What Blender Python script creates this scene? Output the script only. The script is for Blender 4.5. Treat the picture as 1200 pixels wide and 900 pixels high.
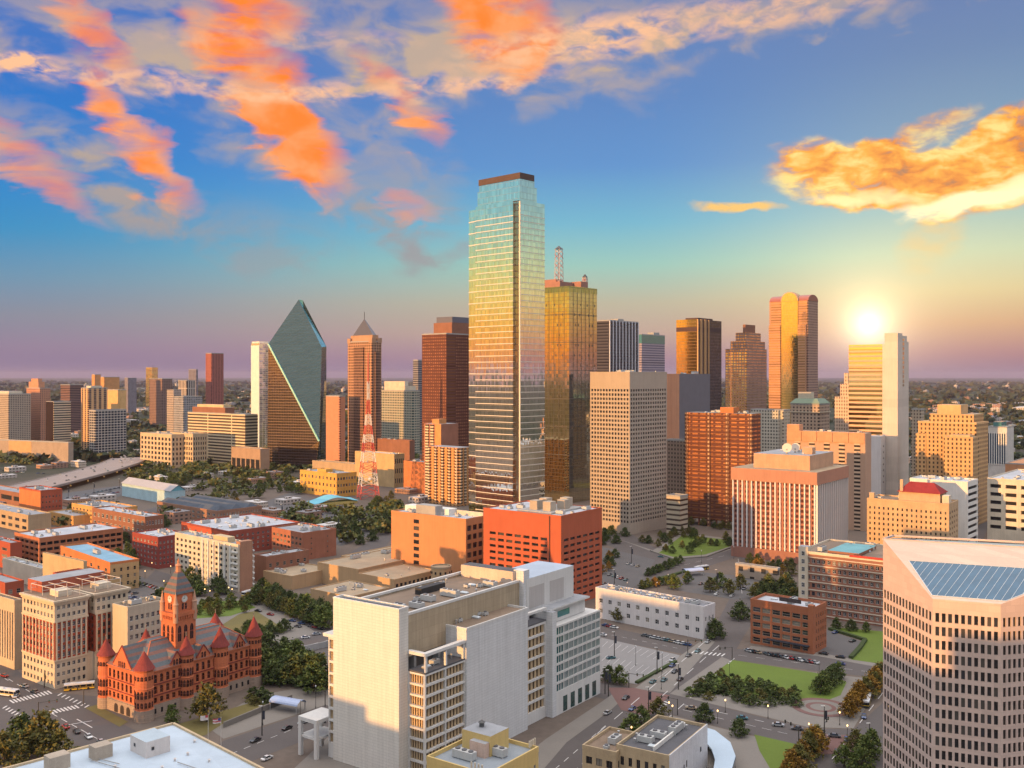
import bpy, bmesh, math, random
from mathutils import Vector, Matrix
R = math.radians
random.seed(11)
for o in list(bpy.data.objects): bpy.data.objects.remove(o)
C = bpy.context.scene.collection
SC = bpy.context.scene

# ------------------------------------------------------------------ camera
F, H, CX, HY = 1150.0, 135.0, 600.0, 440.0        # focal length in 1200-px units, eye height, optical axis, horizon row
cam = bpy.data.cameras.new('camera'); cam.sensor_width = 36; cam.lens = 36*F/1200
cam.shift_y = -(450-HY)/1200; cam.clip_start = 1; cam.clip_end = 120000
co = bpy.data.objects.new('camera', cam); C.objects.link(co)
co.location = (0, 0, H); co.rotation_euler = (R(90), 0, 0); SC.camera = co

# ------------------------------------------------------------------ exposure
vs = SC.view_settings; vs.view_transform = 'Standard'; vs.look = 'None'; vs.exposure = 0.32; vs.gamma = 1; vs.use_curve_mapping = False
cy = SC.cycles; cy.use_denoising = True; cy.max_bounces = 5; cy.diffuse_bounces = 2; cy.glossy_bounces = 4
cy.transmission_bounces = 2; cy.volume_bounces = 0; cy.caustics_reflective = False; cy.caustics_refractive = False
cy.sample_clamp_indirect = 4.0; cy.use_light_tree = False

# ------------------------------------------------------------------ node helper
class NT:
    def __init__(s, tree): s.t = tree; s.n = tree.nodes; s.l = tree.links
    def new(s, typ, **kw):
        nd = s.n.new(typ)
        for k, v in kw.items(): setattr(nd, k, v)
        return nd
    def put(s, sock, v):
        if isinstance(v, bpy.types.NodeSocket): s.l.new(v, sock)
        else: sock.default_value = v
    def m(s, op, a, b=0.0, c=None, clamp=False):
        nd = s.new('ShaderNodeMath', operation=op, use_clamp=clamp)
        s.put(nd.inputs[0], a); s.put(nd.inputs[1], b)
        if c is not None: s.put(nd.inputs[2], c)
        return nd.outputs[0]
    def mix(s, f, a, b, blend='MIX'):
        nd = s.new('ShaderNodeMix', data_type='RGBA', blend_type=blend)
        s.put(nd.inputs[0], f); s.put(nd.inputs[6], c4(a)); s.put(nd.inputs[7], c4(b))
        return nd.outputs[2]
    def ramp(s, f, stops, interp='LINEAR'):
        nd = s.new('ShaderNodeValToRGB'); cr = nd.color_ramp; cr.interpolation = interp
        while len(cr.elements) < len(stops): cr.elements.new(0.5)
        for e, (p, c) in zip(cr.elements, stops): e.position = p; e.color = (*c[:3], 1)
        s.put(nd.inputs[0], f); return nd.outputs[0]
    def noise(s, vec, scale, detail=3, rough=.55, dist=0.0):
        nd = s.new('ShaderNodeTexNoise'); nd.inputs['Scale'].default_value = scale; nd.inputs['Detail'].default_value = detail
        nd.inputs['Roughness'].default_value = rough; nd.inputs['Distortion'].default_value = dist
        if vec is not None: s.put(nd.inputs['Vector'], vec)
        return nd.outputs[0]
    def sstep(s, x, a, b):
        nd = s.new('ShaderNodeMapRange', interpolation_type='SMOOTHSTEP'); s.put(nd.inputs[0], x)
        nd.inputs[1].default_value = a; nd.inputs[2].default_value = b; return nd.outputs[0]
def c4(v):
    return (*v, 1) if isinstance(v, tuple) and len(v) == 3 else v
def lin(r, g, b):
    f = lambda c: ((c/255+.055)/1.055)**2.4 if c > 10 else c/255/12.92
    return (f(r), f(g), f(b))

# ------------------------------------------------------------------ sky: gradient by elevation and azimuth, dusk clouds, bright glow by the far tower
SUN_AZ, SUN_EL = 136.0, 4.6          # degrees to the left of the view direction, degrees up
def build_sky():
    w = bpy.data.worlds.new('World'); SC.world = w; w.use_nodes = True
    t = NT(w.node_tree); t.n.clear()
    out = t.new('ShaderNodeOutputWorld'); bg = t.new('ShaderNodeBackground'); bg.inputs[1].default_value = 1.0
    t.l.new(bg.outputs[0], out.inputs[0])
    tc = t.new('ShaderNodeTexCoord'); nv = t.new('ShaderNodeVectorMath', operation='NORMALIZE'); t.l.new(tc.outputs['Generated'], nv.inputs[0])
    D = nv.outputs[0]
    sx = t.new('ShaderNodeSeparateXYZ'); t.l.new(D, sx.inputs[0]); X, Y, Z = sx.outputs
    el = t.m('MULTIPLY', t.m('ARCSINE', Z), 57.2958)
    az = t.m('MULTIPLY', t.m('ARCTAN2', X, Y), 57.2958)              # 0 straight ahead, positive to the right
    e = t.m('DIVIDE', el, 90.0, clamp=True)
    def rp(st): return t.ramp(e, [(a/90, lin(*c) if max(c) > 3 else c) for a, c in st])
    hi = [(29, (.55, .66, .92)), (42, (1.55, 1.48, 1.48)), (90, (1.9, 1.76, 1.64))]
    left = rp([(0, (126, 110, 146)), (1.5, (146, 128, 152)), (3.2, (136, 140, 156)), (5.2, (108, 148, 176)), (7.6, (60, 144, 194)), (11, (42, 130, 204)), (15.5, (46, 116, 200)), (21, (52, 110, 192))] + hi)
    mid = rp([(0, (138, 118, 150)), (1.0, (170, 136, 150)), (2.4, (194, 164, 150)), (4.2, (190, 182, 158)), (6.4, (156, 200, 188)), (8.8, (118, 182, 206)), (12, (98, 148, 204)), (15.5, (94, 136, 194)), (21, (98, 128, 184))] + hi)
    right = rp([(0, (136, 108, 140)), (1.2, (176, 128, 132)), (2.8, (214, 168, 130)), (4.6, (224, 204, 152)), (6.6, (206, 216, 178)), (9, (168, 196, 190)), (12.5, (132, 162, 186)), (17, (112, 138, 178)), (21, (104, 126, 176))] + hi)
    west = rp([(0, (.80, .25, .06)), (1.6, (1.02, .37, .06)), (3.2, (1.02, .52, .085)), (4.6, (.90, .66, .18)), (6.2, (.62, .70, .30)), (8, (.36, .64, .50)), (10, (.22, .58, .68)), (15, (.16, .42, .70))] + hi)
    c = t.mix(t.sstep(az, -30, 4), left, mid)
    c = t.mix(t.sstep(az, 6, 26), c, right)
    aaz = t.m('ABSOLUTE', az)
    c = t.mix(t.m('MULTIPLY', t.sstep(aaz, 38, 66), t.m('SUBTRACT', 1.0, t.sstep(az, 20, 120))), c, west)
    # physical sky under the painted dusk
    sky = t.new('ShaderNodeTexSky', sky_type='NISHITA'); sky.sun_disc = False
    sky.sun_elevation = R(SUN_EL); sky.sun_rotation = R(-SUN_AZ)
    sk = t.new('ShaderNodeVectorMath', operation='SCALE'); t.l.new(sky.outputs[0], sk.inputs[0]); sk.inputs['Scale'].default_value = 0.05
    c = t.mix(0.05, c, sk.outputs[0])
    def angdist(a0, e0):
        d = t.new('ShaderNodeVectorMath', operation='DOT_PRODUCT'); t.l.new(D, d.inputs[0])
        d.inputs[1].default_value = (math.sin(R(a0))*math.cos(R(e0)), math.cos(R(a0))*math.cos(R(e0)), math.sin(R(e0)))
        return t.m('MULTIPLY', t.m('ARCCOSINE', t.m('MINIMUM', d.outputs['Value'], 1.0)), 57.2958)
    # ---- clouds
    wv = t.new('ShaderNodeCombineXYZ'); t.put(wv.inputs[0], t.m('MULTIPLY', az, .10)); t.put(wv.inputs[1], t.m('MULTIPLY', el, .18))
    n1 = t.noise(wv.outputs[0], 3.0, 5, .52, .4)
    wv2 = t.new('ShaderNodeCombineXYZ'); t.put(wv2.inputs[0], t.m('ADD', t.m('MULTIPLY', az, .10), 7.3)); t.put(wv2.inputs[1], t.m('MULTIPLY', el, .42))
    n2 = t.noise(wv2.outputs[0], 2.6, 5, .54, .5)
    wv3 = t.new('ShaderNodeCombineXYZ'); t.put(wv3.inputs[0], t.m('MULTIPLY', az, .22)); t.put(wv3.inputs[1], t.m('ADD', t.m('MULTIPLY', el, .46), 3.1))
    n3 = t.noise(wv3.outputs[0], 3.4, 5, .55, .4)
    dz = t.m('MULTIPLY', t.m('SUBTRACT', n1, .5), 4.6)
    dx = t.m('MULTIPLY', t.m('SUBTRACT', n2, .5), 3.8)
    azd = t.m('ADD', az, dx); eld = t.m('ADD', el, dz)
    azs = t.m('ADD', az, t.m('MULTIPLY', dx, .45)); els = t.m('ADD', el, t.m('MULTIPLY', dz, .35))
    def blob(px, py, rx, ry, rot, wgt=1.0, fine=False):
        a0 = math.degrees(math.atan((px-CX)/F)); k = math.cos(R(a0)); e0 = math.degrees(math.atan((HY-py)/F*k))
        s = 57.2958/F*k
        A, E = (azs, els) if fine else (azd, eld)
        a = t.m('SUBTRACT', A, a0); b = t.m('SUBTRACT', E, e0); cr, sr = math.cos(R(rot)), math.sin(R(rot))
        u = t.m('ADD', t.m('MULTIPLY', a, cr/(rx*s)), t.m('MULTIPLY', b, sr/(rx*s)))
        v = t.m('ADD', t.m('MULTIPLY', a, -sr/(ry*s)), t.m('MULTIPLY', b, cr/(ry*s)))
        d = t.m('ADD', t.m('MULTIPLY', u, u), t.m('MULTIPLY', v, v))
        g = t.m('SUBTRACT', 1.0, t.sstep(d, 0.0, 1.0))
        return t.m('MULTIPLY', g, wgt)
    def total(lst, op='ADD'):
        r = None
        for b in lst: r = b if r is None else t.m(op, r, b)
        return r
    # grey-mauve veil, salmon streaks, cream wisps; rotation: positive = rising to the right
    veil = total([blob(*b) for b in [(300, 40, 560, 80, 2, .72), (80, 190, 190, 55, -26, .70), (160, 215, 150, 46, -30, .6), (330, 175, 200, 54, -32, .72), (480, 260, 90, 52, -22, .75), (310, 280, 120, 52, -12, .5),
        (620, 60, 300, 70, 6, .8), (455, 165, 130, 60, -40, .6), (900, 18, 420, 34, 5, .75), (150, 60, 220, 50, 0, .3), (760, 95, 60, 40, 0, .22), (500, 300, 60, 30, 0, .25)]])
    orange = total([blob(*b) for b in [(300, 90, 130, 50, -48, .8), (345, 160, 95, 44, -46, 1.0), (345, 200, 70, 24, -40, .5), (160, 165, 120, 34, -52, .95), (590, 30, 90, 58, -30, .95), (30, 190, 120, 30, -38, .55), (110, 35, 80, 26, -45, .6),
        (465, 110, 80, 24, -40, .55), (310, 15, 60, 34, 0, .75), (620, 75, 60, 20, 40, .4), (500, 150, 40, 30, -60, .5), (480, 245, 46, 26, -20, .35)]])
    cream = total([blob(*b, True) for b in [(180, 96, 300, 17, -1, .8), (480, 104, 200, 15, 4, .75), (20, 74, 48, 15, 0, .9), (850, 20, 380, 30, 6, .75), (640, 60, 180, 40, 10, .4), (330, 45, 200, 14, 3, .4), (600, 100, 30, 14, 0, .5)]])
    tex = t.sstep(n2, .22, .72); tex3 = t.sstep(n3, .32, .66)
    va = t.m('MULTIPLY', t.m('MULTIPLY', veil, t.m('ADD', .06, t.m('MULTIPLY', t.sstep(n1, .36, .62), 1.0))), .88, clamp=True)
    c = t.mix(va, c, t.mix(t.sstep(el, 7, 16), lin(158, 152, 154), lin(188, 166, 150)))
    oa = t.m('MULTIPLY', orange, t.m('ADD', .45, t.m('MULTIPLY', tex, .95)), clamp=True)
    c = t.mix(oa, c, t.mix(t.sstep(n1, .35, .65), lin(255, 134, 54), lin(250, 162, 104)))
    ca = t.m('MULTIPLY', t.m('MULTIPLY', cream, tex3), .95, clamp=True)
    c = t.mix(ca, c, lin(250, 192, 148))
    # golden cloud bank on the right
    gold = total([blob(*b, True) for b in [(1040, 205, 165, 46, -2, 1.1), (1130, 190, 110, 42, 22, .95), (985, 185, 95, 30, -8, .8), (1150, 232, 110, 26, 12, .9), (1175, 150, 70, 26, 20, .7), (1095, 148, 70, 20, 18, .45), (1060, 235, 120, 16, -3, .8), (1240, 190, 90, 60, 10, .9)]])
    wv4 = t.new('ShaderNodeCombineXYZ'); t.put(wv4.inputs[0], t.m('MULTIPLY', az, .55)); t.put(wv4.inputs[1], t.m('MULTIPLY', el, 1.5)); n4 = t.noise(wv4.outputs[0], 3.0, 4, .6, .3)
    gold = t.m('MULTIPLY', gold, t.m('ADD', .80, t.m('MULTIPLY', n4, .40)))
    gd = t.m('MULTIPLY', gold, t.m('ADD', .50, t.m('MULTIPLY', tex3, .85)))
    ga = t.sstep(gd, .06, .88)
    gcol = t.ramp(t.m('MULTIPLY', t.m('ADD', t.m('ADD', t.m('MULTIPLY', n3, .85), .2), t.m('MULTIPLY', t.m('SUBTRACT', n1, .5), .9)), 1.0), [(.34, lin(168, 126, 100)), (.47, lin(232, 142, 66)), (.62, lin(252, 176, 76)), (.80, lin(255, 222, 136))])
    edge = t.m('MULTIPLY', total([blob(*b, True) for b in [(1110, 243, 130, 14, 6, 1.0), (1180, 222, 70, 14, 16, .9), (1010, 232, 90, 10, -4, .5)]]), 1.0, clamp=True)
    gcol = t.mix(edge, gcol, (1.25, 1.0, .55))
    c = t.mix(ga, c, gcol)
    streak = t.m('MULTIPLY', total([blob(865, 243, 66, 7, -3, 1.2, True), blob(1090, 285, 50, 34, 40, .45, True)]), t.m('ADD', .5, t.m('MULTIPLY', tex3, .6)), clamp=True)
    c = t.mix(streak, c, lin(244, 196, 116))
    # bright glow low over the rooftops on the right
    a0 = math.degrees(math.atan((1018-CX)/F)); e0 = math.degrees(math.atan((HY-380)/F*math.cos(R(a0))))
    r = angdist(a0, e0)
    g1 = t.m('MULTIPLY', t.m('POWER', 2.71828, t.m('MULTIPLY', r, -1.35)), 2.1)
    g2 = t.m('MULTIPLY', t.m('POWER', 2.71828, t.m('MULTIPLY', r, -.27)), .40)
    gl = t.mix(1.0, t.mix(1.0, (0, 0, 0), t.mix(1.0, g1, (1.0, .86, .55), 'MULTIPLY'), 'ADD'), t.mix(1.0, g2, (1.0, .78, .42), 'MULTIPLY'), 'ADD')
    c = t.mix(1.0, c, gl, 'ADD')
    # broad glow round the setting sun behind the viewer
    rs = angdist(-SUN_AZ, SUN_EL-1)
    g3 = t.m('MULTIPLY', t.m('POWER', 2.71828, t.m('MULTIPLY', rs, -.10)), 1.5)
    c = t.mix(1.0, c, t.mix(1.0, g3, (1.0, .60, .14), 'MULTIPLY'), 'ADD')
    lowk = t.m('ADD', .87, t.m('MULTIPLY', t.sstep(el, 22, 34), .13))
    c = t.mix(1.0, c, lowk, 'MULTIPLY')
    t.l.new(c, bg.inputs[0])
build_sky()
sun = bpy.data.lights.new('sun', 'SUN'); sun.energy = 5.0; sun.color = (1.0, .50, .155); sun.angle = R(.5)
so = bpy.data.objects.new('sun', sun); C.objects.link(so)
sd = Vector((-math.sin(R(SUN_AZ))*math.cos(R(SUN_EL)), math.cos(R(SUN_AZ))*math.cos(R(SUN_EL)), math.sin(R(SUN_EL))))
so.rotation_euler = sd.to_track_quat('Z', 'Y').to_euler(); so.location = sd*3000

# ------------------------------------------------------------------ materials
MATS = {}
def principled(name):
    m = bpy.data.materials.new(name); m.use_nodes = True; t = NT(m.node_tree)
    return m, t, m.node_tree.nodes['Principled BSDF']
def wall(name, col, var=.28, rough=.85, scale=.12, joint=None, jcol=.72, streak=.18, c2=.88):
    """painted or masonry surface: broad stains, fine grain, optional joints of (width, height) metres"""
    if name in MATS: return MATS[name]
    m, t, b = principled(name); tc = t.new('ShaderNodeTexCoord'); o = tc.outputs['Object']
    n = t.noise(o, scale, 4, .6); n2 = t.noise(o, scale*14, 3, .6)
    f = t.m('ADD', t.m('MULTIPLY', t.m('SUBTRACT', n, .5), 2*var), t.m('MULTIPLY', t.m('SUBTRACT', n2, .5), var*1.3))
    if streak:
        mp = t.new('ShaderNodeMapping'); mp.inputs['Scale'].default_value = (1.2, 1.2, .05); t.l.new(o, mp.inputs[0])
        f = t.m('ADD', f, t.m('MULTIPLY', t.m('SUBTRACT', t.noise(mp.outputs[0], .8, 3), .5), streak*1.6))
    k = t.m('ADD', 1.0, f)
    if joint:
        sp = t.new('ShaderNodeSeparateXYZ'); t.l.new(o, sp.inputs[0])
        u = t.m('ADD', sp.outputs[0], sp.outputs[1])
        cv = t.new('ShaderNodeCombineXYZ'); t.put(cv.inputs[0], u); t.put(cv.inputs[1], sp.outputs[2])
        bt = t.new('ShaderNodeTexBrick'); t.l.new(cv.outputs[0], bt.inputs['Vector']); bt.inputs['Scale'].default_value = 1.0
        bt.inputs['Brick Width'].default_value = joint[0]; bt.inputs['Row Height'].default_value = joint[1]; bt.inputs['Mortar Size'].default_value = .07
        bt.inputs['Mortar Smooth'].default_value = .3
        bt.inputs['Color1'].default_value = (1, 1, 1, 1); bt.inputs['Color2'].default_value = (c2, c2, c2, 1); bt.inputs['Mortar'].default_value = (jcol, jcol, jcol, 1)
        k = t.m('MULTIPLY', k, bt.outputs[0])
    t.put(b.inputs['Base Color'], t.mix(1.0, col, k, 'MULTIPLY')); b.inputs['Roughness'].default_value = rough
    b.inputs['Specular IOR Level'].default_value = .25
    MATS[name] = m; return m
def glass(name, col, rough=.04, metal=.0, spec=.6, wav=.0):
    if name in MATS: return MATS[name]
    m, t, b = principled(name); tc = t.new('ShaderNodeTexCoord'); o = tc.outputs['Object']
    n = t.noise(o, .35, 2)
    t.put(b.inputs['Base Color'], t.mix(1.0, col, t.m('ADD', .75, t.m('MULTIPLY', n, .5)), 'MULTIPLY'))
    b.inputs['Roughness'].default_value = rough; b.inputs['Metallic'].default_value = metal; b.inputs['Specular IOR Level'].default_value = spec
    if wav:
        bp = t.new('ShaderNodeBump'); bp.inputs['Strength'].default_value = wav; bp.inputs['Distance'].default_value = 1.0
        t.put(bp.inputs['Height'], t.noise(o, .12, 2)); t.l.new(bp.outputs[0], b.inputs['Normal'])
    MATS[name] = m; return m
def mirror(name, col, pu=1.6, pz=3.9, joint=.06, wav=.02, jc=(.05, .05, .05), zj=.10, metal=1.0, rough=.05, var=.35):
    """reflective curtain wall: tinted panes of (pu, pz) metres, each tilted and tinted a little differently, thin dark joints"""
    if name in MATS: return MATS[name]
    m, t, b = principled(name); tc = t.new('ShaderNodeTexCoord'); o = tc.outputs['Object']
    sp = t.new('ShaderNodeSeparateXYZ'); t.l.new(o, sp.inputs[0]); u = t.m('ADD', sp.outputs[0], sp.outputs[1])
    a = t.m('DIVIDE', u, pu); bz = t.m('DIVIDE', sp.outputs[2], pz)
    mask = t.m('MAXIMUM', t.m('LESS_THAN', t.m('FRACT', a), joint), t.m('LESS_THAN', t.m('FRACT', bz), zj))
    cv = t.new('ShaderNodeCombineXYZ'); t.put(cv.inputs[0], t.m('FLOOR', a)); t.put(cv.inputs[1], t.m('FLOOR', bz))
    wn = t.new('ShaderNodeTexWhiteNoise', noise_dimensions='2D'); t.l.new(cv.outputs[0], wn.inputs['Vector'])
    base = t.mix(1.0, col, t.m('ADD', 1-var/2, t.m('MULTIPLY', wn.outputs['Value'], var)), 'MULTIPLY')
    t.put(b.inputs['Base Color'], t.mix(mask, base, jc)); t.put(b.inputs['Metallic'], t.m('MULTIPLY', t.m('SUBTRACT', 1.0, mask), metal))
    t.put(b.inputs['Roughness'], t.m('ADD', rough, t.m('MULTIPLY', mask, .4)))
    ge = t.new('ShaderNodeNewGeometry'); off = t.new('ShaderNodeVectorMath', operation='SUBTRACT'); t.l.new(wn.outputs['Color'], off.inputs[0]); off.inputs[1].default_value = (.5, .5, .5)
    sc = t.new('ShaderNodeVectorMath', operation='SCALE'); t.l.new(off.outputs[0], sc.inputs[0]); sc.inputs['Scale'].default_value = wav
    ad = t.new('ShaderNodeVectorMath', operation='ADD'); t.l.new(ge.outputs['Normal'], ad.inputs[0]); t.l.new(sc.outputs[0], ad.inputs[1])
    nm = t.new('ShaderNodeVectorMath', operation='NORMALIZE'); t.l.new(ad.outputs[0], nm.inputs[0]); t.l.new(nm.outputs[0], b.inputs['Normal'])
    MATS[name] = m; return m
def tex(name, wcol, gcol=(.03, .035, .04), pu=3.2, pz=3.6, fu=.55, fz=.5, roof=(.22, .21, .20), gmetal=0.0, grough=.12, ou=0.0):
    """far facade whose openings are a few pixels: a grid of panes in the wall's own surface"""
    if name in MATS: return MATS[name]
    m, t, b = principled(name); tc = t.new('ShaderNodeTexCoord'); o = tc.outputs['Object']
    sp = t.new('ShaderNodeSeparateXYZ'); t.l.new(o, sp.inputs[0]); u = t.m('ADD', t.m('ADD', sp.outputs[0], sp.outputs[1]), ou)
    a = t.m('DIVIDE', u, pu); bz = t.m('DIVIDE', sp.outputs[2], pz)
    mk = t.m('MULTIPLY', t.m('LESS_THAN', t.m('FRACT', a), fu), t.m('LESS_THAN', t.m('FRACT', t.m('ADD', bz, .25)), fz))
    cv = t.new('ShaderNodeCombineXYZ'); t.put(cv.inputs[0], t.m('FLOOR', a)); t.put(cv.inputs[1], t.m('FLOOR', bz))
    wn = t.new('ShaderNodeTexWhiteNoise', noise_dimensions='2D'); t.l.new(cv.outputs[0], wn.inputs['Vector'])
    g = t.mix(1.0, gcol, t.m('ADD', .5, t.m('MULTIPLY', wn.outputs['Value'], 1.0)), 'MULTIPLY')
    ge = t.new('ShaderNodeNewGeometry'); gz = t.new('ShaderNodeSeparateXYZ'); t.l.new(ge.outputs['Normal'], gz.inputs[0])
    up = t.m('GREATER_THAN', gz.outputs[2], .5)
    wv = t.mix(1.0, wcol, t.m('ADD', .8, t.m('MULTIPLY', t.noise(o, .15, 4), .4)), 'MULTIPLY')
    rf = t.mix(1.0, roof, t.m('ADD', .7, t.m('MULTIPLY', t.noise(o, .3, 4), .6)), 'MULTIPLY')
    mk = t.m('MULTIPLY', mk, t.m('SUBTRACT', 1.0, up))
    t.put(b.inputs['Base Color'], t.mix(up, t.mix(mk, wv, g), rf))
    t.put(b.inputs['Roughness'], t.m('SUBTRACT', .8, t.m('MULTIPLY', mk, .8-grough)))
    t.put(b.inputs['Metallic'], t.m('MULTIPLY', mk, gmetal)); b.inputs['Specular IOR Level'].default_value = .4
    MATS[name] = m; return m
def paint(name, col, rough=.45, metal=0.0, spec=.5, coat=0.0):
    if name in MATS: return MATS[name]
    m, t, b = principled(name); tc = t.new('ShaderNodeTexCoord')
    t.put(b.inputs['Base Color'], t.mix(1.0, col, t.m('ADD', .85, t.m('MULTIPLY', t.noise(tc.outputs['Object'], 1.5, 3), .3)), 'MULTIPLY'))
    b.inputs['Roughness'].default_value = rough; b.inputs['Metallic'].default_value = metal; b.inputs['Specular IOR Level'].default_value = spec
    b.inputs['Coat Weight'].default_value = coat
    MATS[name] = m; return m
def glow(name, col, s):
    if name in MATS: return MATS[name]
    m, t, b = principled(name); b.inputs['Base Color'].default_value = (*col, 1); b.inputs['Emission Color'].default_value = (*col, 1); b.inputs['Emission Strength'].default_value = s
    MATS[name] = m; return m
def roofm(name, col, patch=.35):
    if name in MATS: return MATS[name]
    m, t, b = principled(name); tc = t.new('ShaderNodeTexCoord'); o = tc.outputs['Object']
    n = t.noise(o, .09, 5, .65); vo = t.new('ShaderNodeTexVoronoi'); vo.inputs['Scale'].default_value = .12; t.l.new(o, vo.inputs['Vector'])
    f = t.m('ADD', t.m('MULTIPLY', t.m('SUBTRACT', n, .5), patch*2), t.m('MULTIPLY', t.m('SUBTRACT', t.noise(o, 2.0, 3), .5), patch*.7))
    sp = t.new('ShaderNodeSeparateColor'); t.l.new(vo.outputs['Color'], sp.inputs[0])
    f = t.m('ADD', f, t.m('MULTIPLY', t.m('SUBTRACT', sp.outputs[0], .5), patch*.35))
    t.put(b.inputs['Base Color'], t.mix(1.0, col, t.m('ADD', 1.0, f), 'MULTIPLY')); b.inputs['Roughness'].default_value = .8; b.inputs['Specular IOR Level'].default_value = .25
    MATS[name] = m; return m

# ------------------------------------------------------------------ mesh builder
class MB:
    def __init__(s): s.v = []; s.f = []; s.mi = []; s.k = {}
    def p(s, co):
        k = (round(co[0], 3), round(co[1], 3), round(co[2], 3)); i = s.k.get(k)
        if i is None: i = len(s.v); s.v.append(k); s.k[k] = i
        return i
    def face(s, pts, mi=0):
        ix = [s.p(q) for q in pts]
        if len(set(ix)) == len(ix): s.f.append(ix); s.mi.append(mi)
    def box(s, x0, y0, z0, x1, y1, z1, mi=0, top=None, bottom=True):
        a = [(x0, y0), (x1, y0), (x1, y1), (x0, y1)]; s.prism(a, z0, z1, mi, top, bottom)
    def prism(s, poly, z0, z1, mi=0, top=None, bottom=True):
        n = len(poly)
        for i in range(n):
            a, b = poly[i], poly[(i+1) % n]; s.face([(*a, z0), (*b, z0), (*b, z1), (*a, z1)], mi)
        s.face([(*a, z1) for a in poly], mi if top is None else top)
        if bottom: s.face([(*a, z0) for a in reversed(poly)], mi)
    def frustum(s, p0, z0, p1, z1, mi=0, cap=True):
        n = len(p0)
        for i in range(n):
            j = (i+1) % n; s.face([(*p0[i], z0), (*p0[j], z0), (*p1[j], z1), (*p1[i], z1)], mi)
        if cap: s.face([(*a, z1) for a in p1], mi)
    def lathe(s, cx, cy, prof, n=12, mi=0, a0=0.0):
        for (r0, z0), (r1, z1) in zip(prof, prof[1:]):
            for i in range(n):
                a, b = a0+2*math.pi*i/n, a0+2*math.pi*(i+1)/n
                q = [(cx+r0*math.cos(a), cy+r0*math.sin(a), z0), (cx+r0*math.cos(b), cy+r0*math.sin(b), z0), (cx+r1*math.cos(b), cy+r1*math.sin(b), z1), (cx+r1*math.cos(a), cy+r1*math.sin(a), z1)]
                if r1 < 1e-4: q = q[:3]
                elif r0 < 1e-4: q = [q[0], q[2], q[3]]
                s.face(q, mi)
        for (r, z), fl in ((prof[-1], 0), (prof[0], 1)):
            if r > 1e-3:
                q = [(cx+r*math.cos(a0+2*math.pi*i/n), cy+r*math.sin(a0+2*math.pi*i/n), z) for i in range(n)]
                s.face(q[::-1] if fl else q, mi)
    def bar(s, a, b, r, n=4, r1=None, mi=0):
        a, b = Vector(a), Vector(b); d = b-a; q = d.to_track_quat('Z', 'Y').to_matrix(); r1 = r if r1 is None else r1; rings = []
        for c, rr in ((a, r), (b, r1)): rings.append([tuple(c+q @ Vector((rr*math.cos(2*math.pi*(i+.5)/n), rr*math.sin(2*math.pi*(i+.5)/n), 0))) for i in range(n)])
        for i in range(n):
            j = (i+1) % n; s.face([rings[0][i], rings[0][j], rings[1][j], rings[1][i]], mi)
        s.face(rings[1], mi); s.face(rings[0][::-1], mi)
    def mesh(s, name, mats):
        me = bpy.data.meshes.new(name); me.from_pydata(s.v, [], s.f)
        for m in (mats if isinstance(mats, (list, tuple)) else [mats]): me.materials.append(m)
        me.polygons.foreach_set('material_index', s.mi); me.update(); return me
    def build(s, name, mats, parent=None, loc=(0, 0, 0), rz=0.0, smooth=False):
        me = s.mesh(name, mats)
        if smooth: me.polygons.foreach_set('use_smooth', [True]*len(me.polygons))
        return put(name, me, parent, loc, rz)
def put(name, me, parent=None, loc=(0, 0, 0), rz=0.0, scale=None):
    o = bpy.data.objects.new(name, me); C.objects.link(o); o.location = loc
    if rz: o.rotation_euler = (0, 0, rz)
    if scale: o.scale = scale
    if parent: o.parent = parent
    return o
def tag(o, label, cat, group=None):
    o['label'] = label; o['category'] = cat
    if group: o['group'] = group
    return o
def thing(name, label, cat, loc=(0, 0, 0), rz=0.0, group=None):
    return tag(put(name, None, None, loc, rz), label, cat, group)
def ground_z(py): return F*H/(py-HY)
def gp(x, y, z=0.0):
    Y = F*(H-z)/(y-HY); return ((x-CX)/F*Y, Y)
def dup(root, loc, rz, label=None, group=None, scale=None):
    r = root.copy(); C.objects.link(r); r.location = loc; r.rotation_euler = (0, 0, rz)
    if scale: r.scale = (scale,)*3
    if label: r['label'] = label
    if group: r['group'] = group
    for ch in CH.get(root.name, ()):
        c = ch.copy(); C.objects.link(c); c.parent = r
        for g in CH.get(ch.name, ()):
            d = g.copy(); C.objects.link(d); d.parent = c
    return r
CH = {}
def note_children(root):
    CH[root.name] = list(root.children)
    for c in root.children: CH[c.name] = list(c.children)

# ------------------------------------------------------------------ building frame: u runs along the right-hand face, v along the left-hand face, from the near corner
class Fr:
    def __init__(s, xn, Y, ang):
        s.Y = Y; s.X = (xn-CX)/F*Y; s.a = ang; s.du = (math.sin(R(ang)), math.cos(R(ang))); s.dv = (-math.cos(R(ang)), math.sin(R(ang))); s.rz = R(90-ang)
    def w(s, u, v): return (s.X+u*s.du[0]+v*s.dv[0], s.Y+u*s.du[1]+v*s.dv[1])
    def u(s, px, v=0.0):
        k = (px-CX)/F; x, y = s.w(0, v); return (k*y-x)/(s.du[0]-k*s.du[1])
    def v(s, px, u=0.0):
        k = (px-CX)/F; x, y = s.w(u, 0); return (k*y-x)/(s.dv[0]-k*s.dv[1])
    def z(s, py, u=0.0, v=0.0): return H-(py-HY)/F*s.w(u, v)[1]

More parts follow.
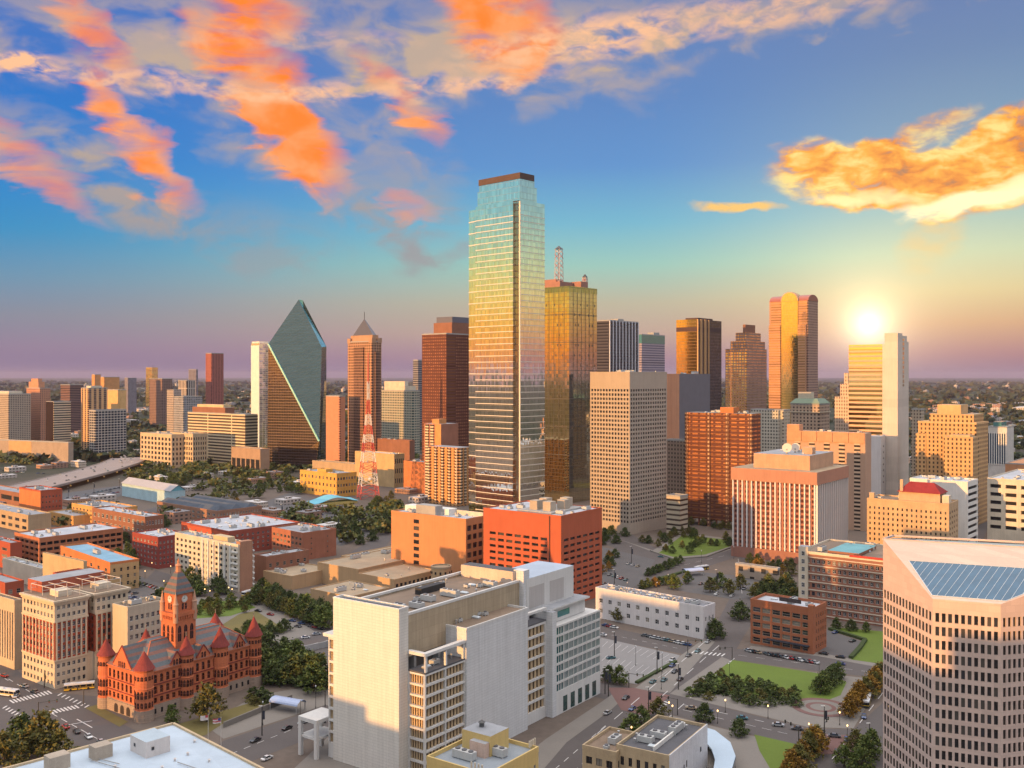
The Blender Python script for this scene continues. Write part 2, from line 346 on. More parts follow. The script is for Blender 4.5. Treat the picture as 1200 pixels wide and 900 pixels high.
# ------------------------------------------------------------------ windows
WIN = {}
def win_mesh(style):
    """unit window in the XZ plane facing -Y: pane and a proud frame; several panes of differing tone"""
    if style in WIN: return WIN[style]
    pane, frame, mull = STYLES[style]; L = []
    for g in pane:
        b = MB(); b.face([(-.5, 0, -.5), (.5, 0, -.5), (.5, 0, .5), (-.5, 0, .5)], 0)
        e = .06
        for x0, z0, x1, z1 in [(-.5, -.5, .5, -.5+e), (-.5, .5-e, .5, .5), (-.5, -.5+e, -.5+e, .5-e), (.5-e, -.5+e, .5, .5-e)] + ([(-e/2, -.5+e, e/2, .5-e)] if mull & 1 else []) + ([(-.5+e, -.02, -e/2 if mull & 1 else .5-e, .03)] if mull & 2 else []):
            b.box(x0, -.08, z0, x1, .0, z1, 1)
        L.append(b.mesh('window', [g, frame]))
    WIN[style] = L; return L
def windows_on(root, wins, style, limit=100):
    """wins: (face, a, z, w, h, depth); the nearest LIMIT become parts of their own, the rest one part"""
    ms = win_mesh(style); mw = Matrix.Translation(root.location) @ Matrix.Rotation(root.rotation_euler[2], 4, 'Z')
    L = []
    for (fc, a, z, w, h, d, off) in wins:
        if fc == 'R': p = Vector((a, off+d, z)); rz = 0.0
        else: p = Vector((off+d, a, z)); rz = -math.pi/2
        q = mw @ p; L.append(((q-Vector((0, 0, H))).length, p, rz, w, h))
    L.sort(key=lambda t: t[0])
    for (_, p, rz, w, h) in L[:limit]:
        put('window', random.choice(ms), root, p, rz, (w, 1, h))
    if len(L) > limit:
        b = MB(); pane = STYLES[style][0]; n = len(pane)
        for (_, p, rz, w, h) in L[limit:]:
            c = 0.0 if rz == 0 else 1.0; mi = random.randrange(n)
            ex = Vector((1, 0, 0)) if rz == 0 else Vector((0, -1, 0))
            q = [p-ex*w/2-Vector((0, 0, h/2)), p+ex*w/2-Vector((0, 0, h/2)), p+ex*w/2+Vector((0, 0, h/2)), p-ex*w/2+Vector((0, 0, h/2))]
            b.face([tuple(x) for x in q], mi)
        o = b.build('window', list(pane), root); o['kind'] = 'stuff'
def span(n, f, a0, a1):
    """n openings filling share f of each bay between a0 and a1"""
    p = (a1-a0)/n; return [(a0+(i+.5-f/2)*p, a0+(i+.5+f/2)*p) for i in range(n)]
def face_grid(b, face, length, z0, z1, xs, zs, d=.3, off=0.0, mi=0, wins=None, rev=0, start=0.0):
    """one wall face with real openings; xs, zs are the openings' (from, to)"""
    P = (lambda a, dd, z: (a, off+dd, z)) if face == 'R' else (lambda a, dd, z: (off+dd, a, z))
    flip = face == 'L'
    def q(pts, m): b.face(pts[::-1] if flip else pts, m)
    xb = [start]+[x for ab in xs for x in ab]+[start+length]; zb = [z0]+[z for ab in zs for z in ab]+[z1]
    for i in range(len(xb)-1):
        for j in range(len(zb)-1):
            x0, x1, y0, y1 = xb[i], xb[i+1], zb[j], zb[j+1]
            if x1-x0 < 1e-3 or y1-y0 < 1e-3: continue
            if i % 2 and j % 2:
                q([P(x0, 0, y0), P(x1, 0, y0), P(x1, d, y0), P(x0, d, y0)], rev); q([P(x0, d, y1), P(x1, d, y1), P(x1, 0, y1), P(x0, 0, y1)], rev)
                q([P(x0, 0, y0), P(x0, d, y0), P(x0, d, y1), P(x0, 0, y1)], rev); q([P(x1, d, y0), P(x1, 0, y0), P(x1, 0, y1), P(x1, d, y1)], rev)
                if wins is not None: wins.append((face, (x0+x1)/2, (y0+y1)/2, x1-x0, y1-y0, d-.02, off))
            else: q([P(x0, 0, y0), P(x1, 0, y0), P(x1, 0, y1), P(x0, 0, y1)], mi)
def parapet_mb(w, l, h, ph=1.0, t=.45, o=.06):
    b = MB(); b.box(-o, -o, h-.5, w+o, t, h+ph); b.box(-o, l-t, h-.5, w+o, l+o, h+ph); b.box(-o, t, h-.5, t, l-t, h+ph); b.box(w-t, t, h-.5, w+o, l-t, h+ph); return b
def ac_mb(w, l, h):
    b = MB(); b.box(-w/2, -l/2, .3, w/2, l/2, h)
    for x in (-w/2+.2, w/2-.2):
        for y in (-l/2+.2, l/2-.2): b.box(x-.15, y-.15, 0, x+.15, y+.15, .3)
    n = max(1, int(w/2.2))
    for i in range(n): b.lathe(-w/2+(i+.5)*w/n, 0, [(min(.8, w/n*.4, l*.4), h), (min(.8, w/n*.4, l*.4), h+.35), (min(.5, w/n*.25), h+.36)], 8, 1)
    return b
ROOFU = []
def clutter(root, x0, y0, x1, y1, z, n, seed=0):
    """plant on a flat roof, each unit a part"""
    rd = random.Random(seed or hash((round(x1, 1), round(y1, 1)))); placed = []
    if not ROOFU:
        for (w, l, h) in ((3.4, 2.2, 1.6), (5.2, 2.8, 2.2), (2.0, 1.6, 1.2), (7.5, 2.6, 2.6)): ROOFU.append((max(w, l), ac_mb(w, l, h).mesh('rooftop_unit', [paint('unit_grey', (.42, .42, .41), .5), paint('unit_dark', (.10, .10, .11), .6)])))
        b = MB(); b.lathe(0, 0, [(.28, 0), (.28, 1.2), (.5, 1.25), (.5, 1.6), (.1, 1.7)], 8); ROOFU.append((1.0, b.mesh('roof_vent', [paint('vent_steel', (.5, .5, .5), .35, .6)])))
        b = MB(); b.box(-1.6, -.9, 0, 1.6, .9, .5); b.frustum([(-1.6, -.9), (1.6, -.9), (1.6, .9), (-1.6, .9)], .5, [(-1.0, -.3), (1.0, -.3), (1.0, .3), (-1.0, .3)], .9, 1); ROOFU.append((3.2, b.mesh('skylight', [paint('curb_grey', (.35, .34, .33), .6), paint('skylight_pane', (.5, .55, .58), .2)])))
    for _ in range(n*6):
        if len(placed) >= n: break
        s, me = rd.choice(ROOFU); x, y = rd.uniform(x0+s*.8, x1-s*.8) if x1-x0 > s*1.7 else None, rd.uniform(y0+s*.8, y1-s*.8) if y1-y0 > s*1.7 else None
        if x is None or y is None or any(abs(x-a)+abs(y-c) < (s+q)*.7 for a, c, q in placed): continue
        placed.append((x, y, s)); put(me.name.split('.')[0], me, root, (x, y, z), rd.choice((0, math.pi/2)))
# ------------------------------------------------------------------ shared materials
g_dark = glass('glass_dark', (.012, .014, .018)); g_mid = glass('glass_mid', (.03, .035, .045)); g_blind = glass('glass_blind', (.20, .18, .15), .25); g_green = glass('glass_green', (.02, .06, .055), .05, 0, .8)
g_brown = glass('glass_brown', (.035, .018, .012), .06, 0, .7); g_blue = glass('glass_blue', (.03, .07, .13), .05, .3, .8); g_teal = glass('glass_teal', (.10, .26, .27), .06, .35, .7)
f_white = paint('frame_white', (.62, .60, .57), .5); f_dark = paint('frame_dark', (.05, .045, .04), .4); f_tan = paint('frame_tan', (.38, .30, .22), .5)
STYLES = dict(dark=((g_dark, g_dark, g_mid, g_blind), f_dark, 1), plain=((g_dark, g_dark, g_mid, g_dark, glass('glass_soft', (.075, .07, .065), .16)), f_dark, 0), white=((g_dark, g_mid, g_blind, g_mid), f_white, 3), tan=((g_dark, g_mid, g_dark, g_blind), f_tan, 2),
              brown=((g_brown, g_brown, g_dark), f_dark, 0), teal=((g_teal, g_teal, g_green), f_white, 1), shade_pane=((paint('opening_shade', (.012, .011, .011), .9),), f_dark, 0), ribbon=((g_dark, g_mid), f_dark, -1), gribbon=((g_dark, g_brown, g_mid), f_tan, -1), arch=((g_dark, g_brown), paint('frame_oxblood', (.20, .045, .03), .5), 3))  # open decks are closed with black panes, painting the shade inside
_wm = win_mesh
def win_mesh(style):
    if STYLES[style][2] != -1 or style in WIN: return _wm(style)
    L = []
    for g in STYLES[style][0]:
        b = MB(); b.face([(-.5, 0, -.5), (.5, 0, -.5), (.5, 0, .5), (-.5, 0, .5)], 0)
        for i in range(1, 14): b.box(-.5+i/14-.004, -.07, -.5, -.5+i/14+.004, 0, .5, 1)
        L.append(b.mesh('window', [g, STYLES[style][1]]))
    WIN[style] = L; return L
brick_red = wall('brick_red', (.36, .085, .045)); brick_or = wall('brick_orange', (.50, .175, .065)); brick_dk = wall('brick_dark', (.20, .065, .048)); brick_br = wall('brick_brown', (.26, .12, .075))
beige = wall('stone_beige', (.46, .36, .25)); tan = wall('stucco_tan', (.40, .29, .18)); cream = wall('cream', (.58, .50, .39)); white = wall('white_concrete', (.68, .66, .62), .12); buff = wall('buff_brick', (.48, .32, .15))
lime = wall('limestone', (.52, .45, .35), .2); grey = wall('grey_concrete', (.34, .33, .32))
r_white = roofm('roof_white', (.43, .45, .49), .38); r_grey = roofm('roof_grey', (.30, .31, .33)); r_dark = roofm('roof_dark', (.10, .10, .11)); r_brown = roofm('roof_brown', (.22, .16, .115), .5); r_tan = roofm('roof_tan', (.36, .28, .19), .3); r_blue = roofm('roof_blue', (.22, .38, .50), .25)
def mk_face(b, fc, length, h, g, wins, mi=0):
    if not g:
        if fc == 'R': b.face([(0, 0, 0), (length, 0, 0), (length, 0, h), (0, 0, h)], mi)
        else: b.face([(0, 0, 0), (0, 0, h), (0, length, h), (0, length, 0)], mi)
        return
    xs = span(g['n'][0], g.get('fx', .6), g.get('a', (.6, .6))[0], length-g.get('a', (.6, .6))[1]); zs = span(g['n'][1], g.get('fz', .55), g.get('b', 1.0), h-g.get('t', 1.5))
    face_grid(b, fc, length, 0, h, xs, zs, g.get('d', .3), 0, mi, wins)
def bld(name, label, cat, xn, Y, ang, xl, xr, yt, wm, rm, gl=None, gr=None, style='dark', ac=3, par=1.0, limit=100, group=None, corn=None):
    fr = Fr(xn, Y, ang); l, w, h = fr.v(xl), fr.u(xr), fr.z(yt)
    root = thing(name, label, cat, (fr.X, fr.Y, 0), fr.rz, group)
    b = MB(); wins = []
    ml = wm if isinstance(wm, list) else [wm]; wm = ml[0]; mk_face(b, 'R', w, h, gr, wins); mk_face(b, 'L', l, h, gl, wins, len(ml)-1)
    b.face([(w, 0, 0), (w, l, 0), (w, l, h), (w, 0, h)]); b.face([(w, l, 0), (0, l, 0), (0, l, h), (w, l, h)])
    b.build('wall', ml, root)
    b = MB(); b.face([(0, 0, h), (w, 0, h), (w, l, h), (0, l, h)]); b.build('roof', rm, root)
    if par: parapet_mb(w, l, h, par).build('parapet', corn or wm, root)
    if wins: windows_on(root, wins, style, limit)
    if ac: clutter(root, 1, 1, w-1, l-1, h, ac)
    root['whl'] = (w, l, h)
    del root['whl']
    return root, fr, w, l, h
def sub(root, name, x0, y0, z0, x1, y1, z1, m, top=None):
    b = MB(); b.box(x0, y0, z0, x1, y1, z1, 0, 1 if top else None); return b.build(name, [m, top] if top else m, root)
def dY(py): return F*H/(py-HY)

# ================================================================== skyline towers
def fountain_tower():
    Y = 1395.0; xn = 368
    fr = Fr(xn, Y, 38)
    root = thing('office_tower', 'green glass prism tower with a slanted pointed top', 'tower', (fr.X, fr.Y, 0), fr.rz)
    # true solid: square plan, lower west facade cut by a sloping face that rises to a ridge
    P = lambda px, py, dep: ((px-CX)/F*dep, dep, H-(py-HY)/F*dep)
    inv = Matrix.Rotation(-fr.rz, 4, 'Z') @ Matrix.Translation((-fr.X, -fr.Y, 0))
    q = lambda px, py, dep: tuple(inv @ Vector(P(px, py, dep)))
    def onp(px, py, a, b_, c_):
        o = inv @ Vector((0, 0, H)); d = (inv @ Vector(P(px, py, 100.0)))-o; n = (Vector(b_)-Vector(a)).cross(Vector(c_)-Vector(a)); return tuple(o+d*(n.dot(Vector(a)-o)/n.dot(d)))
    Bq = q(314.5, 403, 1425); Cq = q(313, 560, 1425); Dn = q(368.5, 560, 1395); E = q(374, 517, 1396); G = q(377, 407, 1425); A = onp(350, 351, Bq, E, G); A2 = q(355, 352, 1440); G2 = q(382.5, 406, 1445); K = q(382.5, 555, 1445); E0 = q(374, 560, 1402)
    Bb = q(316, 403, 1475); Cb = q(316, 560, 1480); Ab = q(352, 351, 1460)
    gm = mirror('prism_glass', (.14, .185, .15), 1.8, 4.0, .05, .003, (.05, .08, .07), .07, .8, .05, .15); lm = mirror('prism_glass_low', (.16, .115, .085), 1.8, 4.0, .06, .008, (.13, .065, .045), .14, .9, .07, .2)  # lower glass tinted brown, the reflected ground put into its colour
    b = MB(); b.face([Cq, Dn, E, Bq]); b.build('lower_facade', lm, root)
    b = MB(); b.face([Bq, E, G, A]); b.build('slanted_facade', gm, root)
    b = MB(); b.face([Dn, E0, E]); b.face([E, E0, K, G2, G]); b.face([G2, K, Cb, Bb, Ab, A2]); b.face([Bq, Bb, Cb, Cq]); b.face([Bq, A, Ab, Bb]); b.face([A, A2, Ab]); b.build('side_facade', mirror('prism_glass_dark', (.05, .09, .095), 1.8, 4.0, .05, .012, (.02, .03, .03), .09, .8, .07), root)
    b = MB(); b.face([A, G, G2, A2]); b.build('sloped_edge', mirror('prism_edge', (.25, .70, .78), 1.8, 4.0, .05, .01, (.08, .2, .22), .07, .7, .12), root)
    b = MB(); b.bar(Bq, E, 1.7); b.build('ridge_trim', paint('ridge_teal', (.10, .42, .42), .3), root)
fountain_tower()

def tower_tex(name, label, xn, Y, ang, xl, xr, yt, m, cat='tower', pent=None, group=None, extra=()):
    fr = Fr(xn, Y, ang); l, w, h = fr.v(xl), fr.u(xr), fr.z(yt)
    root = thing(name, label, cat, (fr.X, fr.Y, 0), fr.rz, group)
    b = MB(); b.box(0, 0, 0, w, l, h); b.build('wall', m, root)
    parapet_mb(w, l, h, .9, .5, .15).build('parapet', grey, root)
    if pent:
        x0, x1, y0, y1, hh, pm = pent; sub(root, 'penthouse', w*x0, l*y0, h, w*x1, l*y1, h+hh, pm, r_grey)
    for (nm, x0, x1, y0, y1, z0, z1, pm) in extra: sub(root, nm, w*x0, l*y0, z0 if z0 > 2 else h*z0, w*x1, l*y1, h+z1 if z1 > 0 else h, pm)
    return root, fr, w, l, h

def glow_tower():
    fr = Fr(304, 1750, 40); root = thing('apartment_tower', 'tall curved glass tower blazing white and gold behind the green prism', 'tower', (fr.X, fr.Y, 0), fr.rz)
    l = fr.v(294.5); w = fr.u(320); h = fr.z(402); m = mirror('museum_glass', (.98, .95, .90), 3.2, 3.6, .05, .03, (.6, .55, .45), .08, .95, .10, .12)
    poly = [(0, 0)] + [(w*math.sin(a), -6*math.sin(2*a)) for a in (.3, .6, .9)] + [(w, 0), (w, l), (0, l)]
    b = MB(); b.prism(poly, 0, h); b.build('glass_wall', m, root)
    b = MB(); b.prism([(x*.9+1, y*.9+2) for x, y in poly], h, h+3); b.build('penthouse', white, root)
    b = MB(); b.box(-.6, 0, 0, 0, l, h-4); b.build('balcony_edge', white, root)
glow_tower()

tower_tex('office_tower', 'slim red brown granite tower standing alone on the flat horizon', 248, 2600, 36, 241, 262, 414, tex('far_red', (.36, .12, .09), (.12, .04, .04), 5, 4, .4, .9))
def pyramid_tower():
    root, fr, w, l, h = tower_tex('office_tower', 'brown stone tower with a dark pyramid roof behind the radio mast', 436, 1340, 44, 407.5, 447, 400, tex('crow_stone', (.42, .23, .135), (.06, .035, .028), 4.2, 3.9, .55, .62))
    s = 5
    sub(root, 'crown', 3, 3, h, w-3, l-3, h+9, wall('crow_crown', (.42, .25, .155)))
    b = MB(); p0 = [(5, 5), (w-5, 5), (w-5, l-5), (5, l-5)]; c = (w/2, l/2); b.frustum(p0, h+9, [(c[0]-.3, c[1]-.3), (c[0]+.3, c[1]-.3), (c[0]+.3, c[1]+.3), (c[0]-.3, c[1]+.3)], h+32); b.build('pyramid_roof', paint('crow_roof', (.10, .10, .13), .4), root)
    m = tex('crow_bay', (.32, .17, .11), (.04, .028, .024), 2.4, 3.9, .7, .75)
    sub(root, 'glazed_bay', w*.25, -2.2, 0, w*.75, .2, h-14, m); sub(root, 'glazed_bay', -2.2, l*.3, 0, .2, l*.7, h-8, m)
    for x, y in ((0, 0), (w-6, 0), (0, l-6)): sub(root, 'corner_turret', x-.5, y-.5, h-2, x+6.5, y+6.5, h+5, wall('crow_crown', (.42, .25, .155)))
    b = MB(); b.bar((c[0], c[1], h+31), (c[0], c[1], h+42), .4); b.build('spire', f_dark, root)
pyramid_tower()
# slab behind the mast, hotel blocks
tower_tex('apartment_block', 'narrow orange slab with banded end wall between prism and pyramid tower', 398, 1330, 40, 382, 404.5, 464.5, tex('slab_or', (.50, .22, .12), (.10, .05, .04), 40, 3.3, .05, .4))
tower_tex('office_block', 'grey green grid office block beside the pyramid tower', 484, 1650, 40, 447, 492, 458, tex('grid_green', (.42, .37, .28), (.05, .09, .085), 4.2, 4.4, .62, .62), pent=(.1, .9, .1, .9, 8, cream), extra=(('stepped_top', .2, .7, .3, .95, 1.0, 16, cream),))
tower_tex('office_tower', 'thin grey banded tower squeezed behind the dark brown grid tower', 490, 1800, 40, 484, 500, 422, tex('thin_grey', (.26, .24, .25), (.05, .05, .06), 60, 4, .97, .5))
def brown_tower():
    root, fr, w, l, h = tower_tex('office_tower', 'dark red brown tower with square pane grid touching the tallest glass tower', 523, 1150, 40, 494.5, 560, 391, tex('lincoln', (.11, .035, .022), (.30, .13, .06), 3.4, 3.75, .5, .45, gmetal=.3, grough=.3))
    sub(root, 'banded_corner', -.3, -.3, 0, w*.28, 0, h-1, tex('lincoln_band', (.11, .036, .026), (.27, .12, .06), 60, 3.75, .97, .4, gmetal=.5, grough=.25))
    sub(root, 'upper_setback', w*.25, l*.1, h, w, l*.85, h+14, brick_br); sub(root, 'cap', w*.3, l*.15, h+14, w, l*.8, h+21, paint('cap_slate', (.12, .12, .16), .5))
brown_tower()

def tallest():
    Y = 800.0; fr = Fr(609.5, Y, 43); root = thing('office_tower', 'tallest mirror glass skyscraper with notched corner and dark flat cap', 'tower', (fr.X, fr.Y, 0), fr.rz)
    l = fr.v(557.5); w = fr.u(638.3); h = fr.z(234); hl = fr.z(245, 0, l)
    m = mirror('boa_glass', (.84, .83, .76), 1.55, 5.0, .07, .012, (.28, .22, .14), .03, 1.0, .03, .20)
    n = fr.v(601); plan = [(0, 0), (w, 0), (w, l), (0, l), (0, n), (3.2, n), (3.2, .9), (0, .9)]
    b = MB(); b.prism(plan, 0, h); b.build('glass_shaft', m, root)
    side = [(1.2, l), (w*.9, l), (w*.9, fr.v(549.5, 2.4)), (2.4, fr.v(549.5, 2.4)), (1.2, l+1)]
    b = MB(); b.prism(side, 0, hl); b.build('glass_wing', m, root)
    sub(root, 'corner_mullion', -.25, -.25, 0, .25, 1.1, h-1, paint('boa_white', (.66, .58, .46), .4))
    sub(root, 'dark_notch', 1.9, .95, 0, 3.1, n-.05, h-1.5, mirror('notch_glass', (.36, .31, .24), 1.6, 5.0, .1, .02, (.03, .02, .02), .12, .9, .1))
    c = fr.z(216); c2 = fr.z(209); c3 = fr.z(201)
    b = MB(); b.prism([(1.2, 1.2), (w*.72, 1.2), (w*.72, l-1), (1.2, l-1)], h, c); b.build('crown_tier', m, root)
    b = MB(); b.prism([(2.2, 2.2), (w*.66, 2.2), (w*.66, l-2), (2.2, l-2)], c, c2+.5); b.build('crown_tier', m, root)
    cw = [(1.8, 1.8), (w*.64, 1.8), (w*.64, l-1.6), (1.8, l-1.6)]
    b = MB(); b.prism(cw, c2+.5, c3); b.build('dark_cap', wall('boa_cap', (.10, .065, .055), .2), root)
    def ring(pl, z, t, o):
        b = MB(); cx = sum(p[0] for p in pl)/len(pl); cyy = sum(p[1] for p in pl)/len(pl)
        out = [(p[0]+o*(1 if p[0] > cx else -1), p[1]+o*(1 if p[1] > cyy else -1)) for p in pl]
        b.prism(out, z, z+t, bottom=True); return b
    me = ring([(.0, n), (4, n), (4, .9), (0, .9), (0, 0), (w, 0), (w, l), (0, l)], 0, .6, .16).mesh('spandrel_band', paint('boa_band', (.64, .57, .48), .35))
    ms = ring(side, 0, .75, .14).mesh('spandrel_band', MATS['boa_band'])
    k = int((h-9)/5.0)
    for i in range(k):
        z = 6+i*5.0; put('spandrel_band', me, root, (0, 0, z))
        if z < hl-4 and i % 2 == 0: put('spandrel_band', ms, root, (0, 0, z))
tallest()

def gold_tower():
    Y = 1035.0; fr = Fr(667, Y, 42); root = thing('office_tower', 'gold mirror glass tower with red rooftop antenna frames', 'tower', (fr.X, fr.Y, 0), fr.rz)
    l = fr.v(626); w = fr.u(699.5); h = fr.z(335); m = mirror('ren_glass', (.78, .60, .30), 3.0, 3.9, .05, .012, (.10, .08, .05), .06, 1.0, .05, .22)
    b = MB(); b.face([(0, 0, 0), (0, 0, h-6), (0, l, h-6), (0, l, 0)]); b.build('west_glass', m, root)
    b = MB(); b.face([(0, 0, 0), (w, 0, 0), (w, 0, h-6), (0, 0, h-6)]); b.face([(w, 0, 0), (w, l, 0), (w, l, h-6), (w, 0, h-6)]); b.face([(w, l, 0), (0, l, 0), (0, l, h-6), (w, l, h-6)]); b.build('south_glass', mirror('ren_side', (.56, .50, .36), 3.0, 3.9, .05, .008, (.10, .09, .06), .06, 1.0, .05, .2), root)  # same glass tinted duller, its weaker reflection put into the colour
    sub(root, 'attic_band', -.2, -.2, h-6, w+.2, l+.2, h, mirror('ren_attic', (.45, .42, .24), 1.5, 6, .25, .01, (.05, .05, .03), .06, 1.0, .08))
    dk = paint('ren_line', (.10, .08, .06), .4)
    for i in range(1, 7): put('mullion_line', BOX1, root, (w*i/7, -.12, h*.2), 0, (.35, .25, h*.79)).data.materials
    for i in range(1, 7): put('mullion_line', BOX1, root, (-.12, l*i/7, h*.2), 0, (.25, .35, h*.79))
    for z in range(6): put('floor_line', BOX1, root, (w/2, -.15, h*(.22+.13*z)), 0, (w, .3, .6)); put('floor_line', BOX1, root, (-.15, l/2, h*(.22+.13*z)), 0, (.3, l, .6))
    rnd = random.Random(3)
    dia = MB()
    for i in range(2):
        for k in range(14):
            for sgn in (-1, 1):
                x = w*(.28+.5*i)+sgn*(k % 7-3)*w*.045; z = h*(.30+.047*k); dia.box(x-.5, -.2, z, x+.5, -.02, z+2.6)
    for i in range(2):
        for k in range(14):
            for sgn in (-1, 1):
                y = l*(.28+.5*i)+sgn*(k % 7-3)*l*.045; z = h*(.30+.047*k); dia.box(-.2, y-.5, z, -.02, y+.5, z+2.6)
    dia.build('light_dot', dk, root)
    rd = wall('ren_red', (.33, .17, .13)); sub(root, 'roof_plant', w*.05, l*.3, h, w*.5, l*.95, h+6, rd); sub(root, 'roof_plant', w*.1, l*.45, h+6, w*.35, l*.8, h+9, rd); sub(root, 'roof_plant', w*.55, l*.1, h, w*.8, l*.4, h+7, rd)
    st = paint('ren_lattice', (.55, .42, .38), .5); rs = paint('ren_lattice_red', (.45, .09, .06), .5)
    def mast(x, y, z0, z1, r, nm):
        b = MB(); n = 7; zs = [z0+(z1-z0)*i/n for i in range(n+1)]
        for dx, dy in ((-1, -1), (1, -1), (1, 1), (-1, 1)): b.bar((x+dx*r, y+dy*r, z0), (x+dx*r*.75, y+dy*r*.75, z1), .32)
        for i in range(n):
            for (ax, ay), (bx, by) in (((-1, -1), (1, -1)), ((1, -1), (1, 1)), ((1, 1), (-1, 1)), ((-1, 1), (-1, -1))):
                b.bar((x+ax*r, y+ay*r, zs[i]), (x+bx*r, y+by*r, zs[i+1]), .2, mi=i % 2); b.bar((x+bx*r, y+by*r, zs[i]), (x+ax*r, y+ay*r, zs[i+1]), .2, mi=i % 2)
        b.frustum([(x-r, y-r), (x+r, y-r), (x+r, y+r), (x-r, y+r)], z1, [(x-.2, y-.2), (x+.2, y-.2), (x+.2, y+.2), (x-.2, y+.2)], z1+3.6, 2)
        b.build(nm, [st, rs, f_dark], root)
    zt = fr.z(292, w*.2, l*.45); mast(fr.u(655, l*.45), l*.45, h+6, zt, 3.4, 'antenna_mast'); zt = fr.z(325, w*.8, l*.2); mast(w*.82, l*.2, h, zt, 2.2, 'antenna_mast')
_b = MB(); _b.box(-.5, -.5, 0, .5, .5, 1); BOX1 = _b.mesh('mullion_line', paint('ren_line', (.10, .08, .06), .4))
gold_tower()

def striped_tower():
    root, fr, w, l, h = tower_tex('office_tower', 'black tower with bright white vertical stripes beside the gold tower', 714, 1270, 40, 690, 748, 375.5, tex('dark_stripe', (.07, .065, .08), (.025, .025, .035), 60, 3.9, .97, .5))
    me = MB(); me.box(-.7, -.9, 0, .7, 0, h); me = me.mesh('white_fin', paint('fin_white', (.66, .66, .70), .4))
    for i in range(10): put('white_fin', me, root, (w*(i+.1)/9.2, 0, 0))
    sub(root, 'penthouse', w*.5, l*.3, h, w*.7, l*.7, h+4, grey)
striped_tower()
tower_tex('office_tower', 'pale grey banded tower with green top floor behind the striped tower', 752, 1600, 40, 740, 779, 392, tex('bryan', (.36, .30, .34), (.12, .11, .16), 80, 4, .97, .5), pent=(.6, .85, .2, .8, 5, grey), extra=(('glazed_top', -.005, 1.005, -.005, 1.0, .93, .2, g_teal),))
def orange_stripe_tower():
    Y = 1150; fr = Fr(816.5, Y, 40); root = thing('office_tower', 'tower with plain glowing orange glass face and dark pin striped side', 'tower', (fr.X, fr.Y, 0), fr.rz)
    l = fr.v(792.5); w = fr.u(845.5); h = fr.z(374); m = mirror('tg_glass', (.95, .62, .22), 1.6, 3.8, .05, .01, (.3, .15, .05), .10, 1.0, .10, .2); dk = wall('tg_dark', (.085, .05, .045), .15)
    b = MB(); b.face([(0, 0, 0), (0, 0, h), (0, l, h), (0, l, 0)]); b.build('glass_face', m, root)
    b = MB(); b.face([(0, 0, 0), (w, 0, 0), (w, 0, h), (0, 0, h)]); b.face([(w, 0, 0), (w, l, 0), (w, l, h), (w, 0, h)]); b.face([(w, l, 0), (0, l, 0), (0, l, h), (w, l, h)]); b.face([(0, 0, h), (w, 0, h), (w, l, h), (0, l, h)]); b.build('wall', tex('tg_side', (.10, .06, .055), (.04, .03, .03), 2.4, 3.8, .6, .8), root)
    f = MB(); f.box(-.55, -1.4, 0, .55, 0, h); f = f.mesh('stripe_fin', paint('tg_fin', (.62, .36, .17), .4))
    for x in (.02, .13, .17, .29, .33, .45): put('stripe_fin', f, root, (w*x, 0, 0))
    sub(root, 'dark_band', -.2, -.2, h*.93, w*.99, l*.995, h*.955, dk); sub(root, 'penthouse', w*.2, l*.2, h, w*.8, l*.8, h+2.5, dk)  # dark band runs round the tower below the roof
orange_stripe_tower()
def slim_orange():
    Y = 1000; fr = Fr(796, Y, 40); root = thing('office_block', 'slim blank orange wall with dark grey side behind the brown glass block', 'building', (fr.X, fr.Y, 0), fr.rz)
    l, w, h = fr.v(776), fr.u(832), fr.z(438)
    b = MB(); b.box(0, 0, 0, w, l, h); b.build('wall', wall('slate_wall', (.16, .15, .17), .12), root)
    sub(root, 'end_wall', -.4, -.1, 0, 0, l, h, wall('salmon_panel', (.55, .27, .16), .1)); sub(root, 'pilaster', -.7, l*.45, 0, -.4, l*.52, h, wall('salmon_panel', (.55, .27, .16)))
    clutter(root, 1, 1, w-1, l-1, h, 5)
slim_orange()
def stepped_tower():
    Y = 1250; fr = Fr(875, Y, 41); root = thing('office_tower', 'tower stepping down in stairs on its sunlit side with square windows', 'tower', (fr.X, fr.Y, 0), fr.rz)
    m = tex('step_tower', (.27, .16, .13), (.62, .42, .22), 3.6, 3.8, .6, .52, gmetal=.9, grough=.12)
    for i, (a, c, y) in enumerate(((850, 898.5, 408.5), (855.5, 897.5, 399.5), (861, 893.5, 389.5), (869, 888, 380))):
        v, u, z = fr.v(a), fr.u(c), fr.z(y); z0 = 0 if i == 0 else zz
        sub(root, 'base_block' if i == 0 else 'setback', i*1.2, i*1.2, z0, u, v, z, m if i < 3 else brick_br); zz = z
    b = MB(); b.box(-.25, .3, 0, .0, fr.v(850)*.98, fr.z(412)); b.build('sunlit_face', tex('step_face_sunlit', (.46, .24, .14), (.95, .68, .30), 3.8, 3.8, .62, .58, gmetal=1.0, grough=.10), root)  # thin overlay in brighter tones, sunlight put into its colour
stepped_tower()
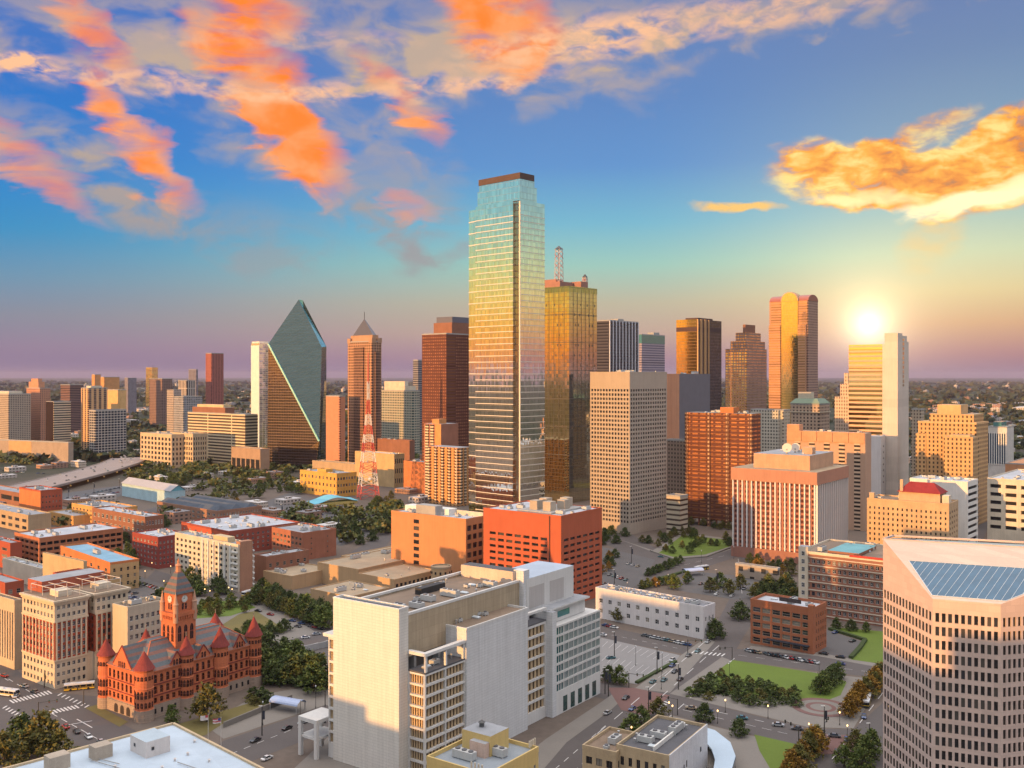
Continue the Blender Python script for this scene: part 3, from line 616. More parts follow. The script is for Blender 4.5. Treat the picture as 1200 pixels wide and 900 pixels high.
def vault_tower():
    Y = 1450; fr = Fr(947, Y, 41); root = thing('office_tower', 'bank tower with barrel vaulted top and glowing gold centre strip', 'tower', (fr.X, fr.Y, 0), fr.rz)
    l, w, h = fr.v(902), fr.u(958.5), fr.z(352)
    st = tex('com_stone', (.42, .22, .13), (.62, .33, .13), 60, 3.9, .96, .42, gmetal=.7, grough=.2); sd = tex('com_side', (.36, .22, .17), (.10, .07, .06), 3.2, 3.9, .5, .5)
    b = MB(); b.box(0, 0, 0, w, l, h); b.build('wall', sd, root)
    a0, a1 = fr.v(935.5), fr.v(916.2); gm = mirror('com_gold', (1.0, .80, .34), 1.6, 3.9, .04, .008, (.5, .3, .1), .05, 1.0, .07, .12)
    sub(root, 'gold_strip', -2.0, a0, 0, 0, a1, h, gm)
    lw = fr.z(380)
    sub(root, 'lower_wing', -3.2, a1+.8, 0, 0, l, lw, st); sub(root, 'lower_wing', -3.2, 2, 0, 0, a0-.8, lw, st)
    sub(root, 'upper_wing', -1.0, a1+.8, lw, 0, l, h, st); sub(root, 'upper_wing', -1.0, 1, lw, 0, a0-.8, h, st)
    rm_ = paint('com_copper', (.30, .09, .06), .4)
    def vault(axis, c, r, x0, x1, z, nm, m):
        b = MB(); n = 12; ar = [(math.cos(math.pi*i/n)*r, math.sin(math.pi*i/n)*r) for i in range(n+1)]
        P = (lambda t, a, q: (t, c+a, z+q)) if axis == 'u' else (lambda t, a, q: (c+a, t, z+q*.55))
        for i in range(n): b.face([P(x0, *ar[i]), P(x1, *ar[i]), P(x1, *ar[i+1]), P(x0, *ar[i+1])])
        b.face([P(x0, *a) for a in ar]); b.face([P(x1, *a) for a in ar[::-1]]); b.build(nm, m, root)
    vault('v', w/2, w/2, -.5, l+.5, h, 'barrel_vault', rm_)
    c = (a0+a1)/2; vault('u', c, (a1-a0)/2+.8, -2.6, w*.3, h, 'arched_vault', wall('com_arch', (.50, .32, .20)))
    vault('u', c, (a1-a0)/2-.6, -2.9, w*.5, h+.1, 'fanlight', gm)
vault_tower()
def sun_tower():
    Y = 950; fr = Fr(1052, Y, 37); root = thing('office_tower', 'bank tower with banded gold windows and tall blank concrete shaft', 'tower', (fr.X, fr.Y, 0), fr.rz)
    con = wall('pink_concrete', (.60, .52, .45), .08, joint=(200, 8), jcol=.9)
    v1, v0 = fr.v(1036.5), fr.v(994); us = fr.u(1062); h = fr.z(390)
    sub(root, 'concrete_shaft', 0, 0, 0, us*.55, v1, h, con)
    hb = fr.z(403); bm = tex('sun_bands', (.60, .40, .22), (1.0, .84, .42), 60, 4.6, .985, .66, gmetal=1.0, grough=.06); sub(root, 'banded_block', 1.5, v1, 0, us, v0, hb, bm)
    for k in range(34):
        z = 6+k*4.6
        if z < hb-1: sub(root, 'spandrel_band', .9, v1+2.6, z, 1.5, v0, z+.9, wall('sun_spandrel', (.55, .36, .25), .1))
    sub(root, 'corner_strip', 0.7, v1, 0, 1.6, v1+2.2, hb, con)
    sub(root, 'glazed_strip', us*.55, 1.5, fr.z(453), us*.95, v1, fr.z(396), tex('sun_strip', (.50, .42, .35), (.95, .68, .26), 4.0, 4.6, .75, .7, gmetal=1, grough=.08))
    u2 = fr.u(1068.5); sub(root, 'side_shaft', us*.62, 3, 0, u2, v1, fr.z(399), con); sub(root, 'shaft_cap', us*.7, 4, fr.z(399), u2*.95, v1*.7, fr.z(392), con)
    sub(root, 'podium', -16, v1*.9, 0, -.4, v1*1.9, fr.z(511), wall('podium_white', (.60, .57, .56), .08))
    b = MB()
    wn = []
    for i in range(7): wn.append(('R', -8, fr.z(523+i*7), 1.6, 1.8, .0, v1*.9-.05))
    windows_on(root, wn, 'plain')
sun_tower()
def deco_tower():
    Y = 1020; fr = Fr(996, Y, 38); root = thing('office_tower', 'small white stepped art deco tower in front of the glowing bank tower', 'tower', (fr.X, fr.Y, 0), fr.rz)
    m = tex('deco', (.58, .44, .34), (.12, .08, .07), 2.6, 3.6, .4, .55)
    zz = 0
    for i, (a, c, y) in enumerate(((978, 1006, 465), (984, 1004, 450), (988, 1002, 437))):
        z = fr.z(y); sub(root, 'base_block' if i == 0 else 'setback', i*1.5, i*1.5, zz, fr.u(c), fr.v(a), z, m); zz = z
deco_tower()

# ================================================================== downtown middle ground
bld('office_tower', 'pale concrete tower with a dense grid of square dark windows', 'tower', 738, dY(627), 42, 691.5, 781.5, 437, wall('omp', (.40, .33, .265), .10), r_grey, dict(n=(13, 31), fx=.60, fz=.56, b=9, t=13, a=(.8, .8), d=.8), dict(n=(15, 31), fx=.60, fz=.56, b=9, t=13, a=(.8, .8), d=.8), 'plain', 9)
def brown_glass():
    Y = dY(622); fr = Fr(881, Y, 37); root = thing('apartment_tower', 'broad brown glass block glowing dark red above the park trees', 'tower', (fr.X, fr.Y, 0), fr.rz)
    l, w, h = fr.v(804), fr.u(892), fr.z(485); m = tex('belo', (.115, .038, .022), (.42, .17, .07), 7.5, 3.6, .72, .38, gmetal=.45, grough=.25)
    b = MB(); b.box(.8, .5, 6, w, l, h); b.build('wall', m, root)
    for i, a in enumerate((0, .34, .62, .97)):
        x = tex('belo_pier', (.12, .05, .03), (.46, .27, .15), 2.5, 3.6, .6, .5); sub(root, 'balcony_column', -.2, l*a, 0, .8, l*a+3.2, h, x)
    b = MB()
    for k in range(8): b.box(1+k*.1, l*k/7.5, 0, 3, l*k/7.5+1.4, 6)
    b.build('ground_pier', brick_dk, root)
    k = 0
    for z in range(3, int(h-4), 4):
        sub(root, 'sill_band', .35, 0.2, z+4.2, .8, l, z+4.7, wall('belo_band', (.24, .10, .05))); k += 1
    sub(root, 'penthouse', w*.2, l*.3, h, w*.8, l*.5, h+5, brick_or); clutter(root, 1, 1, w-1, l-1, h, 10)
brown_glass()
tower_tex('office_block', 'old tan brick block wedged between grid tower and brown glass block', 806, 900, 40, 779, 815, 517, tex('old_tan', (.30, .22, .17), (.06, .05, .045), 3.2, 3.7, .4, .5))
tower_tex('office_block', 'small pale low block at the foot of the brown glass block', 797, 830, 40, 781, 806, 582, tex('low_pale', (.44, .37, .28), (.08, .06, .05), 30, 4.2, .5, .4))
def federal():
    Y = dY(663); fr = Fr(956, Y, 37); root = thing('federal_building', 'red brown office block lined with tall white fins', 'building', (fr.X, fr.Y, 0), fr.rz)
    l, w, h = fr.v(859), fr.u(992), fr.z(553.5)
    m = tex('fed_wall', (.36, .15, .10), (.10, .03, .025), 4.2, 3.75, .70, .60, grough=.2); st = wall('fed_stone', (.42, .21, .14), .12)
    b = MB(); b.box(0, 0, 8, w, l, h-9); b.build('wall', m, root)
    sub(root, 'attic', -1.4, -1.4, h-9, w+1, l+1, h, st, r_tan); sub(root, 'base_storey', -1.2, -1.2, 0, w+1, l+1, 8, wall('fed_base', (.30, .14, .10)))
    fm = paint('fed_fin', (.70, .66, .62), .5); fL = MB(); fL.box(-1.3, -.42, 8, 0, .42, h-9); fL = fL.mesh('white_fin', fm); fR = MB(); fR.box(-.42, -1.3, 8, .42, 0, h-9); fR = fR.mesh('white_fin', fm)
    for i in range(18): put('white_fin', fL, root, (0, .5+(l-1)*i/17, 0))
    for i in range(15): put('white_fin', fR, root, (.5+(w-1)*i/14, 0, 0))
    p = fr.z(534, 12, 8); sub(root, 'penthouse', 10, 8, h, w-6, l-12, p, wall('fed_pent', (.50, .30, .19)), r_grey)
    for x, y, s in ((18, l*.45, 3.6), (30, l*.42, 3.4)):
        b = MB(); pr = [(s*math.sin(a), -s*math.cos(a)*.45) for a in [i*.2 for i in range(8)]]
        b.lathe(0, 0, [(.2, -1.8)]+[(r, z+.0) for r, z in pr], 14); o = b.build('satellite_dish', paint('dish_white', (.62, .50, .40), .5), root, (x, y, p+s+1)); o.rotation_euler = (R(70), 0, R(-80))
        sub(root, 'dish_mount', x-.5, y-.5, p, x+.5, y+.5, p+s, grey)
    sub(root, 'stair_head', 24, l*.18, p, 31, l*.30, p+5, wall('fed_pent', (.5, .3, .19))); clutter(root, 12, 10, w-8, l-14, p, 8)
federal()
def banded_orange():
    Y = 850; fr = Fr(1014, Y, 37); root = thing('hotel_block', 'long tan hotel block with orange crown and paired balcony strips', 'building', (fr.X, fr.Y, 0), fr.rz)
    l, w, h = fr.v(922), fr.u(1021), fr.z(508); m = wall('hotel_tan', (.46, .30, .21), .08)
    b = MB(); b.box(0, 0, 0, w, l, h); b.build('wall', m, root)
    for i in range(5):
        y0 = l*(.06+.19*i); sub(root, 'window_strip', -.6, y0, 0, 0, y0+l*.075, h-9, tex('hotel_strip', (.55, .40, .28), (.05, .04, .035), 40, 3.5, .99, .5))
    for i in range(5): sub(root, 'crown_panel', -.9, l*(.0+.2*i)+.4, h-8.5, 0, l*(.2+.2*i)-.4, h+.5, wall('hotel_crown', (.56, .28, .16)))
    sub(root, 'stair_tower', -1.0, l*.83, h, 8, l*.99, h+6, wall('hotel_crown', (.56, .28, .16))); clutter(root, 1, 1, w-1, l*.8, h, 4)
banded_orange()
tower_tex('office_block', 'plain pale wall block with a stepped roof beside the brown glass block', 918, 1000, 38, 880, 926, 481, tex('pale_plain', (.50, .44, .34), (.10, .09, .08), 4, 3.6, .3, .4), extra=(('low_front', -.25, 0, .1, .95, .01, -20, tex('pale_low', (.48, .44, .36), (.06, .06, .06), 3, 3.4, .5, .5)),))
def green_roof():
    root, fr, w, l, h = tower_tex('hotel_block', 'stone hotel with dull green copper roof below the vaulted tower', 960, 1060, 40, 926.5, 972, 474, tex('adol', (.42, .31, .23), (.08, .06, .055), 4.0, 3.7, .45, .55))
    b = MB(); b.frustum([(-.8, -.8), (w+.8, -.8), (w+.8, l+.8), (-.8, l+.8)], h+.9, [(4, 4), (w-4, 4), (w-4, l-4), (4, l-4)], h+6); b.build('copper_roof', paint('copper_green', (.16, .22, .15), .6), root)
    sub(root, 'cornice', -.9, -.9, h-9, w+.9, l+.9, h-8, lime); sub(root, 'roof_house', w*.3, l*.4, h+6, w*.6, l*.85, h+13, lime)
green_roof()
def deco_hotel():
    Y = 880; fr = Fr(1144, Y, 40); root = thing('deco_building', 'large orange stone art deco block stepping up to a penthouse', 'building', (fr.X, fr.Y, 0), fr.rz)
    m = tex('santa', (.52, .31, .14), (.07, .05, .035), 3.6, 3.9, .40, .55); l = fr.v(1076); w = fr.u(1158); h = fr.z(496)
    sub(root, 'main_block', 0, 0, 0, w, l, h, m, r_tan); h2 = fr.z(486); sub(root, 'setback', 3, fr.v(1140), h, w*.9, fr.v(1088), h2, m, r_tan); sub(root, 'penthouse', 5, fr.v(1124), h2, w*.7, fr.v(1096.5), fr.z(475), wall('santa_plain', (.58, .36, .18)), r_tan)
    sub(root, 'low_shoulder', -1.0, l*.86, 0, w*.8, l*1.04, fr.z(510), m, r_tan)
    f2 = Fr(1144, Y, 40); u0 = -18; sub(root, 'front_wing', u0, fr.v(1140, u0), 0, 0, fr.v(1106, u0), fr.z(512, u0, 8), m, r_tan); sub(root, 'wing_cap', u0+2, fr.v(1136, u0), fr.z(512, u0, 8), -1, fr.v(1112, u0), fr.z(510, u0, 8), wall('santa_plain', (.58, .36, .18)), r_tan)
    sub(root, 'cornice', -.4, -.4, h-1.2, w+.3, l+.3, h+.5, wall('santa_plain', (.58, .36, .18)))
deco_hotel()
def stripe_block():
    root, fr, w, l, h = tower_tex('office_block', 'pale block with blue glass between white vertical fins', 1180, 1150, 40, 1156, 1188, 501, wall('pale_front', (.55, .52, .48)))
    sub(root, 'glass_front', -.2, .5, h*.42, 0, l-.5, h*.9, g_blue)
    for i in range(9): sub(root, 'white_fin', -.9, .5+(l-2)*i/8, h*.4, -.1, 1.4+(l-2)*i/8, h*.92, white)
    sub(root, 'penthouse', w*.1, l*.3, h, w*.8, l*.7, h+6, g_teal)
stripe_block()
def red_roof_block():
    root, fr, w, l, h = bld('old_hotel', 'buff stone block with red tiled hip roof over its top storey', 'building', 1112, dY(661), 37, 1016, 1123, 592, wall('bluff', (.50, .34, .20)), r_brown, dict(n=(17, 9), fx=.34, fz=.5, b=3, t=4, d=.35), dict(n=(4, 9), fx=.4, fz=.5, b=3, t=4, d=.35), 'plain', 6)
    a0, a1 = l*.12, l*.62; sub(root, 'attic_house', 4, a0, h, w*.8, a1, h+7, wall('bluff_attic', (.52, .36, .23)))
    b = MB(); p = [(3, a0-1), (w*.84, a0-1), (w*.84, a1+1), (3, a1+1)]; q = [(w*.4, a0+6), (w*.45, a0+6), (w*.45, a1-6), (w*.4, a1-6)]; b.frustum(p, h+7, q, h+14); b.build('hip_roof', wall('tile_red', (.27, .03, .028), .3, joint=(1.2, .8)), root)
    sub(root, 'chimney', 3.5, a1-3, h+6, 5.5, a1-1, h+16, wall('bluff_attic', (.52, .36, .23))); sub(root, 'corner_turret', .5, l-5, h, 4, l-1.5, h+5, wall('bluff_attic', (.52, .36, .23))); sub(root, 'stair_head', 5, l*.02, h, 12, l*.1, h+6, cream)
red_roof_block()
bld('parking_garage', 'white garage with stepped striped floors behind the red roof block', 'garage', 1134, 745, 40, 1066, 1146, 566, white, r_white, None, dict(n=(1, 10), fx=.94, fz=.5, b=2, t=2, d=1.0), 'shade_pane', 8)
bld('parking_garage', 'cream garage with long open decks at the edge of town', 'garage', 1232, 770, 40, 1157, 1262, 566, cream, r_white, dict(n=(4, 6), fx=.72, fz=.45, b=9, t=2, d=1.2), None, 'shade_pane', 9, limit=100)
tower_tex('office_block', 'low orange flat roofed block between blue striped block and garage', 1215, 1010, 40, 1178, 1240, 545, wall('low_or', (.50, .24, .12)))
tower_tex('office_block', 'narrow cream block rising behind the concrete shaft', 1079, 1050, 40, 1068, 1083, 480, tex('narrow_cream', (.44, .36, .27), (.08, .06, .05), 3, 3.6, .4, .5))

# ================================================================== courthouses and blocks around the plaza
def red_court():
    root, fr, w, l, h = bld('court_building', 'vivid orange red brick box with rows of slot windows', 'building', 657.5, dY(714), 37, 566.5, 705.5, 606, wall('court_brick', (.42, .105, .05), .14), r_white,
        dict(n=(7, 10), fx=.72, fz=.42, b=3, t=12, a=(9, 4), d=.7), dict(n=(6, 10), fx=.72, fz=.42, b=3, t=12, a=(2, 2), d=.7), 'plain', 0, par=.8)
    sub(root, 'recess_shade_strip', -.25, 7.6, 0, .0, 8.3, h, paint('recess_shade', (.05, .02, .015), .8))  # near-black strip laid on the wall, painting the shade of a recess
    for i, (x, y) in enumerate(((.22, .25), (.22, .42), (.5, .22), (.5, .45), (.72, .3))): sub(root, 'cooling_tower', w*x, l*y, h, w*x+6, l*y+5.5, h+6.5, wall('cool_tan', (.40, .33, .26)))
    sub(root, 'plant_deck', w*.12, l*.18, h, w*.9, l*.62, h+1.0, grey); clutter(root, w*.05, l*.6, w*.9, l*.95, h, 5); clutter(root, w*.1, 1, w*.9, l*.2, h, 4)
red_court()
def orange_jail():
    root, fr, w, l, h = bld('office_block', 'blank orange faced block with one vertical strip of windows', 'building', 546, dY(692), 37, 458.5, 567, 610, wall('jail_or', (.49, .22, .10), .14), r_white, None, dict(n=(3, 7), fx=.7, fz=.62, b=2, t=2.5, d=.6), 'plain', 9)
    a = fr.v(488); z0 = fr.z(650, 0, a)
    wn = [('L', a, fr.z(611+i*8, 0, a), 4.6, 2.5, 0, -.12) for i in range(7)]
    windows_on(root, wn, 'plain'); sub(root, 'white_upstand', w*.55, l*.35, h, w, l*.95, h+4, white); sub(root, 'plant_house', w*.1, l*.42, h, w*.5, l*.68, h+6.5, grey); sub(root, 'rear_parapet', w-1, 0, h, w, l, h+3, cream)
orange_jail()
def low_campus():
    nm, ct = 'campus_building', 'building'; t = wall('campus_tan', (.44, .29, .16), .08)
    bld(nm, 'low tan windowless box with brown flat roof by the tree lined street', ct, 342, dY(691.5), 38, 308.5, 390, 676, t, r_tan, ac=5, par=.5)
    bld(nm, 'larger tan windowless block nearest the white courts roof', ct, 410.5, dY(716), 38, 364, 456, 700, t, r_tan, ac=4, par=.5)
    bld(nm, 'tan flat roofed hall stepping back from the windowless box', ct, 420, dY(692), 38, 372, 506, 668, t, r_tan, ac=6, par=.5)
    root, fr, w, l, h = bld(nm, 'tan campus wing with two rows of square windows round a court', ct, 462, dY(702), 38, 420, 512, 680, t, r_tan, None, dict(n=(10, 2), fx=.6, fz=.5, b=1, t=1.5, d=.4), 'plain', 3, par=.5)
    x, y = gp(517, 697, 0); r2 = thing('round_stair', 'round drum stair with slit windows beside orange block', 'building', (x, y, 0)); b = MB(); b.lathe(0, 0, [(6.2, 0), (6.2, 17)], 20); b.build('wall', t, r2); b = MB(); b.lathe(0, 0, [(6.4, 17), (6.4, 18), (5.6, 18), (5.6, 17.2), (.1, 17.2)], 20); b.build('roof', r_tan, r2)
    for i in range(12):
        a = i*math.tau/12; sub(r2, 'window', 6.1*math.cos(a)-.5, 6.1*math.sin(a)-.5, 13.5, 6.1*math.cos(a)+.5, 6.1*math.sin(a)+.5, 15, g_dark)
    bld(nm, 'tan wing closing the campus court below the orange block', ct, 450, dY(681), 38, 400, 540, 660, t, r_tan, ac=4, par=.5)
low_campus()
def white_courts():
    Y = 327.0; fr = Fr(467.5, Y, 35.5); root = thing('courts_building', 'big white panelled courts complex with blank end slab and brown gravel roof', 'building', (fr.X, fr.Y, 0), fr.rz)
    wp = wall('white_panel', (.64, .605, .55), .06, joint=(4.8, 1.0), jcol=.78, streak=.25, c2=.96); bg = wall('beige_precast', (.40, .32, .22), .12, joint=(9.0, 3.4), jcol=.80, streak=.45); wf = wall('white_frame', (.60, .585, .56), .08)
    l = fr.v(390.5); hs = fr.z(716); us = fr.u(478.5)
    sub(root, 'end_slab', 0, 0, 0, us, l, hs, wp, r_dark)
    b = MB(); b.box(-.1, -.1, hs, us+.1, .5, hs+.7); b.box(-.1, l-.5, hs, us+.1, l+.1, hs+.7); b.box(-.1, .5, hs, .45, l-.5, hs+.7); b.box(us-.45, .5, hs, us+.1, l-.5, hs+.7); b.build('parapet', wf, root)
    # main hall: beige fascia hanging over recessed floors
    v0 = 1.2; ue = fr.u(612, v0); hm = fr.z(722, us, v0); hf = fr.z(771, us, v0)
    sub(root, 'main_roof', us+.6, v0+.6, hm-1.2, ue, l-1, hm-.6, r_brown)
    b = MB(); b.box(us, v0, hf, ue, v0+.6, hm); b.box(us, l-1, hf, ue, l-.4, hm); b.build('fascia', bg, root)
    sub(root, 'fascia_cap', us, v0-.15, hm, ue, v0+.75, hm+.9, wf); sub(root, 'fascia_cap', us, l-1.2, hm, ue, l-.2, hm+.9, wf)
    sub(root, 'recessed_floor', us, v0+3.5, 0, ue, l-3, hm-1.3, wall('recess', (.16, .14, .12)))
    for i in range(5): sub(root, 'soffit_column', us+(ue-us)*(i+.4)/5.3, v0+.8, hf-10, us+(ue-us)*(i+.4)/5.3+1.2, v0+3.4, hf, grey)
    # rooftop plant
    c = us+(ue-us)*.42; sub(root, 'smoke_hatch', c, l*.62, hm-.6, c+14, l*.72, hm+1.8, paint('hatch_black', (.02, .02, .022), .6)); clutter(root, us+4, 3, ue-6, l*.55, hm-.6, 12, 4); clutter(root, us+4, l*.75, ue-6, l-2, hm-.6, 5, 6)
    sub(root, 'rear_house', ue-4, 3, hm-.6, ue+2, l-2, hm+4.2, wall('rear_pink', (.55, .44, .36)), r_dark)
    # lower office wing in front: window frames between slab and brick core
    vw = -12.0; ua, ub = fr.u(481, 0)-.5, fr.u(545, vw)
    h1 = fr.z(795, ua, vw)
    vw = -7.5; ub = fr.u(545, vw); uc0, uc1 = ub, fr.u(617, vw); h1 = fr.z(791, us, vw); hc = fr.z(736, ub, vw-.3)
    b = MB(); wins = []
    mk = span(2, .94, us+.2, ub); zs = span(9, .82, 2, h1-.3)
    face_grid(b, 'R', ub-us, 0, h1, [(a, c) for a, c in mk], zs, 1.2, vw, 0, wins, 0, us)
    b.build('window_frame_wall', wf, root)
    b = MB(); wl = []
    face_grid(b, 'L', -vw, 0, h1, [(vw+.9, -.6)], zs, 1.2, us, 0, wl, 0, vw); b.build('window_frame_wall', wf, root)
    gp_ = glass('bronze_pane', (.02, .016, .012), .05); tn = wall('tan_fin', (.45, .33, .20), .1)
    pm = MB(); pm.face([(-.5, 0, -.5), (.5, 0, -.5), (.5, 0, .5), (-.5, 0, .5)], 0); k = 5
    for i in range(k+1): pm.box(-.5+i*(.9/k), -.35, -.5, -.5+i*(.9/k)+.1, 0, .5, 1)
    pm = pm.mesh('window_bay', [gp_, tn])
    for (fc, a, z, ww, hh, d, off) in wins: put('window_bay', pm, root, (a, off+d, z), 0, (ww, 1, hh))
    for (fc, a, z, ww, hh, d, off) in wl: put('window_bay', pm, root, (off+d, a, z), -math.pi/2, (ww, 1, hh))
    sub(root, 'wing_deck', us, vw, h1, ub, 0, h1+.6, r_dark)
    for x in (us+.3, (us+ub)/2, ub-1.0): sub(root, 'pergola_post', x, vw, h1+.6, x+.8, vw+.8, h1+6, wf)
    b = MB(); b.box(us-.3, vw-.3, h1+6, ub, vw+1.6, h1+7.0); b.box(us-.3, vw+1.6, h1+6, us+1.5, .5, h1+7.0); b.build('pergola_beam', wf, root)
    clutter(root, us+2, vw+1.2, ub-1, -.5, h1+.6, 3, 8)
    # brick core
    wb = wall('white_brick', (.60, .60, .60), .06, joint=(3.6, 1.0), jcol=.80, streak=.22, c2=.95)
    sub(root, 'stair_core', uc0, vw-.6, 0, uc1, 6, hc-.8, wb, r_brown); b = MB()
    for x0, y0, x1, y1 in ((uc0-.1, vw-.7, uc1+.1, vw-.2), (uc0-.1, vw-.2, uc0+.35, 6), (uc1-.35, vw-.2, uc1+.1, 6)): b.box(x0, y0, hc-.9, x1, y1, hc)
    b.build('parapet', wf, root); clutter(root, uc0+2, vw+1, uc1-1, 4, hc-.8, 5, 9)
    # recessed window strip and tall stair shaft
    ud0, ud1 = uc1, fr.u(640, vw+1.5); hd = fr.z(738, uc1, vw)
    b = MB(); wd = []; face_grid(b, 'R', ud1-ud0, 0, hd, span(1, .88, ud0, ud1), span(8, .8, 4, hd-.5), 1.0, vw+1.5, 0, wd, 0, ud0); b.build('window_frame_wall', wf, root)
    for (fc, a, z, ww, hh, d, off) in wd: put('window_bay', pm, root, (a, off+d, z), 0, (ww, 1, hh))
    sub(root, 'wing_deck', ud0, vw+1.5, hd, ud1, 6, hd+.6, r_dark); sub(root, 'pergola_beam', ud0, vw+1.2, hd+4.5, ud1, vw+2.6, hd+5.4, wf)
    ue0 = ud1; f0 = vw-1.5; ue1 = fr.u(703.5, f0); ux = fr.u(652, f0); he = fr.z(718, ue0, f0)
    sub(root, 'corner_shaft', ue0, f0, 0, ux, f0+16, he, wb, r_grey)
    b = MB(); we = []; face_grid(b, 'R', ue1-ux, 0, he-6, span(1, .95, ux, ux+6)+span(8, .92, ux+6, ue1), span(7, .76, 9, he-6.3), .35, f0, 0, we, 0, ux)
    b.box(ux, f0+.42, 0, ue1, f0+18, he-6.2); b.build('glazed_wing_wall', wf, root)
    pt = MB(); pt.face([(-.5, 0, -.5), (.5, 0, -.5), (.5, 0, .5), (-.5, 0, .5)], 0)
    for i in range(4): pt.box(-.5+i*.3, -.15, -.5, -.5+i*.3+.06, 0, .5, 1)
    pt = pt.mesh('window_bay', [glass('teal_pane', (.03, .11, .12), .05, .1, .8), wf])
    for (fc, a, z, ww, hh, d, off) in we: put('window_bay', pt, root, (a, off+d, z), 0, (ww, 1, hh))
    for i in range(5): sub(root, 'ground_window', ux+5+i*(ue1-ux-6)/5, f0-.1, .5, ux+8+i*(ue1-ux-6)/5, f0+.05, 6.5, g_green)
    # attic storey and blue-white penthouse
    sub(root, 'attic_storey', ux+.2, f0+4, he-6, ue1-6, f0+17, he-.4, wf, r_grey); sub(root, 'roof_overhang', ux-1, f0+2.5, he-.4, ue1-4.5, f0+18, he+.3, wf, r_grey); sub(root, 'attic_window', ux+7, f0+3.9, he-4.5, ux+16, f0+4.0, he-2, g_teal)
    hp = fr.z(675, ux, f0+6); p0, p1 = fr.u(617, f0+8), fr.u(672, f0+8); sub(root, 'plant_penthouse', p0, f0+8, he-1, p1, f0+26, hp, wf, roofm('roof_pale_blue', (.40, .46, .54), .2))
    sub(root, 'louvre_panel', p0+2.0, f0+7.9, hp-12, p0+2+(p1-p0)*.30, f0+8, hp-3.5, wall('louvre', (.45, .42, .40), .05)); sub(root, 'louvre_panel', p0+(p1-p0)*.48, f0+7.9, hp-12, p0+(p1-p0)*.78, f0+8, hp-3.5, MATS['louvre'])
    sub(root, 'link_shaft', ue-2, v0-2.0, 0, ue+2, 4, fr.z(668, ue, 0), wb)
    # west frame wing and entrance portico
    hw = fr.z(748, 0, l); b = MB(); ww = []; face_grid(b, 'L', fr.v(383)-l, 0, hw, span(1, .72, l, fr.v(383)), span(9, .8, 5, hw-.5), 1.0, .8, 0, ww, 0, l)
    b.face([(.8, l, hw), (12, l, hw), (12, fr.v(383), hw), (.8, fr.v(383), hw)]); b.face([(.8, fr.v(383), 0), (.8, fr.v(383), hw), (12, fr.v(383), hw), (12, fr.v(383), 0)]); b.build('window_frame_wall', wf, root)
    for (fc, a, z, w2, hh, d, off) in ww: put('window_bay', pm, root, (off+d, a, z), -math.pi/2, (w2, 1, hh))
    sub(root, 'roof_beam', .2, l, hw, 12, fr.v(378), hw+1.1, wf)
    q = fr.v(383); b = MB()
    for (x, y) in ((-4, q+1), (-4, q+9), (6, q+9), (6, q+1)): b.box(x, y, 0, x+1.3, y+1.3, 12.5)
    b.box(-4, q+1, 12.5, 7.3, q+10.3, 13.8); b.box(-3.6, q+1.4, 6.5, 7, q+10, 7.3); b.build('entrance_portico', wf, root)
white_courts()
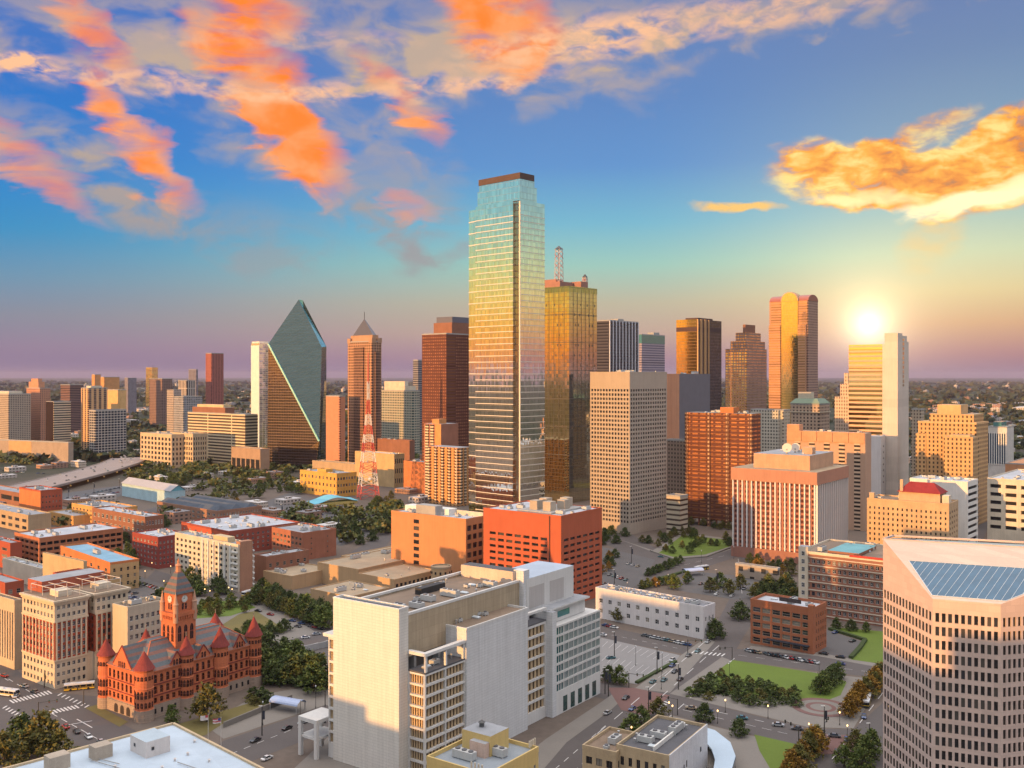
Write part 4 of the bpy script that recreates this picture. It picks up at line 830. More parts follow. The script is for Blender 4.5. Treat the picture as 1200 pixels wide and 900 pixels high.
def pink_tower():
    root = thing('office_tower', 'pink precast tower with cut corner and sloping blue skylight', 'tower', (121.3, 283, 0))
    m = wall('pink_precast', (.58, .44, .38), .06, joint=(3.2, 2.0), jcol=.86, streak=.08)
    P1, P2 = Vector((0, 0, 0)), Vector((16.4, -6.6, 0)); P0 = Vector((-2.4, 31.5, 0)); P3 = P2+Vector((math.cos(R(14)), math.sin(R(14)), 0))*46
    zs, zt, row, d = 70.6, 82.6, 3.95, .5; nrow = int((zs-4)/row)
    zrow = [(zs-3.6-row*(i+1)+.95, zs-3.6-row*i-.35) for i in range(nrow)][::-1]
    ab, ac = P2-P1, Vector((P0.x, P0.y, zt-zs)); pn = ab.cross(ac); dsn = (P3-P2).normalized(); TQ = -(pn.dot(Vector((P2.x, P2.y, 0)))+pn.z*(zt-zs))/(pn.x*dsn.x+pn.y*dsn.y)
    ms = win_mesh('plain')
    for (nm, a, c, cols) in (('west_facade', P0, P1, 15), ('chamfer_facade', P1, P2, 10), ('south_facade', P2, P3, 27)):
        ln = (c-a).length; b = MB(); w_ = []; face_grid(b, 'R', ln, 0, zs, span(cols, .60, .4, ln-.4), zrow, .16 if nm[0] == 'w' else .4, 0, 0, w_)
        if nm == 'west_facade': b.face([(0, 0, zs), (ln, 0, zs), (0, 0, zt)]); w_ += []
        if nm == 'south_facade': b.face([(0, 0, zs), (ln, 0, zs), (ln, 0, zt), (TQ, 0, zt)])
        o = b.build(nm, m, root, tuple(a), math.atan2((c-a).y, (c-a).x)); w_.sort(key=lambda t: (-t[2], t[1]))
        for (fc, x, z, ww, hh, dd, off) in w_[:100]: put('window', random.choice(ms), o, (x, dd, z), 0, (ww, 1, hh))
        if len(w_) > 100:
            q = MB()
            for (fc, x, z, ww, hh, dd, off) in w_[100:]: q.face([(x-ww/2, dd, z-hh/2), (x+ww/2, dd, z-hh/2), (x+ww/2, dd, z+hh/2), (x-ww/2, dd, z+hh/2)])
            q.build('window', g_dark, o)['kind'] = 'stuff'
    up = lambda p, z: Vector((p.x, p.y, z))
    Q = P2+dsn*TQ; pa, pb, ta, tb = up(P1, zs), up(P2, zs), up(P0, zt), up(Q, zt)
    nn = (pb-pa).cross(ta-pa).normalized(); nn = nn if nn.z > 0 else -nn
    s = MB(); s.face([tuple(pa), tuple(pb), tuple(tb), tuple(ta)]); s.build('sloped_panel', m, root)
    f = lambda t, k: pa.lerp(ta, k).lerp(pb.lerp(tb, k), t)
    K = [f(.03, .05)+nn*.1, f(.97, .05)+nn*.1, f(.955, .62)+nn*.1, f(.045, .62)+nn*.1]
    s = MB(); s.face([tuple(p) for p in K]); s.build('skylight', glass('skylight_blue', (.035, .10, .18), .08, .3, .7), root)
    s = MB()
    ex = (K[2]-K[3]).normalized(); ez = nn.cross(ex); P2d = lambda p: ((p-K[3]).dot(ex), (p-K[3]).dot(ez)); q2 = [P2d(p) for p in K]; W = q2[2][0]; dn = Vector((q2[0][0]+q2[1][0]-W, q2[0][1]+q2[1][1])).normalized()
    for i in range(1, 22):
        x0 = W*i/22; best = 1e9
        for (ax, ay), (bx, by) in ((q2[0], q2[1]), (q2[0], q2[3]), (q2[1], q2[2])):
            vx, vy = bx-ax, by-ay; den = dn.x*vy-dn.y*vx
            if abs(den) < 1e-6: continue
            tt = ((ax-x0)*vy-ay*vx)/den; uu = ((ax-x0)*dn.y-ay*dn.x)/den
            if tt > .05 and -.01 <= uu <= 1.01: best = min(best, tt)
        if best < 100: s.bar(tuple(K[3]+ex*x0), tuple(K[3]+ex*(x0+dn.x*best)+ez*(dn.y*best)), .06)
    for i in range(4): s.bar(tuple(K[i]), tuple(K[(i+1) % 4]), .14)
    s.build('skylight_frame', paint('sky_frame', (.45, .52, .58), .4), root)
    rf = [P0, Q, P3, P3+Vector((-5, 16, 0)), P0+Vector((6, 7, 0))]
    b = MB(); b.prism([tuple(p[:2]) for p in rf], zs-.5, zt-.8, 1, 0); b.build('roof', [roofm('roof_pink_grey', (.34, .38, .36), .2), m], root)
    s = MB()
    for p, q in zip(rf, rf[1:]+rf[:1]): s.bar((p.x, p.y, zt-.1), (q.x, q.y, zt-.1), .4)
    s.build('parapet', m, root)
    sub(root, 'roof_well', 1.5, 31, zt-.78, 9, 35, zt-.5, r_dark)
    b = MB(); b.prism([tuple(p[:2]) for p in rf[2:]+[P0]], 0, zs-.6); b.build('rear_wall', m, root)
pink_tower()
bld('warehouse_building', 'long white two storey brick building with parapet and small windows', 'building', 824.5, dY(749.5), 42, 698, 838, 713.5, wall('white_paint_brick', (.60, .56, .55), .1), roofm('roof_messy', (.22, .22, .24), .7), dict(n=(11, 2), fx=.36, fz=.44, b=1.5, t=3, d=.35), dict(n=(3, 2), fx=.4, fz=.44, b=1.5, t=3, d=.35), 'white', 40, par=1.2)
def brick_loft():
    root, fr, w, l, h = bld('brick_loft', 'five storey orange brick loft with white roof and dark shopfront awning', 'building', 952.5, dY(767), 39, 879.5, 968.5, 716, wall('loft_brick', (.34, .12, .06), .16), r_white, dict(n=(6, 5), fx=.82, fz=.64, b=.4, t=1.8, d=.45), dict(n=(6, 5), fx=.4, fz=.55, b=.8, t=1.6, d=.4), 'tan', 3, par=1.4)
    sub(root, 'awning', -2.0, 1.5, 3.6, 0, l*.72, 4.1, paint('awning_navy', (.03, .035, .05), .6)); sub(root, 'corner_pier', -.3, -.3, 0, 2.4, 2.4, h+2.6, MATS['loft_brick'])
    sub(root, 'sign_band', w*.3, l*.25, h+1.2, w*.3+.3, l*.6, h+3.2, paint('sign_black', (.04, .03, .03), .6))
brick_loft()
def banded_brick():
    root, fr, w, l, h = bld('apartment_block', 'brown brick block with cream storey bands and turquoise roof deck', 'building', 1046, 524, 37, 937, 1075, 659, wall('band_brick', (.27, .125, .085), .12), r_brown, dict(n=(17, 7), fx=.6, fz=.5, b=1.5, t=2, d=.35), None, 'white', 8, par=1.0, corn=cream)
    for k in range(8): sub(root, 'storey_band', -.25, 0, 1.0+k*(h-3.4)/7, 0, l, 1.5+k*(h-3.4)/7, cream)
    sub(root, 'turquoise_deck', 5, l*.38, h+.3, w*.75, l*.72, h+1.8, brick_br, roofm('roof_turq', (.15, .34, .38), .25)); t = l-5; sub(root, 'corner_tower', -.6, t, 0, 5, l+.4, h+3.4, cream, r_grey)
    wn = [('L', t+2.7, 4+i*4.4, 1.9, 2.6, 0, -.64) for i in range(8)]; windows_on(root, wn, 'white'); sub(root, 'red_parapet', -.2, 2, h+.4, .3, l*.45, h+1.6, wall('red_tile', (.42, .06, .05)))
banded_brick()
def bottom_blocks():
    root, fr, w, l, h = bld('office_block', 'yellow brick block with blue grey roof and a boxy roof house', 'building', 571, 282, 36, 500, 631, 912, wall('yellow_brick', (.58, .42, .17), .1), roofm('roof_slate', (.24, .27, .30), .35), dict(n=(6, 4), fx=.4, fz=.5, b=2, t=3, d=.3), dict(n=(9, 4), fx=.42, fz=.5, b=2, t=3, d=.3), 'white', 4, par=1.2)
    x0, x1 = fr.u(575, l*.5), fr.u(605, l*.3); sub(root, 'roof_house', w*.50, l*.38, h, w*.86, l*.86, h+6.2, MATS['yellow_brick'], r_grey); sub(root, 'stair_hut', w*.42, l*.40, h, w*.52, l*.66, h+4.4, wall('hut_pink', (.58, .42, .34)), r_grey)
    b = MB(); b.lathe(w*.7, l*.7, [(.8, h+6.2), (.8, h+7.5), (1.2, h+7.6), (.1, h+8.4)], 8); b.build('roof_vent', paint('vent_dark', (.08, .08, .08), .5), root)
    for i in range(4): sub(root, 'chimney_pipe', .6, l*.1+i*1.3, h+1, 1.0, l*.1+i*1.3+.4, h+3, cream); sub(root, 'chimney_pipe', w*.92+i*1.0, l*.08, h+1, w*.92+i*1.0+.4, l*.08+.4, h+3, cream)
    root, fr, w, l, h = bld('brick_shop', 'tan brick corner shop with brown roof at the road side', 'building', 722, 318, 32, 682.5, 752, 885, wall('shop_tan', (.42, .32, .20)), r_brown, dict(n=(3, 2), fx=.6, fz=.5, b=1, t=1.2, d=.3), dict(n=(5, 2), fx=.5, fz=.5, b=1, t=1.2, d=.3), 'dark', 3)
    root, fr, w, l, h = bld('brick_shop', 'tan shop with black roof, satellite dishes and a white side wall', 'building', 784, 311, 32, 722.5, 828, 889, wall('shop_tan', (.42, .32, .20)), r_dark, dict(n=(6, 2), fx=.45, fz=.5, b=1, t=1.2, d=.3), None, 'dark', 7)
    sub(root, 'side_wall', -.05, -.35, 0, w, -.1, h+1.2, wall('side_white', (.62, .62, .64)), None); sub(root, 'inner_parapet', w*.1, l*.35, h, w*.9, l*.38, h+1.4, white)
    wn = [('R', w*.35, h*.5, .5, 2.2, 0, -.38), ('R', w*.42, h*.55, .5, 2.2, 0, -.38), ('R', w*.8, h*.6, .9, 1.6, 0, -.38)]; windows_on(root, wn, 'plain')
    # wide flat white roof in the corner
    fr = Fr(330, 250, 42); root = thing('flat_roof_block', 'wide flat roofed hall with pale blue roof, tan parapet and roof hut', 'building', (fr.X, fr.Y, 0), fr.rz)
    p0 = gp(203, 848, 17); p1 = gp(322, 908, 17)
    z = 17.0; inv = Matrix.Rotation(-fr.rz, 4, 'Z') @ Matrix.Translation((-fr.X, -fr.Y, 0))
    def lp(px, py): x, y = gp(px, py, z); return tuple((inv @ Vector((x, y, 0)))[:2])
    A, B_, Cc, Dd = lp(203, 849), lp(330, 914), lp(240, 1010), lp(-60, 920); b = MB(); pl = [A, Dd, Cc, B_]
    b.prism(pl, 0, z, 0, 1); b.build('wall', [tan, roofm('roof_cool', (.44, .52, .60), .2)], root)
    b = MB()
    for p, q in ((A, B_), (A, Dd)): b.bar((*p, z+.3), (*q, z+.3), .55)
    b.build('parapet', wall('coping_tan', (.50, .38, .24)), root)
    def hut(px, py, sx, sy, hh, nm, mm, top=None):
        x, y = lp(px, py); return sub(root, nm, x-sx/2, y-sy/2, z, x+sx/2, y+sy/2, z+hh, mm, top)
    hut(176, 880, 8, 10, 5.0, 'roof_hut', wall('hut_white', (.60, .55, .52), .1), roofm('roof_cool2', (.42, .50, .56), .2))
    x, y = lp(176, 880); windows_on(root, [('R', x-1.8, z+2.6, .9, 1.0, 0, y-5.1), ('L', y+2, z+2.6, .9, 1.0, 0, x-4.1)], 'plain')
    hut(118, 887, 5.5, 4.5, 4.0, 'cooling_unit', wall('cool_tan', (.40, .33, .26))); hut(67, 900, 6, 4.5, 4.2, 'cooling_unit', MATS['cool_tan'])
    for px, py in ((220, 885), (245, 893), (205, 892), (190, 901), (150, 905), (135, 900), (95, 905), (228, 870)):
        x, y = lp(px, py); b = MB(); b.lathe(x, y, [(.35, z), (.35, z+.7), (.55, z+.75), (.1, z+1.1)], 8); b.build('roof_vent', MATS['hut_white'], root)
    for (a, c) in (((105, 892), (150, 905)), ((112, 890), (140, 897)), ((208, 895), (232, 903))):
        b = MB(); p, q = lp(*a), lp(*c); b.bar((*p, z+.5), (*q, z+.5), .14); b.build('roof_pipe', grey, root)
bottom_blocks()
# ================================================================== red sandstone courthouse with clock tower
def old_court():
    fr = Fr(168, 383, 36); root = thing('courthouse', 'red sandstone romanesque courthouse with round turrets and clock tower', 'courthouse', (fr.X, fr.Y, 0), fr.rz)
    w, l = fr.u(301), fr.v(120); E = 18.5
    sand = wall('red_sandstone', (.55, .165, .075), .3, joint=(1.4, .55), jcol=.8); stone = wall('plinth_granite', (.36, .27, .21), .15, joint=(1.6, .8), jcol=.75); cone = wall('cone_tile', (.25, .05, .042), .25, joint=(.5, .4), jcol=.7)
    m, t, b_ = principled('banded_slate'); tc = t.new('ShaderNodeTexCoord'); sp = t.new('ShaderNodeSeparateXYZ'); t.l.new(tc.outputs['Object'], sp.inputs[0])
    band = t.m('LESS_THAN', t.m('FRACT', t.m('DIVIDE', sp.outputs[2], 2.3)), .42); n = t.noise(tc.outputs['Object'], 1.2, 4)
    t.put(b_.inputs['Base Color'], t.mix(1.0, t.mix(band, (.085, .102, .112), (.19, .09, .068)), t.m('ADD', .6, t.m('MULTIPLY', n, .8)), 'MULTIPLY')); b_.inputs['Roughness'].default_value = .7; slate = m
    # walls with three tiers of windows
    b = MB(); wins = []; zs = [(5.6, 7.8), (9.2, 12.2), (13.4, 16.8)]
    def face(fc, ln):
        xs = []
        n = int(ln/2.9)
        for i in range(n): xs.append((1.2+(ln-2.4)*(i+.24)/n, 1.2+(ln-2.4)*(i+.76)/n))
        face_grid(b, fc, ln, 4.6, E, xs, zs, .5, 0, 0, wins)
    face('R', w); face('L', l); b.face([(w, 0, 4.6), (w, l, 4.6), (w, l, E), (w, 0, E)]); b.face([(w, l, 4.6), (0, l, 4.6), (0, l, E), (w, l, E)]); b.build('wall', sand, root)
    b = MB(); b.box(-.35, -.35, 0, w+.35, l+.35, 4.6); pl = b.build('plinth', stone, root)
    ar = MB(); n = 8; pts = [(-.5, 0, -.5), (.5, 0, -.5), (.5, 0, .2)]+[(.5*math.cos(math.pi*i/n), 0, .2+.3*math.sin(math.pi*i/n)) for i in range(1, n)]+[(-.5, 0, .2)]
    ar.face(pts, 0); ar.box(-.05, -.1, -.5, .05, 0, .45, 1); ar.box(-.45, -.1, -.02, .45, 0, .05, 1); arch = [ar.mesh('window', [g, STYLES['arch'][1]]) for g in (g_dark, g_brown)]
    sp_ = MB(); sp_.face([(-.5, 0, .2), (-.5, 0, .5), (.0, 0, .5)]+[(.5*math.cos(math.pi*i/n), 0, .2+.3*math.sin(math.pi*i/n)) for i in range(n//2, n)]); sp_.face([(.5, 0, .2)]+[(.5*math.cos(math.pi*i/n), 0, .2+.3*math.sin(math.pi*i/n)) for i in range(1, n//2+1)]+[(.5, 0, .5)]); span_me = sp_.mesh('arch_spandrel', sand)
    for (fc, a, z, ww, hh, d, off) in wins:
        o = put('window', random.choice(arch), root, (a, d, z) if fc == 'R' else (d, a, z), 0 if fc == 'R' else -math.pi/2, (ww, 1, hh))
    for (fc, a, z, ww, hh, d, off) in [q for q in wins if q[2] > 9][:80]:
        put('arch_spandrel', span_me, root, (a, .12, z) if fc == 'R' else (.12, a, z), 0 if fc == 'R' else -math.pi/2, (ww, 1, hh))
    for fc, ln in (('R', w), ('L', l)):
        for z in (4.7, 8.5, 12.8): (sub(root, 'string_course', .0, -.22, z, ln, -.01, z+.35, stone if z < 5 else cone) if fc == 'R' else sub(root, 'string_course', -.22, 0, z, -.01, ln, z+.35, stone if z < 5 else cone))
        (sub(root, 'cornice', 0, -.45, E-.5, ln, -.01, E, sand) if fc == 'R' else sub(root, 'cornice', -.45, 0, E-.5, -.01, ln, E, sand))
    for i in range(18):
        if i % 6 != 5: put('basement_window', g_flat, root, (2+(w-4)*i/17, -.38, 2.6), 0, (1.0, 1, 1.9))
    for i in range(3):
        ab = MB(); ab.face([(-1.3, -.4, 0), (1.3, -.4, 0), (1.3, -.4, 2.2)]+[(1.3*math.cos(math.pi*k/8), -.4, 2.2+1.3*math.sin(math.pi*k/8)) for k in range(1, 8)]+[(-1.3, -.4, 2.2)]); o = ab.build('entrance_arch', paint('arch_shade', (.03, .02, .018), .8), root, (0, l*.34+i*4.2, .2), -math.pi/2)  # flat dark sheets on the plinth, painting the shade inside the arches
    # roofs
    rz = 27.0; b = MB(); o = .5; p = [(-o, -o), (w+o, -o), (w+o, l+o), (-o, l+o)]; q = [(w*.20, l*.42), (w*.80, l*.42), (w*.80, l*.58), (w*.20, l*.58)]; b.frustum(p, E, q, rz); b.build('main_roof', slate, root)
    rt = MB(); rt.bar((w*.20, l*.42, rz), (w*.80, l*.42, rz), .28); rt.bar((w*.2, l*.58, rz), (w*.8, l*.58, rz), .28); rt.bar((-.5, -.5, E), (w*.2, l*.42, rz), .28); rt.bar((w+.5, -.5, E), (w*.8, l*.42, rz), .28); rt.bar((-.5, l+.5, E), (w*.2, l*.58, rz), .28); rt.build('ridge_tile', sand, root)
    def gable(fc, a, half, zt, deep, nw):
        """a gabled dormer rising from the wall: stone front, slate sides"""
        P = (lambda s, dd, z: (a+s, dd, z)) if fc == 'R' else (lambda s, dd, z: (dd, a-s, z))
        g = MB(); g.face([P(-half, -.25, E-.6), P(half, -.25, E-.6), P(half, -.25, E+1.0), P(0, -.25, zt), P(-half, -.25, E+1.0)])
        g.face([P(-half, -.25, E-.6), P(-half, -.25, E+1.0), P(-half, .5, E+1.0), P(-half, .5, E-.6)]); g.face([P(half, -.25, E-.6), P(half, .5, E-.6), P(half, .5, E+1.0), P(half, -.25, E+1.0)])
        go = g.build('gable', sand, root); r = MB(); r.face([P(-half, .0, E+.8), P(0, 0, zt-.25), P(0, deep, zt-.25), P(-half, deep*.4, E+.8)]); r.face([P(0, 0, zt-.25), P(half, 0, E+.8), P(half, deep*.4, E+.8), P(0, deep, zt-.25)]); r.build('gable_roof', slate, go)
        c = MB(); c.bar(P(-half, -.2, E+1.0), P(0, -.2, zt), .3); c.bar(P(half, -.2, E+1.0), P(0, -.2, zt), .3); c.build('coping', cone, go)
        for i in range(nw):
            s = (i-(nw-1)/2)*1.3; x = P(s, -.3, E+1.4); put('window', arch[0], go, x, 0 if fc == 'R' else -math.pi/2, (.85, 1, 2.3))
    gable('L', l*.5, 6.2, E+8.8, 11, 4); gable('R', w*.27, 3.0, E+5.6, 7, 3); gable('R', w*.50, 3.2, E+5.4, 7, 2); gable('R', w*.83, 3.0, E+5.8, 7, 3)
    # turrets
    def turret(x, y, r, ze, zc):
        b = MB(); b.lathe(x, y, [(r+.3, 0), (r+.2, 4.6), (r, 4.7), (r, 12.6), (r+.25, 12.8), (r, 13.1), (r, ze-.8), (r+.35, ze-.3), (r+.35, ze)], 20); tu = b.build('turret', [sand], root)
        b = MB(); b.lathe(x, y, [(r+.3, .02), (r+.3, 4.5)], 20); b.build('turret_plinth', stone, tu); tu.data.materials[0] = sand
        c = MB(); c.lathe(x, y, [(r+.7, ze), (r*.78, ze+(zc-ze)*.32), (r*.40, ze+(zc-ze)*.66), (0, zc)], 20); c.build('cone_roof', cone, tu, smooth=False)
        f = MB(); f.lathe(x, y, [(.16, zc-.4), (.16, zc+1.2), (.02, zc+1.5)], 6); f.build('finial', stone, tu)
        for z, hh in ((6.6, 2.2), (10.6, 3.0), (ze-3.2, 1.7)) if ze < 22 else ((6.6, 2.2), (10.6, 2.8), (15.2, 3.2), (ze-2.4, 1.5)):
            for k in range(7):
                a = math.pi*(.80+k*.135)+R(5)
                put('window', arch[k % 2], tu, (x+(r+.06)*math.cos(a), y+(r+.06)*math.sin(a), z), a+math.pi/2, (.95, 1, hh))
    turret(1.0, 1.0, 3.5, 20.2, 27.2); turret(1.0, l-1, 3.0, 21.4, 28.0); turret(w*.355, .3, 2.9, 22.0, 29.4); turret(w*.655, .3, 3.3, 21.6, 29.6); turret(w-1, .8, 3.2, 22.0, 30.4); turret(w-1, l-1, 3.2, 21.5, 28); turret(w*.36, l, 2.6, 21.5, 28.0)
    # clock tower
    cx, cy2, hw = 23.5, 10.8, 4.9
    T = lambda a, d: (cx+a, cy2-hw-d)
    sub(root, 'tower_shaft', cx-hw, cy2-hw, 16, cx+hw, cy2+hw, 36.0, sand)
    b = MB(); b.box(cx-hw-.5, cy2-hw-.5, 36, cx+hw+.5, cy2+hw+.5, 37.4)
    for i in range(9):
        t = -hw+.4+i*(2*hw-.8)/8; b.box(cx+t-.25, cy2-hw-.45, 34.6, cx+t+.25, cy2-hw, 36); b.box(cx-hw-.45, cy2+t-.25, 34.6, cx-hw, cy2+t+.25, 36)
    b.build('corbel_table', sand, root); hb = hw-.9
    bf = sub(root, 'belfry', cx-hb, cy2-hb, 37.4, cx+hb, cy2+hb, 45.0, sand)
    for i in (-1, 0, 1):
        put('window', arch[0], root, (cx+i*2.9, cy2-hw-.05, 29), 0, (1.6, 1, 6.4)); put('window', arch[1], root, (cx-hw-.05, cy2+i*2.9, 29), -math.pi/2, (1.6, 1, 6.4))
    for i in (-.75, .75):
        put('window', arch[0], bf, (cx+i, cy2-hb-.05, 39.7), 0, (.9, 1, 2.6)); put('window', arch[0], bf, (cx-hb-.05, cy2+i, 39.7), -math.pi/2, (.9, 1, 2.6))
    for k in range(4):
        sx, sy = ((-1, -1), (1, -1), (1, 1), (-1, 1))[k]; b = MB(); b.lathe(cx+sx*hw*.92, cy2+sy*hw*.92, [(1.0, 33.5), (1.05, 37.4), (.95, 40.6), (1.2, 41), (.85, 41.6), (0, 46.2)], 10); b.build('pinnacle', wall('pinnacle_stone', (.46, .26, .17), .15), root)
    b = MB(); s_ = hb+.45; b.frustum([(cx-s_, cy2-s_), (cx+s_, cy2-s_), (cx+s_, cy2+s_), (cx-s_, cy2+s_)], 45, [(cx-s_*.72, cy2-s_*.72), (cx+s_*.72, cy2-s_*.72), (cx+s_*.72, cy2+s_*.72), (cx-s_*.72, cy2+s_*.72)], 48.6); c2 = s_*.72; c3 = 1.15
    b.frustum([(cx-c2, cy2-c2), (cx+c2, cy2-c2), (cx+c2, cy2+c2), (cx-c2, cy2+c2)], 48.6, [(cx-c3, cy2-c3), (cx+c3, cy2-c3), (cx+c3, cy2+c3), (cx-c3, cy2+c3)], 53.4); b.build('spire_roof', slate, root)
    b = MB(); b.lathe(cx, cy2, [(1.2, 53.4), (1.0, 55.8), (1.4, 56.0), (.5, 56.8), (.5, 57.6), (.1, 59.2)], 8); b.build('lantern', wall('lantern_stone', (.48, .22, .12)), root)
    cf = paint('clock_white', (.62, .60, .54), .4); ch = paint('clock_black', (.02, .02, .02), .5)
    for fc in 'RL':
        b = MB(); b.lathe(0, 0, [(1.45, 0), (1.45, .16)], 24); rot = (R(90), 0, 0 if fc == 'R' else -math.pi/2); pos = (cx, cy2-hb-.02, 42.7) if fc == 'R' else (cx-hb-.02, cy2, 42.7)
        o = b.build('clock_face', cf, root, pos); o.rotation_euler = rot
        d = MB()
        for k in range(12): a = k*math.pi/6; d.bar((1.05*math.sin(a), 1.05*math.cos(a), .17), (1.3*math.sin(a), 1.3*math.cos(a), .17), .055)
        d.build('hour_mark', ch, o); d = MB(); d.bar((0, 0, .2), (.15, 1.1, .2), .07); d.bar((0, 0, .2), (-.6, .35, .2), .09); d.build('clock_hand', ch, o)
        d = MB(); d.lathe(0, 0, [(1.45, .0), (1.7, .0), (1.7, .25), (1.45, .25), (1.45, 0)], 24); d.build('clock_rim', sand, o)
_g = MB(); _g.face([(-.5, 0, -.5), (.5, 0, -.5), (.5, 0, .5), (-.5, 0, .5)]); g_flat = _g.mesh('basement_window', g_dark)
old_court()

# ================================================================== classical courts block beside it
def criminal_courts():
    Y = dY(808); fr = Fr(64, Y, 37); root = thing('courts_block', 'seven storey classical block of red brick and cream stone with roof cages', 'building', (fr.X, fr.Y, 0), fr.rz)
    l, w1, w2a, w2, h = fr.v(26), fr.u(103), fr.u(111), fr.u(150), fr.z(707); st = wall('cream_stone', (.55, .45, .33), .14); br = wall('court_red', (.33, .075, .04), .12)
    zb, zm, zt = 12.0, h-8.2, h
    def block(x0, x1, dl):
        b = MB(); wins = []; L_ = x1-x0
        for (mi, z0, z1, rows, fz) in ((0, 0, zb, 3, .5), (1, zb, zm, 5, .62), (0, zm, zt, 2, .5)):
            zs = span(rows, fz, z0+.5, z1-.6)
            face_grid(b, 'R', L_, z0, z1, span(6, .55, x0+.6, x1-.6), zs, .35, 0, mi, wins, mi, x0)
            face_grid(b, 'L', l, z0, z1, span(9, .5, .8, l-.8), zs, .35, x0, mi, wins if dl else None, mi)
        b.face([(x1, 0, 0), (x1, l, 0), (x1, l, h), (x1, 0, h)]); b.face([(x1, l, 0), (x0, l, 0), (x0, l, h), (x1, l, h)])
        o = b.build('wall', [st, br], root)
        return wins
    ws = block(0, w1, True)+block(w2a, w2, False)
    windows_on(root, ws, 'white', 100)
    sub(root, 'recess_wall', w1, 5, 0, w2a, l, h-2, br); sub(root, 'entry_link', w1, 1.0, 0, w2a, 5, zb, st)
    for x0, x1 in ((0, w1), (w2a, w2)):
        b = MB(); b.box(x0-.9, -.9, h, x1+.9, l+.9, h+.9); b.box(x0-.4, -.4, h-1.0, x1+.4, l+.4, h); b.build('cornice', st, root)
        b = MB(); b.box(x0+.4, .4, h+.9, x1-.4, l-.4, h+1.1); b.build('roof', r_brown, root)
        for i in range(7): a = x0+.9+(x1-x0-1.8)*i/6; sub(root, 'pilaster', a-.35, -.3, zb, a+.35, 0, zm, st)
        if x0 == 0:
            for i in range(10): a = .9+(l-1.8)*i/9; sub(root, 'pilaster', -.3, a-.35, zb, 0, a+.35, zm, st)
        cg = MB(); xm = (x0+x1)/2
        for (ax, ay) in ((x0+2, 3), (xm, 3), (x1-2, 3), (x0+2, l*.5), (xm, l*.5), (x1-2, l*.5), (x0+2, l-4), (x1-2, l-4)): cg.bar((ax, ay, h+1), (ax, ay, h+5.2), .13)
        for ay in (3, l*.5, l-4): cg.bar((x0+2, ay, h+5.2), (x1-2, ay, h+5.2), .14); cg.bar((x0+2, ay, h+3.2), (x1-2, ay, h+3.2), .1)
        for ax in (x0+2, xm, x1-2): cg.bar((ax, 3, h+5.2), (ax, l-4, h+5.2), .14)
        cg.build('roof_cage', paint('cage_white', (.62, .55, .48), .5), root); sub(root, 'plant_house', xm-3, l*.2, h+1, xm+3.2, l*.45, h+3.6, cream)
    for z in (zb, zm): sub(root, 'string_course', -.35, -.35, z-.35, w1+.2, -.02, z+.35, st); sub(root, 'string_course', w2a, -.35, z-.35, w2+.3, -.02, z+.35, st); sub(root, 'string_course', -.35, -.02, z-.35, -.02, l, z+.35, st)
    sub(root, 'rear_house', w1*.3, l*.7, h+1, w2, l+4, h+6, wall('rear_red', (.36, .10, .06)), r_grey)
criminal_courts()
bld('records_building', 'plain cream stone office wing behind the clock tower', 'building', 149.5, dY(800), 37, 132, 196, 714, wall('records_stone', (.48, .41, .31), .12), r_brown, None, dict(n=(7, 5), fx=.55, fz=.55, b=9, t=2.5, d=.4), 'white', 5, par=1.0)
bld('office_block', 'tan slab with tall narrow fins cut by the picture edge', 'building', 17, 450, 37, -30, 26, 706, wall('slab_tan', (.50, .38, .26)), r_brown, dict(n=(16, 1), fx=.42, fz=.92, b=3, t=4, d=.6), None, 'plain', 4)
bld('annex_block', 'low tan block with red brick stair hut behind the roof cages', 'building', 98, 520, 37, 50, 102, 660, wall('annex_tan', (.46, .34, .20)), r_brown, None, None, ac=3)
bld('annex_block', 'small red brick hut building just behind the roof cages', 'building', 66, 490, 37, 62, 97, 674, brick_red, r_grey, None, dict(n=(4, 2), fx=.4, fz=.5, b=9, t=1, d=.2), ac=2)

# ================================================================== brick warehouse quarter
WB = 'warehouse_building'
bld('parking_garage', 'orange brick garage with open decks and pale blue roof', 'garage', 46, dY(664), 40, 17, 144, 632, wall('garage_brick', (.42, .16, .08)), r_white, dict(n=(5, 4), fx=.8, fz=.55, b=1, t=1.6, d=1.2), dict(n=(13, 4), fx=.84, fz=.55, b=1, t=1.6, d=1.2), 'shade_pane', 12)
bld(WB, 'long orange brick warehouse with pale blue flat roof ending in a tan gable wall', 'building', 129, dY(694), 46, 71, 163, 661, [wall('ware_end', (.46, .30, .15)), brick_or], r_blue, dict(n=(7, 3), fx=.3, fz=.5, b=2, t=2.5, d=.3), dict(n=(4, 3), fx=.34, fz=.5, b=2, t=2, d=.3), 'tan', 1, corn=brick_or)
bld(WB, 'dark red brick warehouse with rows of arched white windows', 'building', 185, dY(667), 40, 155, 221.5, 631, wall('oxblood_brick', (.27, .06, .045)), r_white, dict(n=(7, 5), fx=.45, fz=.5, b=2, t=1.5, d=.3), dict(n=(8, 5), fx=.45, fz=.5, b=2, t=1.5, d=.3), 'white', 9)
